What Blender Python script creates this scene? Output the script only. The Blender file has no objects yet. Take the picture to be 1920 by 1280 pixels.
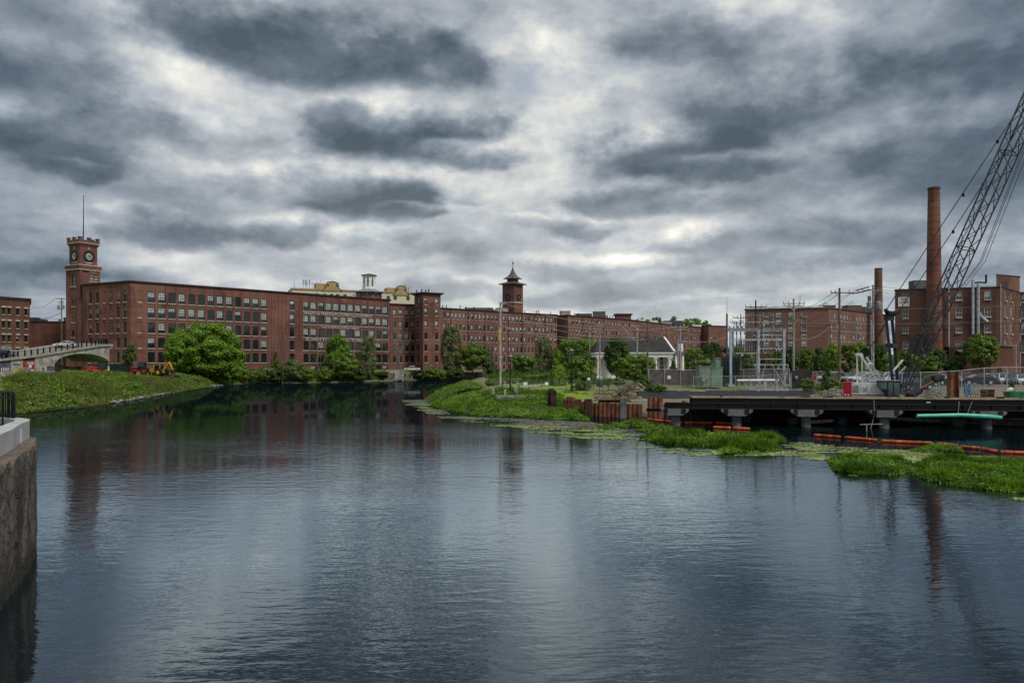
import bpy, bmesh, math, random
import numpy as np
from mathutils import Vector, Matrix
R = math.radians
C = bpy.context.scene.collection
F = 1400.0      # focal length in photograph pixels
H = 6.0         # camera height above the river (m)
HZ = 680.0      # horizon row in the photograph

# ---------------------------------------------------------------- camera
cam_d = bpy.data.cameras.new('camera'); cam = bpy.data.objects.new('camera', cam_d); C.objects.link(cam)
cam.location = (0, 0, H); cam.rotation_euler = (R(90), 0, 0)
cam_d.sensor_width = 36; cam_d.lens = 36*F/1920; cam_d.shift_y = 40/1920
cam_d.clip_start = 0.3; cam_d.clip_end = 9000
bpy.context.scene.camera = cam
sc = bpy.context.scene
sc.view_settings.view_transform = 'Standard'; sc.view_settings.look = 'None'
sc.view_settings.exposure = 0.22; sc.view_settings.gamma = 1.0
sc.cycles.max_bounces = 6; sc.cycles.diffuse_bounces = 2; sc.cycles.glossy_bounces = 3
sc.cycles.transmission_bounces = 2; sc.cycles.transparent_max_bounces = 8
sc.cycles.caustics_reflective = False; sc.cycles.caustics_refractive = False

# ---------------------------------------------------------------- node helper
class NT:
    def __init__(s, tree): s.t = tree; s.n = tree.nodes; s.l = tree.links
    def set(s, sock, v):
        if isinstance(v, bpy.types.NodeSocket): s.l.new(v, sock)
        elif v is not None: sock.default_value = v
    def node(s, typ, ins=None, **kw):
        n = s.n.new(typ)
        for k, v in kw.items(): setattr(n, k, v)
        for k, v in (ins or {}).items(): s.set(n.inputs[k], v)
        return n
    def m(s, op, a, b=0.0, c=None, clamp=False):
        n = s.node('ShaderNodeMath', operation=op, use_clamp=clamp); s.set(n.inputs[0], a); s.set(n.inputs[1], b)
        if c is not None: s.set(n.inputs[2], c)
        return n.outputs[0]
    def v(s, op, a, b=(0, 0, 0), out=0):
        n = s.node('ShaderNodeVectorMath', operation=op); s.set(n.inputs[0], a); s.set(n.inputs[1], b)
        return n.outputs[out]
    def xyz(s, x, y, z):
        n = s.node('ShaderNodeCombineXYZ'); s.set(n.inputs[0], x); s.set(n.inputs[1], y); s.set(n.inputs[2], z); return n.outputs[0]
    def noise(s, vec, scale, detail=4, rough=0.5, out='Fac', dist=0.0):
        n = s.node('ShaderNodeTexNoise', {'Scale': scale, 'Detail': detail, 'Roughness': rough, 'Distortion': dist})
        if vec is not None: s.set(n.inputs['Vector'], vec)
        return n.outputs[out]
    def mapr(s, v, a, b, c=0.0, d=1.0, mode='SMOOTHSTEP'):
        n = s.node('ShaderNodeMapRange', interpolation_type=mode); s.set(n.inputs['Value'], v)
        n.inputs['From Min'].default_value = a; n.inputs['From Max'].default_value = b
        n.inputs['To Min'].default_value = c; n.inputs['To Max'].default_value = d
        return n.outputs[0]
    def mix(s, f, a, b, mode='MIX'):
        n = s.node('ShaderNodeMix', data_type='RGBA', blend_type=mode)
        s.set(n.inputs[0], f)
        for i, x in ((6, a), (7, b)):
            if isinstance(x, tuple) and len(x) == 3: x = x + (1,)
            s.set(n.inputs[i], x)
        return n.outputs[2]
    def ramp(s, f, stops):
        n = s.node('ShaderNodeValToRGB'); s.set(n.inputs[0], f); cr = n.color_ramp
        while len(cr.elements) < len(stops): cr.elements.new(0.5)
        for e, (p, c) in zip(cr.elements, stops): e.position = p; e.color = c + (1,)
        return n.outputs[0]

# ---------------------------------------------------------------- sky
def px_az_el(px, py):
    x, z = (px-960)/F, (HZ-py)/F
    n = math.sqrt(x*x+1+z*z)
    return math.atan2(x, 1), math.asin(z/n)

world = bpy.data.worlds.new('World'); sc.world = world; world.use_nodes = True
w = NT(world.node_tree); w.n.clear()
SUN_EL, SUN_AZ = R(50), R(135)     # azimuth clockwise from +Y (the view direction): behind and right of the camera
tc = w.node('ShaderNodeTexCoord').outputs['Generated']
sep = w.node('ShaderNodeSeparateXYZ'); w.set(sep.inputs[0], tc)
X_, Y_, Z_ = sep.outputs
az = w.m('ARCTAN2', X_, Y_); el = w.m('ARCSINE', Z_)
zz = w.m('ADD', w.m('ABSOLUTE', Z_), 0.10)
plan = w.xyz(w.m('DIVIDE', X_, zz), w.m('DIVIDE', Y_, zz), 0.0)
flat = w.xyz(w.m('MULTIPLY', az, 1.1), w.m('MULTIPLY', el, 1.75), 0.3)
wr = w.noise(flat, 3.2, 4, 0.55, 'Color')
wr2 = w.noise(flat, 9.0, 4, 0.6, 'Color')
warp = w.v('ADD', w.v('MULTIPLY', w.v('SUBTRACT', wr, (.5, .5, .5)), (0.09, 0.05, 0)),
           w.v('MULTIPLY', w.v('SUBTRACT', wr2, (.5, .5, .5)), (0.05, 0.03, 0)))
pos = w.v('ADD', w.xyz(az, el, 0.0), warp)
n1 = w.noise(plan, 0.55, 6, 0.55, dist=0.25)
SC = (1.0, 2.0, 1.0)
def billow(p):
    return w.m('ADD', w.m('MULTIPLY', w.noise(p, 4.6, 7, 0.56), 0.80), w.m('MULTIPLY', w.noise(p, 12.0, 5, 0.60), 0.20))
n2 = billow(flat)
n2u = billow(w.v('ADD', flat, (0.02, 0.06, 0.0)))
rim = w.m('SUBTRACT', n2, n2u)                     # cloud thins towards the light above: bright tops, dark flat bellies
base = w.m('ADD', w.m('MULTIPLY', w.m('SUBTRACT', n1, 0.5), 0.55), 0.55)
base = w.m('ADD', base, w.m('MULTIPLY', w.m('SUBTRACT', n2, 0.5), -0.35))
base = w.m('ADD', base, w.m('MULTIPLY', rim, 1.5))
base = w.m('ADD', base, w.m('MULTIPLY', w.m('SUBTRACT', w.noise(plan, 1.3, 5, 0.52, dist=0.3), 0.5), w.mapr(el, 0.03, 0.30, 0.85, 0.30)))
# broad tone areas (px, py, rx, ry, amount)
SOFT = [(600, 60, 400, 110, -.10), (60, 215, 220, 120, -.12), (10, 60, 200, 160, -.20), (1600, 220, 420, 150, -.14), (1870, 110, 300, 240, -.24), (1800, 420, 260, 160, -.07), (20, 430, 220, 160, -.10), (1350, 180, 300, 120, -.06),
    (1000, 100, 150, 120, .18), (960, 360, 260, 60, .14), (620, 320, 260, 40, .14), (200, 130, 220, 50, .14), (320, 230, 240, 50, .16), (900, 500, 500, 70, .12), (1100, 580, 420, 70, .12), (1020, 240, 120, 80, .14), (1560, 20, 260, 50, .08)]
def blob(bx, by, rx, ry):
    a0, e0 = px_az_el(bx, by)
    a1 = px_az_el(bx+rx, by)[0]-a0 if bx < 1500 else a0-px_az_el(bx-rx, by)[0]
    e1 = abs(px_az_el(bx, by+ry)[1]-e0)
    return w.v('MULTIPLY', w.v('SUBTRACT', pos, (a0, e0, 0)), (1/a1, 1/e1, 0))
acc = base
for (bx, by, rx, ry, am) in SOFT:
    acc = w.m('ADD', acc, w.mapr(w.v('LENGTH', blob(bx, by, rx, ry), out=1), 1.35, 0.2, 0.0, am))
# separate cumulus clouds: dark flat belly, lit billowing top (px, py, rx, ry, belly, top, opacity)
CUMULI = [(570, 65, 330, 85, .10, .60, .95), (780, 90, 170, 70, .12, .62, .9), (780, 235, 215, 85, .08, .66, .95), (900, 290, 110, 34, .10, .6, .8), (650, 200, 90, 36, .25, .66, .7), (80, 250, 180, 70, .16, .52, .85), (190, 215, 130, 60, .30, .68, .8), (70, 120, 150, 80, .26, .55, .7), (110, 318, 90, 22, .18, .42, .8),
    (1270, 275, 190, 70, .08, .66, .95), (1380, 310, 120, 26, .12, .5, .8), (1430, 190, 150, 70, .16, .56, .85), (1560, 175, 190, 90, .14, .50, .85), (1700, 250, 190, 80, .15, .46, .85), (1300, 70, 170, 60, .28, .62, .7), (700, 365, 160, 62, .07, .72, .97), (545, 340, 150, 40, .40, .78, .8), (780, 402, 80, 18, .08, .55, .8),
    (530, 432, 115, 38, .12, .70, .95), (300, 425, 125, 44, .12, .66, .95), (215, 395, 60, 22, .3, .6, .8), (1100, 422, 85, 30, .14, .70, .9), (1170, 372, 120, 36, .20, .68, .9), (1295, 452, 88, 36, .26, .74, .97), (1120, 490, 190, 26, .50, .86, .9), (900, 380, 50, 20, .35, .6, .7), (1600, 425, 170, 44, .28, .60, .85), (1440, 445, 110, 28, .34, .62, .8), (1500, 480, 150, 26, .32, .56, .7),
    (830, 535, 110, 26, .42, .82, .85), (1100, 545, 150, 22, .42, .76, .8), (760, 465, 110, 30, .36, .68, .8), (660, 450, 70, 22, .34, .7, .8), (60, 500, 110, 34, .20, .48, .8), (340, 520, 140, 26, .28, .52, .7), (1330, 380, 110, 26, .32, .62, .8), (1750, 130, 160, 70, .14, .40, .7), (400, 250, 120, 50, .36, .70, .6), (1000, 420, 60, 16, .5, .8, .7), (1250, 520, 160, 24, .40, .66, .7)]
nb = w.m('MULTIPLY', w.m('SUBTRACT', n2, 0.5), 2.6); nr_ = w.m('MULTIPLY', rim, 1.6)
for (bx, by, rx, ry, lo, hi, al) in CUMULI:
    dl = blob(bx, by, rx, ry); ln = w.m('ADD', w.v('LENGTH', dl, out=1), w.m('MULTIPLY', nb, .50))
    sy = w.node('ShaderNodeSeparateXYZ'); w.set(sy.inputs[0], dl)
    mk = w.mapr(ln, 1.20, 0.62, 0.0, al)
    vv = w.m('ADD', w.mapr(w.m('ADD', sy.outputs[1], nb), -.30, .80, lo, hi), nr_)
    n = w.node('ShaderNodeMix', data_type='FLOAT'); w.set(n.inputs[0], mk); w.set(n.inputs[2], acc); w.set(n.inputs[3], vv); acc = n.outputs[0]
back = w.mapr(Y_, -0.2, 0.5)
acc = w.m('ADD', acc, w.m('MULTIPLY', w.m('SUBTRACT', 1.0, back), 0.12))
cloud = w.ramp(acc, [(0.0, (.057, .079, .098)), (0.2, (.102, .130, .158)), (0.42, (.198, .227, .260)), (0.62, (.335, .360, .385)), (0.82, (.56, .562, .528)), (1.0, (.84, .82, .74))])
hor = w.mapr(el, 0.0, 0.30, 1.0, 0.0)
cen = w.mapr(w.m('ABSOLUTE', w.m('SUBTRACT', az, 0.02)), 0.12, 0.62, 1.0, 0.0)
cloud = w.mix(w.m('MULTIPLY', w.m('MULTIPLY', hor, cen), 0.28), cloud, (.52, .535, .515))
side = w.mapr(w.m('ABSOLUTE', w.m('SUBTRACT', az, -0.03)), 0.25, 0.70, 0.0, 1.0)
cloud = w.mix(w.m('MULTIPLY', side, 0.50), cloud, w.mix(1.0, cloud, (.56, .63, .74), 'MULTIPLY'))
skyt = w.node('ShaderNodeTexSky', sky_type='NISHITA', sun_disc=False)
skyt.sun_elevation = SUN_EL; skyt.sun_rotation = SUN_AZ; skyt.air_density = 1.2; skyt.dust_density = 2.0
gap = w.m('MULTIPLY', w.mapr(w.noise(flat, 7.0, 5, 0.6), 0.56, 0.70), w.mapr(acc, 0.45, 0.62))
gap = w.m('MULTIPLY', gap, 0.30)
cl10 = w.v('SCALE', cloud); cl10.node.inputs['Scale'].default_value = 12.6
high = w.mapr(el, 0.48, 0.85); cl10 = w.mix(w.m('MULTIPLY', high, .7), cl10, (4.8, 5.5, 6.3))
col = w.mix(gap, cl10, skyt.outputs[0])
world.cycles.sampling_method = 'MANUAL'; world.cycles.sample_map_resolution = 512
bg = w.node('ShaderNodeBackground', {'Color': col, 'Strength': 0.1})
out = w.node('ShaderNodeOutputWorld'); w.l.new(bg.outputs[0], out.inputs[0])

sun_d = bpy.data.lights.new('sun', 'SUN'); sun = bpy.data.objects.new('sun', sun_d); C.objects.link(sun)
sun_d.energy = 2.0; sun_d.angle = R(10); sun_d.color = (1.0, .95, .87)
sdir = Vector((math.sin(SUN_AZ)*math.cos(SUN_EL), math.cos(SUN_AZ)*math.cos(SUN_EL), math.sin(SUN_EL)))
sun.rotation_euler = (-sdir).to_track_quat('-Z', 'Y').to_euler()
sun.location = (60, -60, 120)

# ---------------------------------------------------------------- materials
MATS = {}
def mat(name, col, rough=0.7, metal=0.0, var=0.25, scale=1.5, spec=0.3, bump=0.0, bscale=8.0, dark=None, coat=0.0):
    """plain weathered surface: base colour with noise mottling"""
    if name in MATS: return MATS[name]
    m = bpy.data.materials.new(name); m.use_nodes = True; t = NT(m.node_tree)
    b = t.n['Principled BSDF']; b.inputs['Roughness'].default_value = rough; b.inputs['Metallic'].default_value = metal
    b.inputs['Specular IOR Level'].default_value = spec; b.inputs['Coat Weight'].default_value = coat
    g = t.node('ShaderNodeNewGeometry').outputs['Position']
    n = t.noise(g, scale, 5, 0.6)
    d = dark or tuple(c*(1-var*1.6) for c in col)
    t.set(b.inputs['Base Color'], t.mix(t.mapr(n, 0.32, 0.68), d, tuple(min(1, c*(1+var*.5)) for c in col)))
    if bump:
        bn = t.node('ShaderNodeBump', {'Strength': bump, 'Distance': 0.05, 'Height': t.noise(g, bscale, 5, 0.6)})
        t.set(b.inputs['Normal'], bn.outputs[0])
    MATS[name] = m; return m

def brick_mat(name, c1, c2, mortar=(.16, .12, .10), stain=0.35):
    m = bpy.data.materials.new(name); m.use_nodes = True; t = NT(m.node_tree)
    b = t.n['Principled BSDF']; b.inputs['Roughness'].default_value = 0.85; b.inputs['Specular IOR Level'].default_value = 0.15
    g = t.node('ShaderNodeNewGeometry').outputs['Position']
    s = t.node('ShaderNodeSeparateXYZ'); t.set(s.inputs[0], g)
    uv = t.xyz(t.m('ADD', s.outputs[0], t.m('MULTIPLY', s.outputs[1], 0.73)), s.outputs[2], 0.0)
    br = t.node('ShaderNodeTexBrick', {'Vector': uv, 'Scale': 1.0, 'Mortar Size': 0.012, 'Mortar Smooth': 0.3, 'Brick Width': 0.44, 'Row Height': 0.15})
    br.inputs['Color1'].default_value = c1+(1,); br.inputs['Color2'].default_value = c2+(1,); br.inputs['Mortar'].default_value = mortar+(1,)
    n = t.noise(t.v('MULTIPLY', g, (1, 1, .35)), 0.35, 6, 0.65)
    c = t.mix(t.m('MULTIPLY', t.mapr(n, 0.42, 0.66), stain), br.outputs[0], (.055, .035, .03))
    vc = t.node('ShaderNodeTexVoronoi', {'Vector': t.v('ADD', t.v('MULTIPLY', g, (1, 1, .8)), t.v('MULTIPLY', t.noise(g, .5, 3, .6, 'Color'), (2.5, 2.5, 2.5))), 'Scale': .16}); sv = t.node('ShaderNodeSeparateXYZ'); t.set(sv.inputs[0], vc.outputs['Color'])
    c = t.mix(t.m('MULTIPLY', sv.outputs[0], .45), c, t.mix(1.0, c, (.66, .68, .72), 'MULTIPLY')); c = t.mix(t.m('MULTIPLY', t.m('GREATER_THAN', sv.outputs[1], .78), .35), c, (.26, .14, .09))
    n2 = t.noise(t.v('MULTIPLY', g, (.2, .2, 1.6)), 0.6, 4, 0.6)
    c = t.mix(t.m('MULTIPLY', t.mapr(n2, 0.48, 0.7), 0.35), c, tuple(min(1, x*1.35) for x in c1))
    t.set(b.inputs['Base Color'], c)
    MATS[name] = m; return m

def leaf_mat(name, c1, c2, c3=None, trans=0.25):
    m = bpy.data.materials.new(name); m.use_nodes = True; t = NT(m.node_tree); t.n.remove(t.n['Principled BSDF'])
    g = t.node('ShaderNodeNewGeometry'); rnd = g.outputs['Random Per Island']
    n = t.noise(g.outputs['Position'], 0.55, 3, 0.6)
    f = t.m('ADD', t.m('MULTIPLY', rnd, 0.55), t.m('MULTIPLY', t.mapr(n, 0.3, 0.7), 0.45))
    c3 = c3 or tuple((a+b)/2 for a, b in zip(c1, c2))
    c = t.ramp(f, [(0.0, c1), (0.5, c3), (1.0, c2)])
    pt_ = t.noise(g.outputs['Position'], 0.21, 4, .6)
    c = t.mix(t.m('MULTIPLY', t.mapr(pt_, .5, .68), .55), c, t.mix(1.0, c, (1.05, .80, .75), 'MULTIPLY')); c = t.mix(t.m('MULTIPLY', t.mapr(pt_, .46, .32), .6), c, t.mix(1.0, c, (.62, .70, .75), 'MULTIPLY'))
    d = t.node('ShaderNodeBsdfDiffuse', {'Color': c}); tr = t.node('ShaderNodeBsdfTranslucent', {'Color': c})
    gl = t.node('ShaderNodeBsdfGlossy', {'Color': (.6, .6, .6, 1), 'Roughness': 0.45})
    mx = t.node('ShaderNodeMixShader', {0: trans}); t.l.new(d.outputs[0], mx.inputs[1]); t.l.new(tr.outputs[0], mx.inputs[2])
    m2 = t.node('ShaderNodeMixShader', {0: 0.035}); t.l.new(mx.outputs[0], m2.inputs[1]); t.l.new(gl.outputs[0], m2.inputs[2])
    t.l.new(m2.outputs[0], t.n['Material Output'].inputs[0])
    MATS[name] = m; return m

M_brick = brick_mat('mill_brick', (.225, .090, .068), (.16, .064, .050), stain=.55)
M_brickT = brick_mat('tower_brick', (.185, .080, .063), (.135, .058, .048), stain=.45)
M_brickB = brick_mat('factory_brick', (.165, .074, .050), (.115, .052, .038), stain=.55)
M_brickF = brick_mat('far_brick', (.225, .100, .082), (.165, .074, .064), stain=0.35)
M_stack = brick_mat('chimney_brick', (.215, .078, .046), (.15, .054, .034), stain=0.6)
M_oldbr = brick_mat('old_brick', (.17, .075, .05), (.12, .055, .04))
M_stone = mat('pale_stone', (.50, .46, .40), .8, var=.2)
M_frame = mat('window_frame_paint', (.018, .032, .028), .5, var=.1)
M_wframe = mat('white_window_paint', (.6, .6, .57), .5, var=.1)
M_blind = mat('window_blind', (.42, .50, .47), .35, var=.22, scale=.9, spec=.5)
M_glass = mat('window_glass', (.016, .026, .026), .06, var=.4, scale=.3, spec=.9)
M_roof = mat('roof_felt', (.055, .05, .047), .8, var=.3)
M_corn = mat('dark_cornice', (.075, .045, .04), .7, var=.3)
M_slate = mat('slate_grey', (.10, .11, .11), .6, var=.25)
M_conc = mat('concrete', (.36, .34, .30), .85, var=.28, scale=.9, bump=.3)
M_concW = mat('pale_concrete', (.42, .42, .41), .8, var=.10, scale=.8, bump=.15)
M_concD = mat('damp_concrete', (.13, .125, .12), .8, var=.3, scale=1.0)
M_black = mat('black_steel', (.012, .013, .015), .5, var=.3, metal=.3)
M_dsteel = mat('dark_steel', (.025, .03, .035), .5, var=.3, metal=.3)
M_rust = mat('rusty_steel', (.205, .085, .042), .8, var=.5, scale=1.1, dark=(.085, .036, .020))
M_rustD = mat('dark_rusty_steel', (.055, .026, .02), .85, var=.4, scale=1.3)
M_galv = mat('galvanised_steel', (.42, .46, .50), .45, metal=.3, var=.2)
M_grey = mat('grey_paint', (.22, .24, .25), .55, var=.2)
M_white = mat('white_paint', (.80, .80, .77), .5, var=.10)
M_cream = mat('crane_white_paint', (.74, .73, .67), .5, var=.18)
M_wood = mat('weathered_wood', (.15, .115, .085), .85, var=.4, scale=2.5)
M_woodL = mat('pale_timber', (.34, .28, .19), .85, var=.3, scale=2.5)
M_woodG = mat('grey_timber', (.34, .33, .30), .85, var=.3, scale=2.5)
M_green = mat('green_cabinet_paint', (.16, .235, .18), .55, var=.15)
M_greenD = mat('dark_green_paint', (.06, .085, .078), .55, var=.2)
M_red = mat('red_paint', (.38, .02, .025), .45, var=.2)
M_orange = mat('orange_vinyl', (.60, .12, .04), .6, var=.45, scale=3)
M_orangeP = mat('orange_paint', (.60, .085, .02), .5, var=.2)
M_yellow = mat('yellow_paint', (.62, .33, .02), .5, var=.2)
M_teal = mat('teal_pipe', (.05, .42, .30), .4, var=.15)
M_blueP = mat('blue_paint', (.12, .22, .34), .5, var=.2)
M_tan = mat('tan_wood_edge', (.36, .29, .17), .8, var=.3)
M_tyre = mat('tyre_rubber', (.012, .012, .012), .8, var=.2)
M_cglass = mat('car_glass', (.01, .013, .015), .04, var=.1, spec=.8)
M_lamp = mat('lamp_lens', (.75, .75, .72), .2, var=.05)
M_tail = mat('tail_lens', (.40, .01, .01), .3, var=.05)
M_dirt = mat('dirt', (.20, .16, .11), .95, var=.35, scale=.8)
M_stoneR = mat('river_rock', (.24, .23, .21), .9, var=.4, scale=.8)
M_fabric = mat('black_tarp', (.018, .018, .02), .7, var=.3)
M_skin = mat('skin', (.35, .20, .14), .6, var=.1)
M_copper = mat('copper_green', (.20, .45, .30), .6, var=.15)
M_copperL = mat('ivory_plaster', (.58, .54, .40), .8, var=.12)
M_ochre = mat('ochre_trim', (.40, .28, .13), .75, var=.18)
M_clock = mat('clock_dial', (.34, .35, .34), .4, var=.05)
M_rubble = mat('rubble', (.33, .30, .25), .9, var=.5, scale=2.0)
M_bark = mat('bark', (.085, .07, .052), .9, var=.4, scale=3)
M_barkL = mat('pale_bark', (.21, .17, .135), .9, var=.3, scale=3)

L_big = leaf_mat('leaf_bright', (.038, .080, .008), (.28, .45, .035), (.13, .245, .016))
L_mid = leaf_mat('leaf_mid', (.028, .060, .010), (.25, .36, .05), (.11, .19, .02))
L_dark = leaf_mat('leaf_dark', (.016, .040, .008), (.12, .20, .026), (.052, .105, .014))
L_olive = leaf_mat('leaf_olive', (.06, .085, .03), (.25, .30, .10), (.14, .185, .06))
L_lime = leaf_mat('leaf_lime', (.045, .085, .010), (.29, .43, .05), (.14, .235, .022))
L_weed = leaf_mat('leaf_weed', (.030, .052, .010), (.26, .32, .06), (.12, .175, .024))
L_water = leaf_mat('leaf_water_plant', (.016, .045, .003), (.25, .42, .022), (.085, .18, .008), trans=.35)
L_bronze = leaf_mat('leaf_bronze', (.06, .05, .02), (.20, .16, .06), (.12, .10, .035))
L_lily = leaf_mat('lily_leaf', (.09, .12, .045), (.44, .50, .23), (.24, .30, .11), trans=.1)
# ---------------------------------------------------------------- mesh builder and tagging
def pt(px, d, z=0.0): return Vector(((px-960)/F*d, d, z))
def pz(py, d): return H+(HZ-py)/F*d
def P(px, py, d): return pt(px, d, pz(py, d))
def gd(py, z=0.0): return (H-z)*F/(py-HZ)          # distance at which height z shows on row py

class MB:
    def __init__(s): s.v = []; s.f = []; s.mi = []; s.cur = 0
    def quad(s, *p):
        n = len(s.v); s.v += [tuple(q) for q in p]; s.f.append(tuple(range(n, n+len(p)))); s.mi.append(s.cur); return s
    def box(s, x0, x1, y0, y1, z0, z1):
        return s.hexa([(x0, y0, z0), (x1, y0, z0), (x1, y1, z0), (x0, y1, z0), (x0, y0, z1), (x1, y0, z1), (x1, y1, z1), (x0, y1, z1)])
    def hexa(s, p):
        n = len(s.v); s.v += [tuple(q) for q in p]
        for f in ((3, 2, 1, 0), (4, 5, 6, 7), (0, 1, 5, 4), (1, 2, 6, 5), (2, 3, 7, 6), (3, 0, 4, 7)):
            s.f.append(tuple(n+i for i in f)); s.mi.append(s.cur)
        return s
    def prism(s, poly, z0, z1, cap=True):
        """plan polygon extruded between z0 and z1 (numbers or per-point lists)"""
        k = len(poly); n = len(s.v)
        a = z0 if isinstance(z0, (list, tuple)) else [z0]*k; b = z1 if isinstance(z1, (list, tuple)) else [z1]*k
        s.v += [(p[0], p[1], a[i]) for i, p in enumerate(poly)]+[(p[0], p[1], b[i]) for i, p in enumerate(poly)]
        for i in range(k):
            j = (i+1) % k; s.f.append((n+i, n+j, n+k+j, n+k+i)); s.mi.append(s.cur)
        if cap:
            s.f.append(tuple(n+k+i for i in range(k))); s.f.append(tuple(n+k-1-i for i in range(k))); s.mi += [s.cur]*2
        return s
    def tube(s, pts, r, n=6, cap=True):
        pts = [Vector(p) for p in pts]; rs = r if isinstance(r, (list, tuple)) else [r]*len(pts); b = len(s.v)
        prev = None
        for i, p in enumerate(pts):
            t = (pts[min(i+1, len(pts)-1)]-pts[max(i-1, 0)]).normalized()
            if prev is None:
                a = Vector((0, 0, 1)) if abs(t.z) < .9 else Vector((1, 0, 0)); u = t.cross(a).normalized()
            else: u = (prev-t*prev.dot(t)).normalized()
            prev = u; v = t.cross(u)
            for k in range(n):
                q = 2*math.pi*(k+.5)/n; s.v.append(tuple(p+(u*math.cos(q)+v*math.sin(q))*rs[i]))
        for i in range(len(pts)-1):
            for k in range(n):
                l = (k+1) % n; s.f.append((b+i*n+k, b+i*n+l, b+(i+1)*n+l, b+(i+1)*n+k)); s.mi.append(s.cur)
        if cap:
            s.f.append(tuple(b+n-1-k for k in range(n))); e = b+(len(pts)-1)*n; s.f.append(tuple(e+k for k in range(n))); s.mi += [s.cur]*2
        return s
    def bar(s, a, b, w, h=None, up=(0, 0, 1)):
        a, b = Vector(a), Vector(b); h = h or w; t = (b-a).normalized(); up = Vector(up)
        if abs(t.dot(up)) > .98: up = Vector((0, 1, 0))
        u = t.cross(up).normalized()*(w/2); v = u.cross(t).normalized()*(h/2)
        return s.hexa([a-u-v, a+u-v, b+u-v, b-u-v, a-u+v, a+u+v, b+u+v, b-u+v])
    def lathe(s, prof, c=(0, 0, 0), n=16):
        b = len(s.v)
        for r, z in prof:
            for k in range(n): q = 2*math.pi*k/n; s.v.append((c[0]+r*math.cos(q), c[1]+r*math.sin(q), c[2]+z))
        for i in range(len(prof)-1):
            for k in range(n):
                l = (k+1) % n; s.f.append((b+i*n+k, b+i*n+l, b+(i+1)*n+l, b+(i+1)*n+k)); s.mi.append(s.cur)
        s.f.append(tuple(b+n-1-k for k in range(n))); e = b+(len(prof)-1)*n; s.f.append(tuple(e+k for k in range(n))); s.mi += [s.cur]*2
        return s
    def blob(s, c, r, seed=0, squash=(1, 1, 1), sub=1, amp=.25):
        rnd = random.Random(seed); bm = bmesh.new(); bmesh.ops.create_icosphere(bm, subdivisions=sub, radius=1)
        n = len(s.v)
        for v in bm.verts:
            k = r*(1+rnd.uniform(-amp, amp)); s.v.append((c[0]+v.co.x*k*squash[0], c[1]+v.co.y*k*squash[1], c[2]+v.co.z*k*squash[2]))
        for f in bm.faces: s.f.append(tuple(n+v.index for v in f.verts)); s.mi.append(s.cur)
        bm.free(); return s
    def mesh(s, name, mats, off=(0, 0, 0), smooth=False):
        me = bpy.data.meshes.new(name)
        o = off; me.from_pydata([(a-o[0], b-o[1], c-o[2]) for a, b, c in s.v], [], s.f)
        for m in (mats if isinstance(mats, (list, tuple)) else [mats]): me.materials.append(m)
        me.polygons.foreach_set('material_index', s.mi)
        if smooth: me.polygons.foreach_set('use_smooth', [True]*len(s.f))
        me.update(); return me
    def build(s, name, mats, parent=None, smooth=False, world=True):
        """one mesh object; world=True: the vertices are world coordinates and parents are unrotated"""
        off = Vector((0, 0, 0))
        if parent is not None and world:
            p = parent
            while p is not None: off += p.location; p = p.parent
        loc = Vector((0, 0, 0))
        if parent is None and world and s.v:      # origin at the base centre
            a = np.array(s.v); loc = Vector(((a[:, 0].min()+a[:, 0].max())/2, (a[:, 1].min()+a[:, 1].max())/2, a[:, 2].min())); off = loc
        me = s.mesh(name, mats, off, smooth); o = bpy.data.objects.new(name, me); C.objects.link(o); o.parent = parent; o.location = loc
        return o

def tag(o, label=None, cat=None, group=None, kind=None):
    if label: o['label'] = label
    if cat: o['category'] = cat
    if group: o['group'] = group
    if kind: o['kind'] = kind
    return o
def thing(name, label, cat, loc=(0, 0, 0), rz=0.0, group=None):
    o = bpy.data.objects.new(name, None); C.objects.link(o); o.location = loc; o.rotation_euler = (0, 0, rz); o.empty_display_size = .5
    return tag(o, label, cat, group)
def copy_tree(o, parent=None, mats=None):
    c = o.copy(); C.objects.link(c); c.parent = parent
    for ch in list(o.children): copy_tree(ch, c)
    return c
def text_obj(s, size, m, parent, loc, rot, name='lettering', thick=.01, label=None, squeeze=1.0, align='LEFT', space=1.0):
    cu = bpy.data.curves.new(name, 'FONT'); cu.body = s; cu.size = size; cu.extrude = thick; cu.align_x = align; cu.space_character = space
    t = bpy.data.objects.new(name, cu); C.objects.link(t); bpy.context.view_layer.update()
    me = bpy.data.meshes.new_from_object(t.evaluated_get(bpy.context.evaluated_depsgraph_get()))
    bpy.data.objects.remove(t); me.materials.clear(); me.materials.append(m)
    o = bpy.data.objects.new(name, me); C.objects.link(o); o.parent = parent; o.location = loc; o.rotation_euler = rot; o.scale = (squeeze, 1, 1)
    if label: o['label'] = label
    return o

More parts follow.
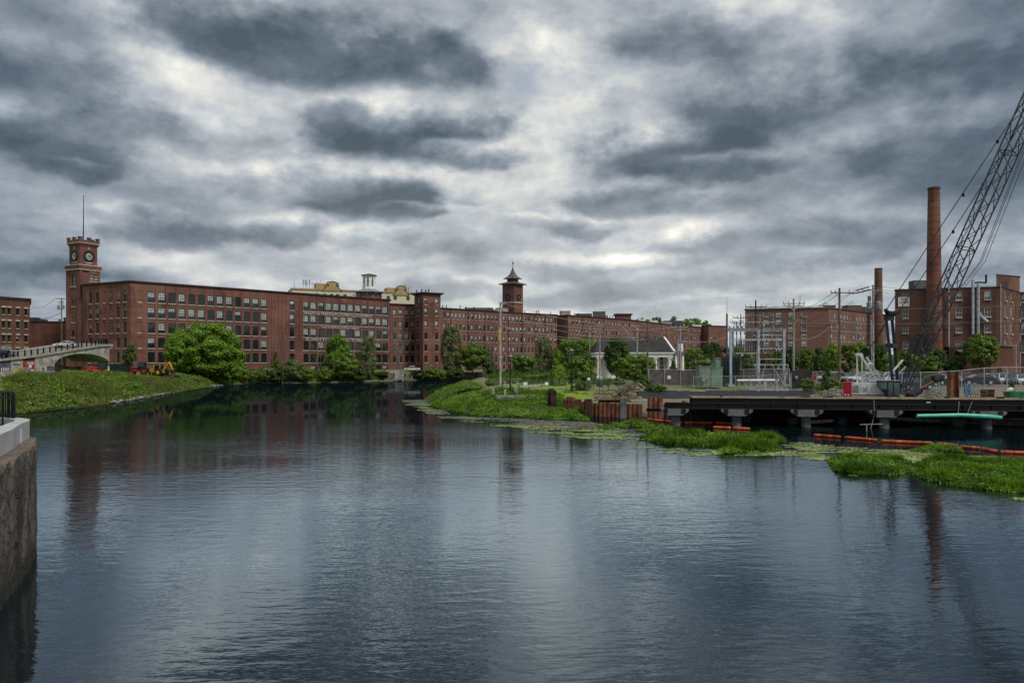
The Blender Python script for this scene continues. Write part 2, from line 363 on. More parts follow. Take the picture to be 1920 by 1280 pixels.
def quads_mesh(name, V, mats, k=4, mi=None):
    """V: (N*k,3) array of separate k-gons"""
    n = len(V)//k; me = bpy.data.meshes.new(name)
    me.vertices.add(len(V)); me.vertices.foreach_set('co', V.astype(np.float32).ravel())
    me.loops.add(n*k); me.loops.foreach_set('vertex_index', np.arange(n*k, dtype=np.int32))
    me.polygons.add(n); me.polygons.foreach_set('loop_start', np.arange(0, n*k, k, dtype=np.int32))
    for m in (mats if isinstance(mats, (list, tuple)) else [mats]): me.materials.append(m)
    if mi is not None: me.polygons.foreach_set('material_index', mi.astype(np.int32))
    me.update(calc_edges=True); me.validate(); return me
def leaf_quads(c, nrm, size, rng, asp=1.0):
    """diamond leaves at centres c with normals nrm"""
    n = len(c); a = rng.normal(size=(n, 3)); nn = nrm/(np.linalg.norm(nrm, axis=1, keepdims=True)+1e-9)
    u = np.cross(nn, a); u /= np.linalg.norm(u, axis=1, keepdims=True)+1e-9; v = np.cross(nn, u)
    s = (np.asarray(size)*rng.uniform(.6, 1.3, n))[:, None]
    V = np.empty((n, 4, 3)); V[:, 0] = c-u*s; V[:, 1] = c-v*s*asp*.55; V[:, 2] = c+u*s; V[:, 3] = c+v*s*asp*.55
    return V.reshape(-1, 3)

# ---------------------------------------------------------------- terrain
RIVER = [(-110, -80), (-75, 40)]+[((px-960)/F*d, d) for px, d in [(60, 91), (180, 104), (250, 120), (300, 138), (400, 189), (440, 206), (470, 218), (560, 221), (640, 227), (720, 240), (780, 254), (870, 268), (1000, 275), (1150, 285),
         (1150, 264), (1000, 256), (915, 250), (885, 225), (865, 200), (835, 155), (808, 128), (806, 112), (835, 94), (900, 86), (960, 83), (1060, 81), (1096, 84), (1140, 86), (1240, 82), (1400, 80), (1600, 78), (1920, 75), (2200, 72)]]+[(150, -80)]
RV = np.array(RIVER)
def inside(x, y, poly=RV):
    c = np.zeros(np.shape(x), bool); n = len(poly); j = n-1
    for i in range(n):
        xi, yi = poly[i]; xj, yj = poly[j]
        with np.errstate(divide='ignore', invalid='ignore'):
            k = ((yi > y) != (yj > y)) & (x < (xj-xi)*(y-yi)/(yj-yi+1e-12)+xi)
        c ^= k; j = i
    return c
def shore(x, y, poly=RV):
    d = np.full(np.shape(x), 1e9)
    for i in range(len(poly)):
        a = poly[i]; b = poly[(i+1) % len(poly)]; ab = b-a
        t = np.clip(((x-a[0])*ab[0]+(y-a[1])*ab[1])/(ab@ab), 0, 1)
        d = np.minimum(d, np.hypot(x-a[0]-t*ab[0], y-a[1]-t*ab[1]))
    return d
CTRL = [(100, 705, 140), (0, 712, 110), (200, 703, 165), (300, 698, 185), (270, 694, 198), (500, 694, 226), (730, 692, 252), (60, 700, 170), (0, 695, 200), (860, 694, 275), (1100, 690, 330),
        (957, 733, 97), (1050, 733, 97), (938, 727, 104), (880, 722, 150), (1100, 715, 130), (1200, 709, 150), (1215, 722, 115), (1450, 722, 115), (1830, 722, 97), (1600, 718, 110), (1900, 722, 97),
        (1750, 752, 84), (1900, 756, 81), (1500, 757, 84), (1300, 757, 86), (1600, 757, 82), (1750, 712, 150), (1100, 742, 93), (1180, 752, 90), (1140, 756, 88), (990, 750, 89), (1050, 760, 86), (1085, 758, 87), (920, 742, 93), (1000, 707, 190), (940, 706, 215), (1060, 704, 210), (1000, 712, 160), (1600, 700, 220), (1300, 700, 250), (1300, 744, 99), (1450, 744, 97), (1600, 740, 93), (1750, 735, 92)]
CP = np.array([tuple(P(*c)) for c in CTRL]); 
def height(x, y):
    x = np.asarray(x, float); y = np.asarray(y, float)
    num = np.zeros(x.shape); den = np.zeros(x.shape)
    for cx, cy, cz in CP:
        wgt = 1/((x-cx)**2+(y-cy)**2+9)**1.6; num += wgt*cz; den += wgt
    wf = 1/(np.full(x.shape, 150.0)**2)**1.6; land = (num+wf*3.2)/(den+wf)
    s = shore(x, y); ins = inside(x, y)
    wd = np.where(x < -30, 11.0, np.where((x > 6) & (y < 90), 1.6, 7.0)); wd = np.where((x > -14) & (x < 7) & (y < 110), 12.0, wd)
    k = np.clip(s/wd, 0, 1); k = np.sin(k*math.pi/2)
    z = np.where(ins, -np.clip(s*.35, 0, 2.5)-.02, -.02+k*(land+.02))
    z = z+np.where(ins, 0, 0.05*np.sin(x*1.3+y*.7)*np.sin(y*1.1-x*.4)*k)
    return z
def hz(x, y): return float(height(np.array([x]), np.array([y]))[0])

def axis(lo, hi, a, b, step):
    core = np.arange(a, b+.01, step); r = [b]; l = [a]; s = step
    while r[-1] < hi: s *= 1.25; r.append(r[-1]+s)
    s = step
    while l[-1] > lo: s *= 1.25; l.append(l[-1]-s)
    return np.array(l[:0:-1]+list(core)+r[1:])
gx = axis(-3500, 3500, -150, 130, 1.1); gy = axis(-200, 5000, 35, 300, 1.1)
GX, GY = np.meshgrid(gx, gy); GZ = height(GX, GY)
V = np.stack([GX, GY, GZ], -1).reshape(-1, 3); nx, ny = len(gx), len(gy)
I = (np.arange(ny-1)[:, None]*nx+np.arange(nx-1)[None]).ravel()
Fq = np.stack([I, I+1, I+nx+1, I+nx], 1)
me = bpy.data.meshes.new('ground'); me.vertices.add(len(V)); me.vertices.foreach_set('co', V.astype(np.float32).ravel())
me.loops.add(Fq.size); me.loops.foreach_set('vertex_index', Fq.astype(np.int32).ravel())
me.polygons.add(len(Fq)); me.polygons.foreach_set('loop_start', np.arange(0, Fq.size, 4, dtype=np.int32))
me.update(calc_edges=True)
# ground material: soil, weeds, mown lawn on the point, gravel by the trestle, asphalt in the car park
gm = bpy.data.materials.new('ground_cover'); gm.use_nodes = True; t = NT(gm.node_tree); b = t.n['Principled BSDF']; b.inputs['Roughness'].default_value = .95; b.inputs['Specular IOR Level'].default_value = .1
g = t.node('ShaderNodeNewGeometry').outputs['Position']; sp = t.node('ShaderNodeSeparateXYZ'); t.set(sp.inputs[0], g); gxs, gys, gzs = sp.outputs
nn = t.noise(g, .35, 5, .6); nf = t.noise(g, 3.0, 5, .65)
grass = t.mix(nf, (.05, .09, .012), (.15, .21, .03))
soil = t.mix(nf, (.10, .08, .055), (.27, .22, .16))
lawn = t.mix(nf, (.10, .16, .015), (.24, .32, .04))
mm = t.mapr(nn, .42, .6)
mm = t.m('MAXIMUM', mm, t.m('MAXIMUM', t.mapr(gxs, -30, -24, 1, 0), t.m('MULTIPLY', t.mapr(gys, 85.5, 87.5, 1, 0), t.mapr(gxs, 9, 11, 1, 0))))
c = t.mix(mm, soil, grass)
def band(v, a, b_, s): return t.m('MULTIPLY', t.mapr(v, a-s, a+s), t.mapr(v, b_-s, b_+s, 1, 0))
lw = t.m('MULTIPLY', band(gxs, -3.5, 12, 1.2), band(gys, 91, 128, 1.5))
c = t.mix(lw, c, lawn)
right = t.m('MULTIPLY', t.mapr(gxs, 8.5, 12), t.mapr(gys, 97, 103, 1, 0))
c = t.mix(right, c, soil)
park = t.m('MULTIPLY', t.mapr(gxs, 44, 46), band(gys, 94, 140, .6))
c = t.mix(park, c, t.mix(nf, (.10, .095, .09), (.16, .15, .145)))
lowb = t.m('MULTIPLY', t.mapr(gzs, .0, .7, 1, 0), .8)
c = t.mix(lowb, c, (.035, .03, .022))
t.set(b.inputs['Base Color'], c); bn = t.node('ShaderNodeBump', {'Strength': .6, 'Distance': .1, 'Height': nf}); t.set(b.inputs['Normal'], bn.outputs[0])
me.materials.append(gm); o = bpy.data.objects.new('ground', me); C.objects.link(o); tag(o, kind='structure')

# ---------------------------------------------------------------- river
wm = bpy.data.materials.new('river_water'); wm.use_nodes = True; t = NT(wm.node_tree); b = t.n['Principled BSDF']
t.n.remove(b)
g = t.node('ShaderNodeNewGeometry').outputs['Position']; sp = t.node('ShaderNodeSeparateXYZ'); t.set(sp.inputs[0], g)
big = t.noise(t.v('MULTIPLY', g, (.018, .04, 1)), 1.0, 3, .5)
edge = t.m('ADD', sp.outputs[1], t.m('MULTIPLY', t.m('SUBTRACT', big, .5), 60.0))
wind = t.mapr(edge, 60, 84, 1.0, 0.07)                                  # breeze on the open reach, sheltered under the mills
wind = t.m('MULTIPLY', wind, t.mapr(t.noise(t.v('MULTIPLY', g, (.05, .10, 1)), 1.0, 3, .5), .36, .64, .45, 1.1))
rot = t.node('ShaderNodeMapping', {'Vector': g}); rot.inputs['Rotation'].default_value = (0, 0, R(-12)); rot.inputs['Scale'].default_value = (.75, 1.9, 1)
w1 = t.noise(rot.outputs[0], 0.9, 3, .5); w2 = t.noise(rot.outputs[0], 2.3, 3, .5)
hgt = t.m('ADD', t.m('MULTIPLY', w1, .62), t.m('MULTIPLY', w2, .38))
bn = t.node('ShaderNodeBump', {'Height': hgt, 'Distance': .032}); t.set(bn.inputs['Strength'], wind)
fr = t.node('ShaderNodeFresnel', {'IOR': 1.42, 'Normal': bn.outputs[0]}).outputs[0]      # hand-set mirror curve below: reflections dimmed at grazing angles, brightened at middle ones
fc = t.ramp(fr, [(0.0, (.03,)*3), (0.10, (.155,)*3), (0.26, (.52,)*3), (0.40, (.64,)*3), (0.56, (.46,)*3), (0.75, (.32,)*3)])
wd = t.node('ShaderNodeBsdfDiffuse', {'Color': (.003, .006, .008, 1)}); wg = t.node('ShaderNodeBsdfGlossy', {'Color': (.80, .92, 1.0, 1), 'Roughness': .03, 'Normal': bn.outputs[0]})
wx = t.node('ShaderNodeMixShader'); t.set(wx.inputs[0], fc); t.l.new(wd.outputs[0], wx.inputs[1]); t.l.new(wg.outputs[0], wx.inputs[2]); t.l.new(wx.outputs[0], t.n['Material Output'].inputs[0])
M_water = wm
wb = MB(); wb.quad((-400, -80, 0), (400, -80, 0), (400, 320, 0), (-400, 320, 0))
o = wb.build('river_water', M_water); tag(o, kind='structure')
# ---------------------------------------------------------------- facade helpers
def ray_u(A, B, px):
    """distance along plan line A-B where the sight line of column px crosses it"""
    A, B = Vector(A[:2]), Vector(B[:2]); d = (B-A); L = d.length; d /= L; k = (px-960)/F
    return (k*A.y-A.x)/(d.x-k*d.y)
def pp(px, d): return ((px-960)/F*d, d)
def on(A, B, px):
    u = ray_u(A, B, px); A, B = Vector(A[:2]), Vector(B[:2]); q = A+(B-A).normalized()*u; return (q.x, q.y)

WIN = {}
def win_meshes(style):
    """unit window (1 x 1, centred in x, base at z=0, outward = -y): frame mesh, pane variants, sill"""
    if style in WIN: return WIN[style]
    fm, nx_, ny_, t, tx = {'mill': (M_frame, 3, 4, .07, .028), 'narrow': (M_frame, 1, 2, .10, .04), 'white': (M_wframe, 2, 2, .09, .045), 'far': (M_frame, 1, 2, .10, .05), 'grid': (M_wframe, 4, 5, .05, .02), 'plainwhite': (M_wframe, 1, 2, .08, .04)}[style]
    f = MB()
    f.box(-.5, -.5+t, .02, .12, 0, 1); f.box(.5-t, .5, .02, .12, 0, 1); f.box(-.5+t, .5-t, .02, .12, 0, t*.5); f.box(-.5+t, .5-t, .02, .12, 1-t*.6, 1)
    for i in range(1, nx_):
        x = -.5+t+(1-2*t)*i/nx_; f.box(x-tx/2, x+tx/2, .05, .10, t*.5, 1-t*.6)
    for i in range(1, ny_):
        z = i/ny_; e = tx*(1.3 if i == ny_//2 or (ny_ == 4 and i == 1) else .6)/1.6; f.box(-.5+t, .5-t, .045, .11, z-e/2, z+e/2)
    fme = f.mesh('window', fm)
    panes = []
    for s in (0.0, .55, .7, .85, .35):
        p = MB()
        if s < 1: p.quad((-.5+t, .11, t*.5), (.5-t, .11, t*.5), (.5-t, .11, 1-s), (-.5+t, .11, 1-s))
        if s > 0: p.cur = 1; p.quad((-.5+t, .11, 1-s), (.5-t, .11, 1-s), (.5-t, .11, 1-t*.6), (-.5+t, .11, 1-t*.6))
        panes.append(p.mesh('pane', [M_glass, M_blind]))
    s = MB(); s.box(-.56, .56, -.32, .02, -.075, -.004); sme = s.mesh('sill', M_stone)
    WIN[style] = (fme, panes, sme); return WIN[style]
rw = random.Random(5)
def add_window(root, origin, ang, w, h, style, blind=.5, sill=True, nm='window', pane_override=None):
    fme, panes, sme = win_meshes(style)
    o = bpy.data.objects.new(nm, fme); C.objects.link(o); o.parent = root; o.location = Vector(origin)-root.location; o.rotation_euler = (0, 0, ang); o.scale = (w, 1, h)
    k = pane_override if pane_override is not None else (0 if rw.random() > blind else rw.choice([1, 1, 2, 2, 2, 4]))
    p = bpy.data.objects.new('pane', panes[k]); C.objects.link(p); p.parent = o
    if sill: q = bpy.data.objects.new('sill', sme); C.objects.link(q); q.parent = o; q.scale = (1, 1, 3.0/h)
    return o

def grid_wall(mb, A, B, z0, z1, wins, rev=.28, arch=True):
    """wall from A to B (outward to the right of A->B), rectangular openings wins = [(u0,u1,zs,zt)] in columns x rows.
    Returns ang (rotation for a unit window)."""
    A, B = Vector((A[0], A[1])), Vector((B[0], B[1])); d = B-A; L = d.length; d /= L; nrm = Vector((d.y, -d.x))
    ang = math.atan2(d.y, d.x)
    def q(u, z, k=0.0): p = A+d*u-nrm*k; return (p.x, p.y, z)
    us = sorted({0.0, L}|{round(w[0], 4) for w in wins}|{round(w[1], 4) for w in wins}); zs = sorted({z0, z1}|{round(w[2], 4) for w in wins}|{round(w[3], 4) for w in wins})
    # per-row strips: merge solid runs
    for i in range(len(zs)-1):
        a, b = zs[i], zs[i+1]; zm = (a+b)/2
        rowh = sorted([(w[0], w[1]) for w in wins if w[2] < zm < w[3]]); x = 0.0
        for (h0, h1) in rowh+[(L, L)]:
            if h0-x > .002: mb.quad(q(x, a), q(h0, a), q(h0, b), q(x, b))
            x = max(x, h1)
    for (u0, u1, a, b) in wins:
        mb.quad(q(u0, a), q(u0, a, rev), q(u0, b, rev), q(u0, b)); mb.quad(q(u1, a, rev), q(u1, a), q(u1, b), q(u1, b, rev))
        mb.quad(q(u0, b), q(u0, b, rev), q(u1, b, rev), q(u1, b)); mb.quad(q(u0, a, rev), q(u0, a), q(u1, a), q(u1, a, rev))
        if arch:      # segmental brick arch: fill the two top corners just behind the wall face
            w_, r = u1-u0, min((u1-u0)*.10, .22); n = 4; uc = (u0+u1)/2
            for sgn in (-1, 1):
                for i in range(n):
                    t0, t1 = i/n, (i+1)/n; ua, ub = uc+sgn*w_/2*t0, uc+sgn*w_/2*t1
                    za, zb_ = b-r*t0*t0, b-r*t1*t1
                    ps = [q(ua, b, .002), q(ub, b, .002), q(ub, zb_, .002), q(ua, za, .002)]
                    mb.quad(*(ps if sgn > 0 else ps[::-1]))
    return ang, d, nrm, A

def poly_ccw(p):
    a = sum(p[i][0]*p[(i+1) % len(p)][1]-p[(i+1) % len(p)][0]*p[i][1] for i in range(len(p))); return p if a > 0 else p[::-1]
def offset_poly(p, e):
    n = len(p); r = []
    for i in range(n):
        a, b, c = Vector(p[i-1]), Vector(p[i]), Vector(p[(i+1) % n]); d1, d2 = (b-a).normalized(), (c-b).normalized()
        n1, n2 = Vector((d1.y, -d1.x)), Vector((d2.y, -d2.x)); m_ = (n1+n2); m_ = m_/max(m_.dot(n1), .3); r.append((b.x+m_.x*e, b.y+m_.y*e))
    return r

def building(name, label, cat, poly, z0, z1, faces, wallm, style='mill', corn=.45, cornh=.7, blind=.5, roofm=None, cornm=None, arch=True, sill=True, group=None, pil=None, limit=100, parapet=None, nominal_edge=None):
    """poly: plan polygon, counter-clockwise seen from above; faces: {edge index: [(u centre, width, zs, zt, style or None)]}"""
    cx = sum(p[0] for p in poly)/len(poly); cy = sum(p[1] for p in poly)/len(poly)
    root = thing(name, label, cat, (cx, cy, z0), 0, group)
    mb = MB(); todo = []
    for i in range(len(poly)):
        A, B = poly[i], poly[(i+1) % len(poly)]; ws = faces.get(i, [])
        wins = [(w[0]-w[1]/2, w[0]+w[1]/2, w[2], w[3]) for w in ws]
        ang, d, nrm, A2 = grid_wall(mb, A, B, z0, z1, wins, arch=arch)
        for w in ws:
            p = A2+d*w[0]-nrm*.10; todo.append(((p.x, p.y, w[2]), ang, w[1], w[3]-w[2], w[4] if len(w) > 4 and w[4] else style, w[5] if len(w) > 5 else None))
    if pil:       # brick pilasters standing proud of the wall: (edge, u, width)
        for (e, u, wd) in pil:
            A, B = Vector(poly[e]), Vector(poly[(e+1) % len(poly)]); d = (B-A).normalized(); nrm = Vector((d.y, -d.x)); a = A+d*(u-wd/2); b = A+d*(u+wd/2)
            mb.prism([tuple(a+nrm*.16), tuple(a-nrm*.05), tuple(b-nrm*.05), tuple(b+nrm*.16)][::-1], z0, z1-.9)
    mb.build('wall', wallm, root)
    rf = MB(); op = offset_poly(poly, corn)
    rf.prism(op, z1, z1+cornh*.35); rf.prism(offset_poly(poly, corn*.55), z1-cornh*.45, z1-.003)
    rf.build('roof', roofm or M_corn, root)
    todo.sort(key=lambda t: t[0][1])
    for t_ in todo[:limit]: add_window(root, t_[0], t_[1], t_[2], t_[3], t_[4], min(.97, max(.08, blind*1.7*(t_[0][2]-5)/18)) if t_[4] in ('mill', 'narrow') else blind, sill, pane_override=t_[5])
    if len(todo) > limit:
        vs = MB()
        for t_ in todo[limit:]:
            M = Matrix.Translation(t_[0]) @ Matrix.Rotation(t_[1], 4, 'Z') @ Matrix.Diagonal((t_[2], 1, t_[3], 1))
            def T(*p): return tuple(M @ Vector(p))
            def bx(x0, x1, y0, y1, a, b_): vs.hexa([T(x0, y0, a), T(x1, y0, a), T(x1, y1, a), T(x0, y1, a), T(x0, y0, b_), T(x1, y0, b_), T(x1, y1, b_), T(x0, y1, b_)])
            vs.cur = 0; bx(-.5, -.4, .02, .12, 0, 1); bx(.4, .5, .02, .12, 0, 1); bx(-.4, .4, .03, .10, .48, .54); bx(-.4, .4, .03, .10, .92, 1)
            k = rw.choice([0, .45]) if rw.random() < blind else 0
            vs.cur = 1; vs.quad(T(-.4, .11, 0), T(.4, .11, 0), T(.4, .11, 1-k), T(-.4, .11, 1-k))
            if k: vs.cur = 2; vs.quad(T(-.4, .11, 1-k), T(.4, .11, 1-k), T(.4, .11, .92), T(-.4, .11, .92))
            vs.cur = 3; bx(-.54, .54, -.2, .02, -.07, -.003)
        s = vs.build('window', [M_frame, M_glass, M_blind, M_stone], root); s['kind'] = 'stuff'; s['label'] = 'farther rows of identical mill windows'
    return root

def sq_tower(pc, dc, pl, pr):
    """plan of a square tower seen over its nearest corner: columns of the near, left and right corners"""
    th = math.atan((pc-960)/F); r = Vector((math.sin(th), math.cos(th))); t_ = Vector((math.cos(th), -math.sin(th))); rg = dc/math.cos(th)
    def lat(p): return rg*math.tan(math.atan((p-960)/F)-th)
    a_, b_ = -lat(pl), lat(pr); s = math.hypot(a_, b_); sa, ca = a_/s, b_/s
    Cn = Vector(pp(pc, dc)); rt = (t_*ca+r*sa)*s; lf = (-t_*sa+r*ca)*s
    return [tuple(Cn), tuple(Cn+rt), tuple(Cn+rt+lf), tuple(Cn+lf)], s      # ccw: near, right, back, left

def rows_cols(us, wd, rows, style=None): return [(u, wd, a, b, style) for u in us for (a, b) in rows]

ROWS = [(22.2, 25.2), (18.05, 21.05), (14.0, 16.9), (9.95, 12.8), (6.05, 8.9)]
ROWN = [(22.2, 24.6), (18.1, 20.4), (14.0, 16.3), (9.95, 12.3), (6.1, 8.5)]
LA, LB = pp(272, 200), pp(731, 256)
GZm = 3.0
# ---- mill with the clock tower end (left block)
K0 = on(LA, LB, 244); K1 = on(LA, LB, 501.5); KL = pp(160, 206)
dAB = (Vector(LB)-Vector(LA)).normalized(); inn = Vector((-dAB.y, dAB.x))*20
polyA = [K0, K1, tuple(Vector(K1)+inn), tuple(Vector(KL)+inn*.75), KL]
u0, u1 = ray_u(K0, K1, 283.6), ray_u(K0, K1, 495.0); usA = [u0+(u1-u0)*i/12 for i in range(13)]
fA = rows_cols(usA, 1.85, ROWS)
fS = []
for px in (169.8, 182.6, 221.6, 234.7): fS += rows_cols([ray_u(KL, K0, px)], 1.15, ROWS, 'mill')
pilA = [(0, (usA[i]+usA[i+1])/2, .55) for i in range(12)]+[(0, usA[0]-2.0, .7), (0, .5, .9), (4, ray_u(KL, K0, 190), .5), (4, ray_u(KL, K0, 201), .5), (4, ray_u(KL, K0, 215), .5), (4, ray_u(KL, K0, 163), .7)]
millA = building('brick_mill', 'long five storey red brick mill with wide windows, right beside the battlemented clock tower', 'mill', polyA, GZm, 27.5, {0: fA, 4: fS}, M_brick, 'mill', pil=pilA)
# bricked-up window panels with stone sills on the corner bays
for (e, px, wd) in ((4, 195.8, 1.2), (4, 208.7, 1.2), (0, 264.5, 2.0)):
    A, B = (KL, K0) if e == 4 else (K0, K1); uu = ray_u(A, B, px); A = Vector(A); d = (Vector(B)-A).normalized(); nrm = Vector((d.y, -d.x))
    for (a, b) in ROWS:
        m_ = MB(); p0, p1 = A+d*(uu-wd/2), A+d*(uu+wd/2); m_.prism([tuple(p0+nrm*.15), tuple(p0-nrm*.02), tuple(p1-nrm*.02), tuple(p1+nrm*.15)][::-1], a-.25, a); m_.build('blind_sill', M_stone, millA)
        m_ = MB(); m_.prism([tuple(p0+nrm*.09), tuple(p0-nrm*.02), tuple(p1-nrm*.02), tuple(p1+nrm*.09)][::-1], b, b+.35); m_.build('blind_lintel', M_oldbr, millA)
# ---- second block with the painted company name
B0, B1 = K1, on(LA, LB, 731); off_ = .35
ub0, ub1 = ray_u(B0, B1, 573), ray_u(B0, B1, 722); usB = [ub0+(ub1-ub0)*i/11 for i in range(12)]
base_row = [(3.6, 5.1)]
fB = rows_cols(usB, 2.05, ROWS)+rows_cols(usB, 2.05, base_row, 'far')+rows_cols([ray_u(B0, B1, 547.4)], 1.6, ROWS, 'narrow')
pilB = [(0, ray_u(B0, B1, p), .45) for p in (504, 510, 516.5, 523, 530, 537, 556, 562, 567.5)]+[(0, (usB[i]+usB[i+1])/2, .5) for i in range(11)]+[(0, ray_u(B0, B1, 728.5), .8)]
millB = building('brick_mill', 'red brick mill block carrying faded white painted company name under a white cupola', 'mill', [B0, B1, tuple(Vector(B1)+inn), tuple(Vector(B0)+inn)], GZm, 27.5, {0: fB}, M_brick, 'mill', pil=pilB, blind=.6)
angB = math.atan2(dAB.y, dAB.x); nB = Vector((dAB.y, -dAB.x))
M_paint = mat('faded_sign_paint', (.56, .51, .45), .85, var=.4, scale=1.2, dark=(.36, .22, .17))
def sign(s, px0, px1, z, h, sp=1.0):
    ua, ub = ray_u(B0, B1, px0), ray_u(B0, B1, px1); p = Vector(B0)+dAB*ua+nB*.19
    o = text_obj(s, h*1.35, M_paint, millB, (p.x-millB.location.x, p.y-millB.location.y, z-millB.location.z), (R(90), 0, angB), space=sp)
    wd = max(v.co.x for v in o.data.vertices); o.scale = ((ub-ua)/wd, 1, 1)
sign('NASHUA MANUFACTURING COMPANY', 568.7, 698, 21.12, 1.0)
sign('INCORPORATED 1823', 601.6, 671, 17.05, .72)
sign('BLANKETS - COTTON - FLANNELS', 573, 694, 12.98, .8)
# ---- recessed narrow-window link and square stair tower
Cn0, Cn1 = pp(731.5, 259.5), pp(781, 264)
usC = [ray_u(Cn0, Cn1, p) for p in (739.4, 751, 762.4, 773.5)]
Cb = [tuple(Vector(Cn1)+Vector((-6, 16))), tuple(Vector(Cn0)+Vector((-10, 16)))]
millC = building('mill_link', 'narrow recessed brick mill section with bare tree before it, left of square stair tower', 'building', [Cn0, Cn1]+Cb, GZm, 26.4, {0: rows_cols(usC, 1.15, ROWN)}, M_brick, 'narrow', blind=.65)
tp, ts = sq_tower(793.5, 254.5, 776.5, 826.5)
TR = [(25.9, 28.2)]+ROWN
fr = rows_cols([ray_u(tp[0], tp[1], 798.5), ray_u(tp[0], tp[1], 818.6)], 1.15, TR); fl = rows_cols([ray_u(tp[3], tp[0], 784)], 1.3, TR)
towD = building('stair_tower', 'plain square brick stair tower with flat overhanging roof in middle of the mills', 'tower', tp, GZm, 29.8, {0: fr, 3: fl}, M_brick, 'narrow', corn=1.0, cornh=.8, blind=.5)
for i, k in enumerate((-3, -1.2, .2, 1.2)):
    m_ = MB(); c_ = Vector(tp[3])+Vector((k+3.6, 1.5)); m_.lathe([(.16, 0), (.16, 1.0+.3*(i % 2)), (.28, 1.05+.3*(i % 2)), (.28, 1.4+.3*(i % 2))], (c_.x, c_.y, 30.05), 8); m_.build('vent_pipe', M_dsteel, towD)
# ---- long curving mill behind
def seg(label, p0, p1, zt, pxs, wd, rows, depth=17, limit=100, style='narrow', blind=.55, m=M_brickF, corn=.4, z0=GZm, group='long mill blocks following the river bend'):
    d = (Vector(p1)-Vector(p0)).normalized(); inn_ = Vector((-d.y, d.x))*depth
    us = [ray_u(p0, p1, x) for x in pxs]
    return building('brick_mill', label, 'mill', [p0, p1, tuple(Vector(p1)+inn_), tuple(Vector(p0)+inn_)], z0, zt, {0: rows_cols(us, wd, rows)}, m, style, corn=corn, cornh=.6, blind=blind, limit=limit, group=group)
def lin(a, b, n): return [a+(b-a)*i/(n-1) for i in range(n)]
E1 = seg('brick mill wing with grey roof box, between stair tower and pale utility pole', pp(823, 272), pp(939, 294), 26.0, lin(833, 930, 14), .95, ROWN+[(3.5, 5.0)])
E2 = seg('brick mill wing right of the small pagoda roofed clock tower, foot hidden by trees', pp(939.3, 294.2), pp(1044, 312), 26.0, [945]+lin(955.5, 1041, 13), .95, ROWN+[(3.5, 5.0)])
E3 = seg('short set back brick mill joint in the long river front', pp(1044.2, 318), pp(1065, 320), 25.6, [1048.5, 1055, 1060.5], 1.0, ROWN)
Fm = seg('brick mill wing with water cooler boxes on its roof, behind the broad green trees', pp(1065.2, 314), pp(1191, 352), 26.0, lin(1069, 1186, 20), .95, ROWN)
G1 = seg('distant brick mill wing beyond the white courthouse, trees above its roof', pp(1191.3, 354), pp(1262, 396), 26.0, lin(1195, 1258, 16), .95, ROWN)
G2 = seg('farthest curved brick mill wing above the dark trees', pp(1262.3, 398), pp(1328, 425), 26.0, lin(1266, 1322, 14), 1.0, ROWN)
G3 = seg('plain end block of brick mill without windows behind the thin antenna', pp(1328.3, 415), pp(1364, 420), 26.6, [1334, 1340], 1.0, ROWN[1:])
# rooftop plant
def rbox(root, px, d, w_, dp, z, h, m, nm='roof_unit', detail=True):
    x, y = pp(px, d); b = MB(); b.box(x-w_/2, x+w_/2, y, y+dp, z, z+h); b.box(x-w_/2-.12, x+w_/2+.12, y-.12, y+dp+.12, z+h, z+h+.12)
    if detail:
        for i in range(5): b.box(x-w_/2+.1+i*w_/5, x-w_/2+i*w_/5+w_/5-.1, y-.06, y-.002, z+h*.2, z+h*.85)
    return b.build(nm, m, root)
rbox(E1, 898, 290, 11, 3, 26.25, 1.0, M_slate); rbox(E1, 924, 296, 2.5, 2, 26.25, .8, M_grey); rbox(E2, 941, 298, 5, 3, 26.25, 1.6, M_conc, detail=False)
rbox(E2, 1060, 320, 4.6, 3, 26.25, 1.9, M_conc, detail=False); rbox(Fm, 1095, 326, 7, 3, 26.25, 1.1, M_greenD); rbox(Fm, 1124, 334, 5.4, 3, 26.25, 2.6, M_slate); rbox(Fm, 1136, 336, 2.0, 2, 26.25, 1.0, M_conc)
p_ = pp(1168, 352); b = MB(); b.box(p_[0]-3.4, p_[0]+3.4, p_[1]-3, p_[1]+4, 26.3, 28.4); b.cur = 1; b.box(p_[0]-4.0, p_[0]+4.0, p_[1]-3.6, p_[1]+4.6, 28.4, 29.0); b.build('roof_house', [M_brickF, M_corn], Fm)
rbox(G1, 1203, 364, 3.5, 2, 26.25, .9, M_white); rbox(G1, 1226, 378, 4, 2, 26.25, 1.1, M_white); rbox(G1, 1250, 394, 5, 2, 26.25, 1.2, M_galv)
x, y = pp(1262, 404); b = MB(); b.box(x-4.5, x+5.5, y, y+5, 26.3, 28.8); b.cur = 1; b.box(x-1.5, x+5.4, y-.1, y-.003, 26.9, 28.4); b.build('roof_house', [M_slate, M_glass], G2)
rbox(G2, 1307, 420, 5, 2, 26.25, 1.0, M_white)
def vents(root, pxs, A, B, z):
    for i, px in enumerate(pxs):
        q = on(A, B, px); m_ = MB(); h = .7+.35*((i*7) % 3)/2; m_.lathe([(.14, 0), (.14, h), (.26, h), (.26, h+.3)], (q[0], q[1]+2.0, z), 8); m_.build('vent_pipe', M_dsteel, root)
vents(E1, [829, 836, 862, 873, 888, 915], pp(823, 272), pp(939, 294), 26.2); vents(E2, [984, 1006, 1010, 1033, 1052], pp(939, 294), pp(1044, 312), 26.2)
vents(Fm, [1078, 1085, 1107, 1145, 1150], pp(1065, 314), pp(1191, 352), 26.2); vents(G1, [1197, 1213, 1238], pp(1191, 354), pp(1262, 396), 26.2)
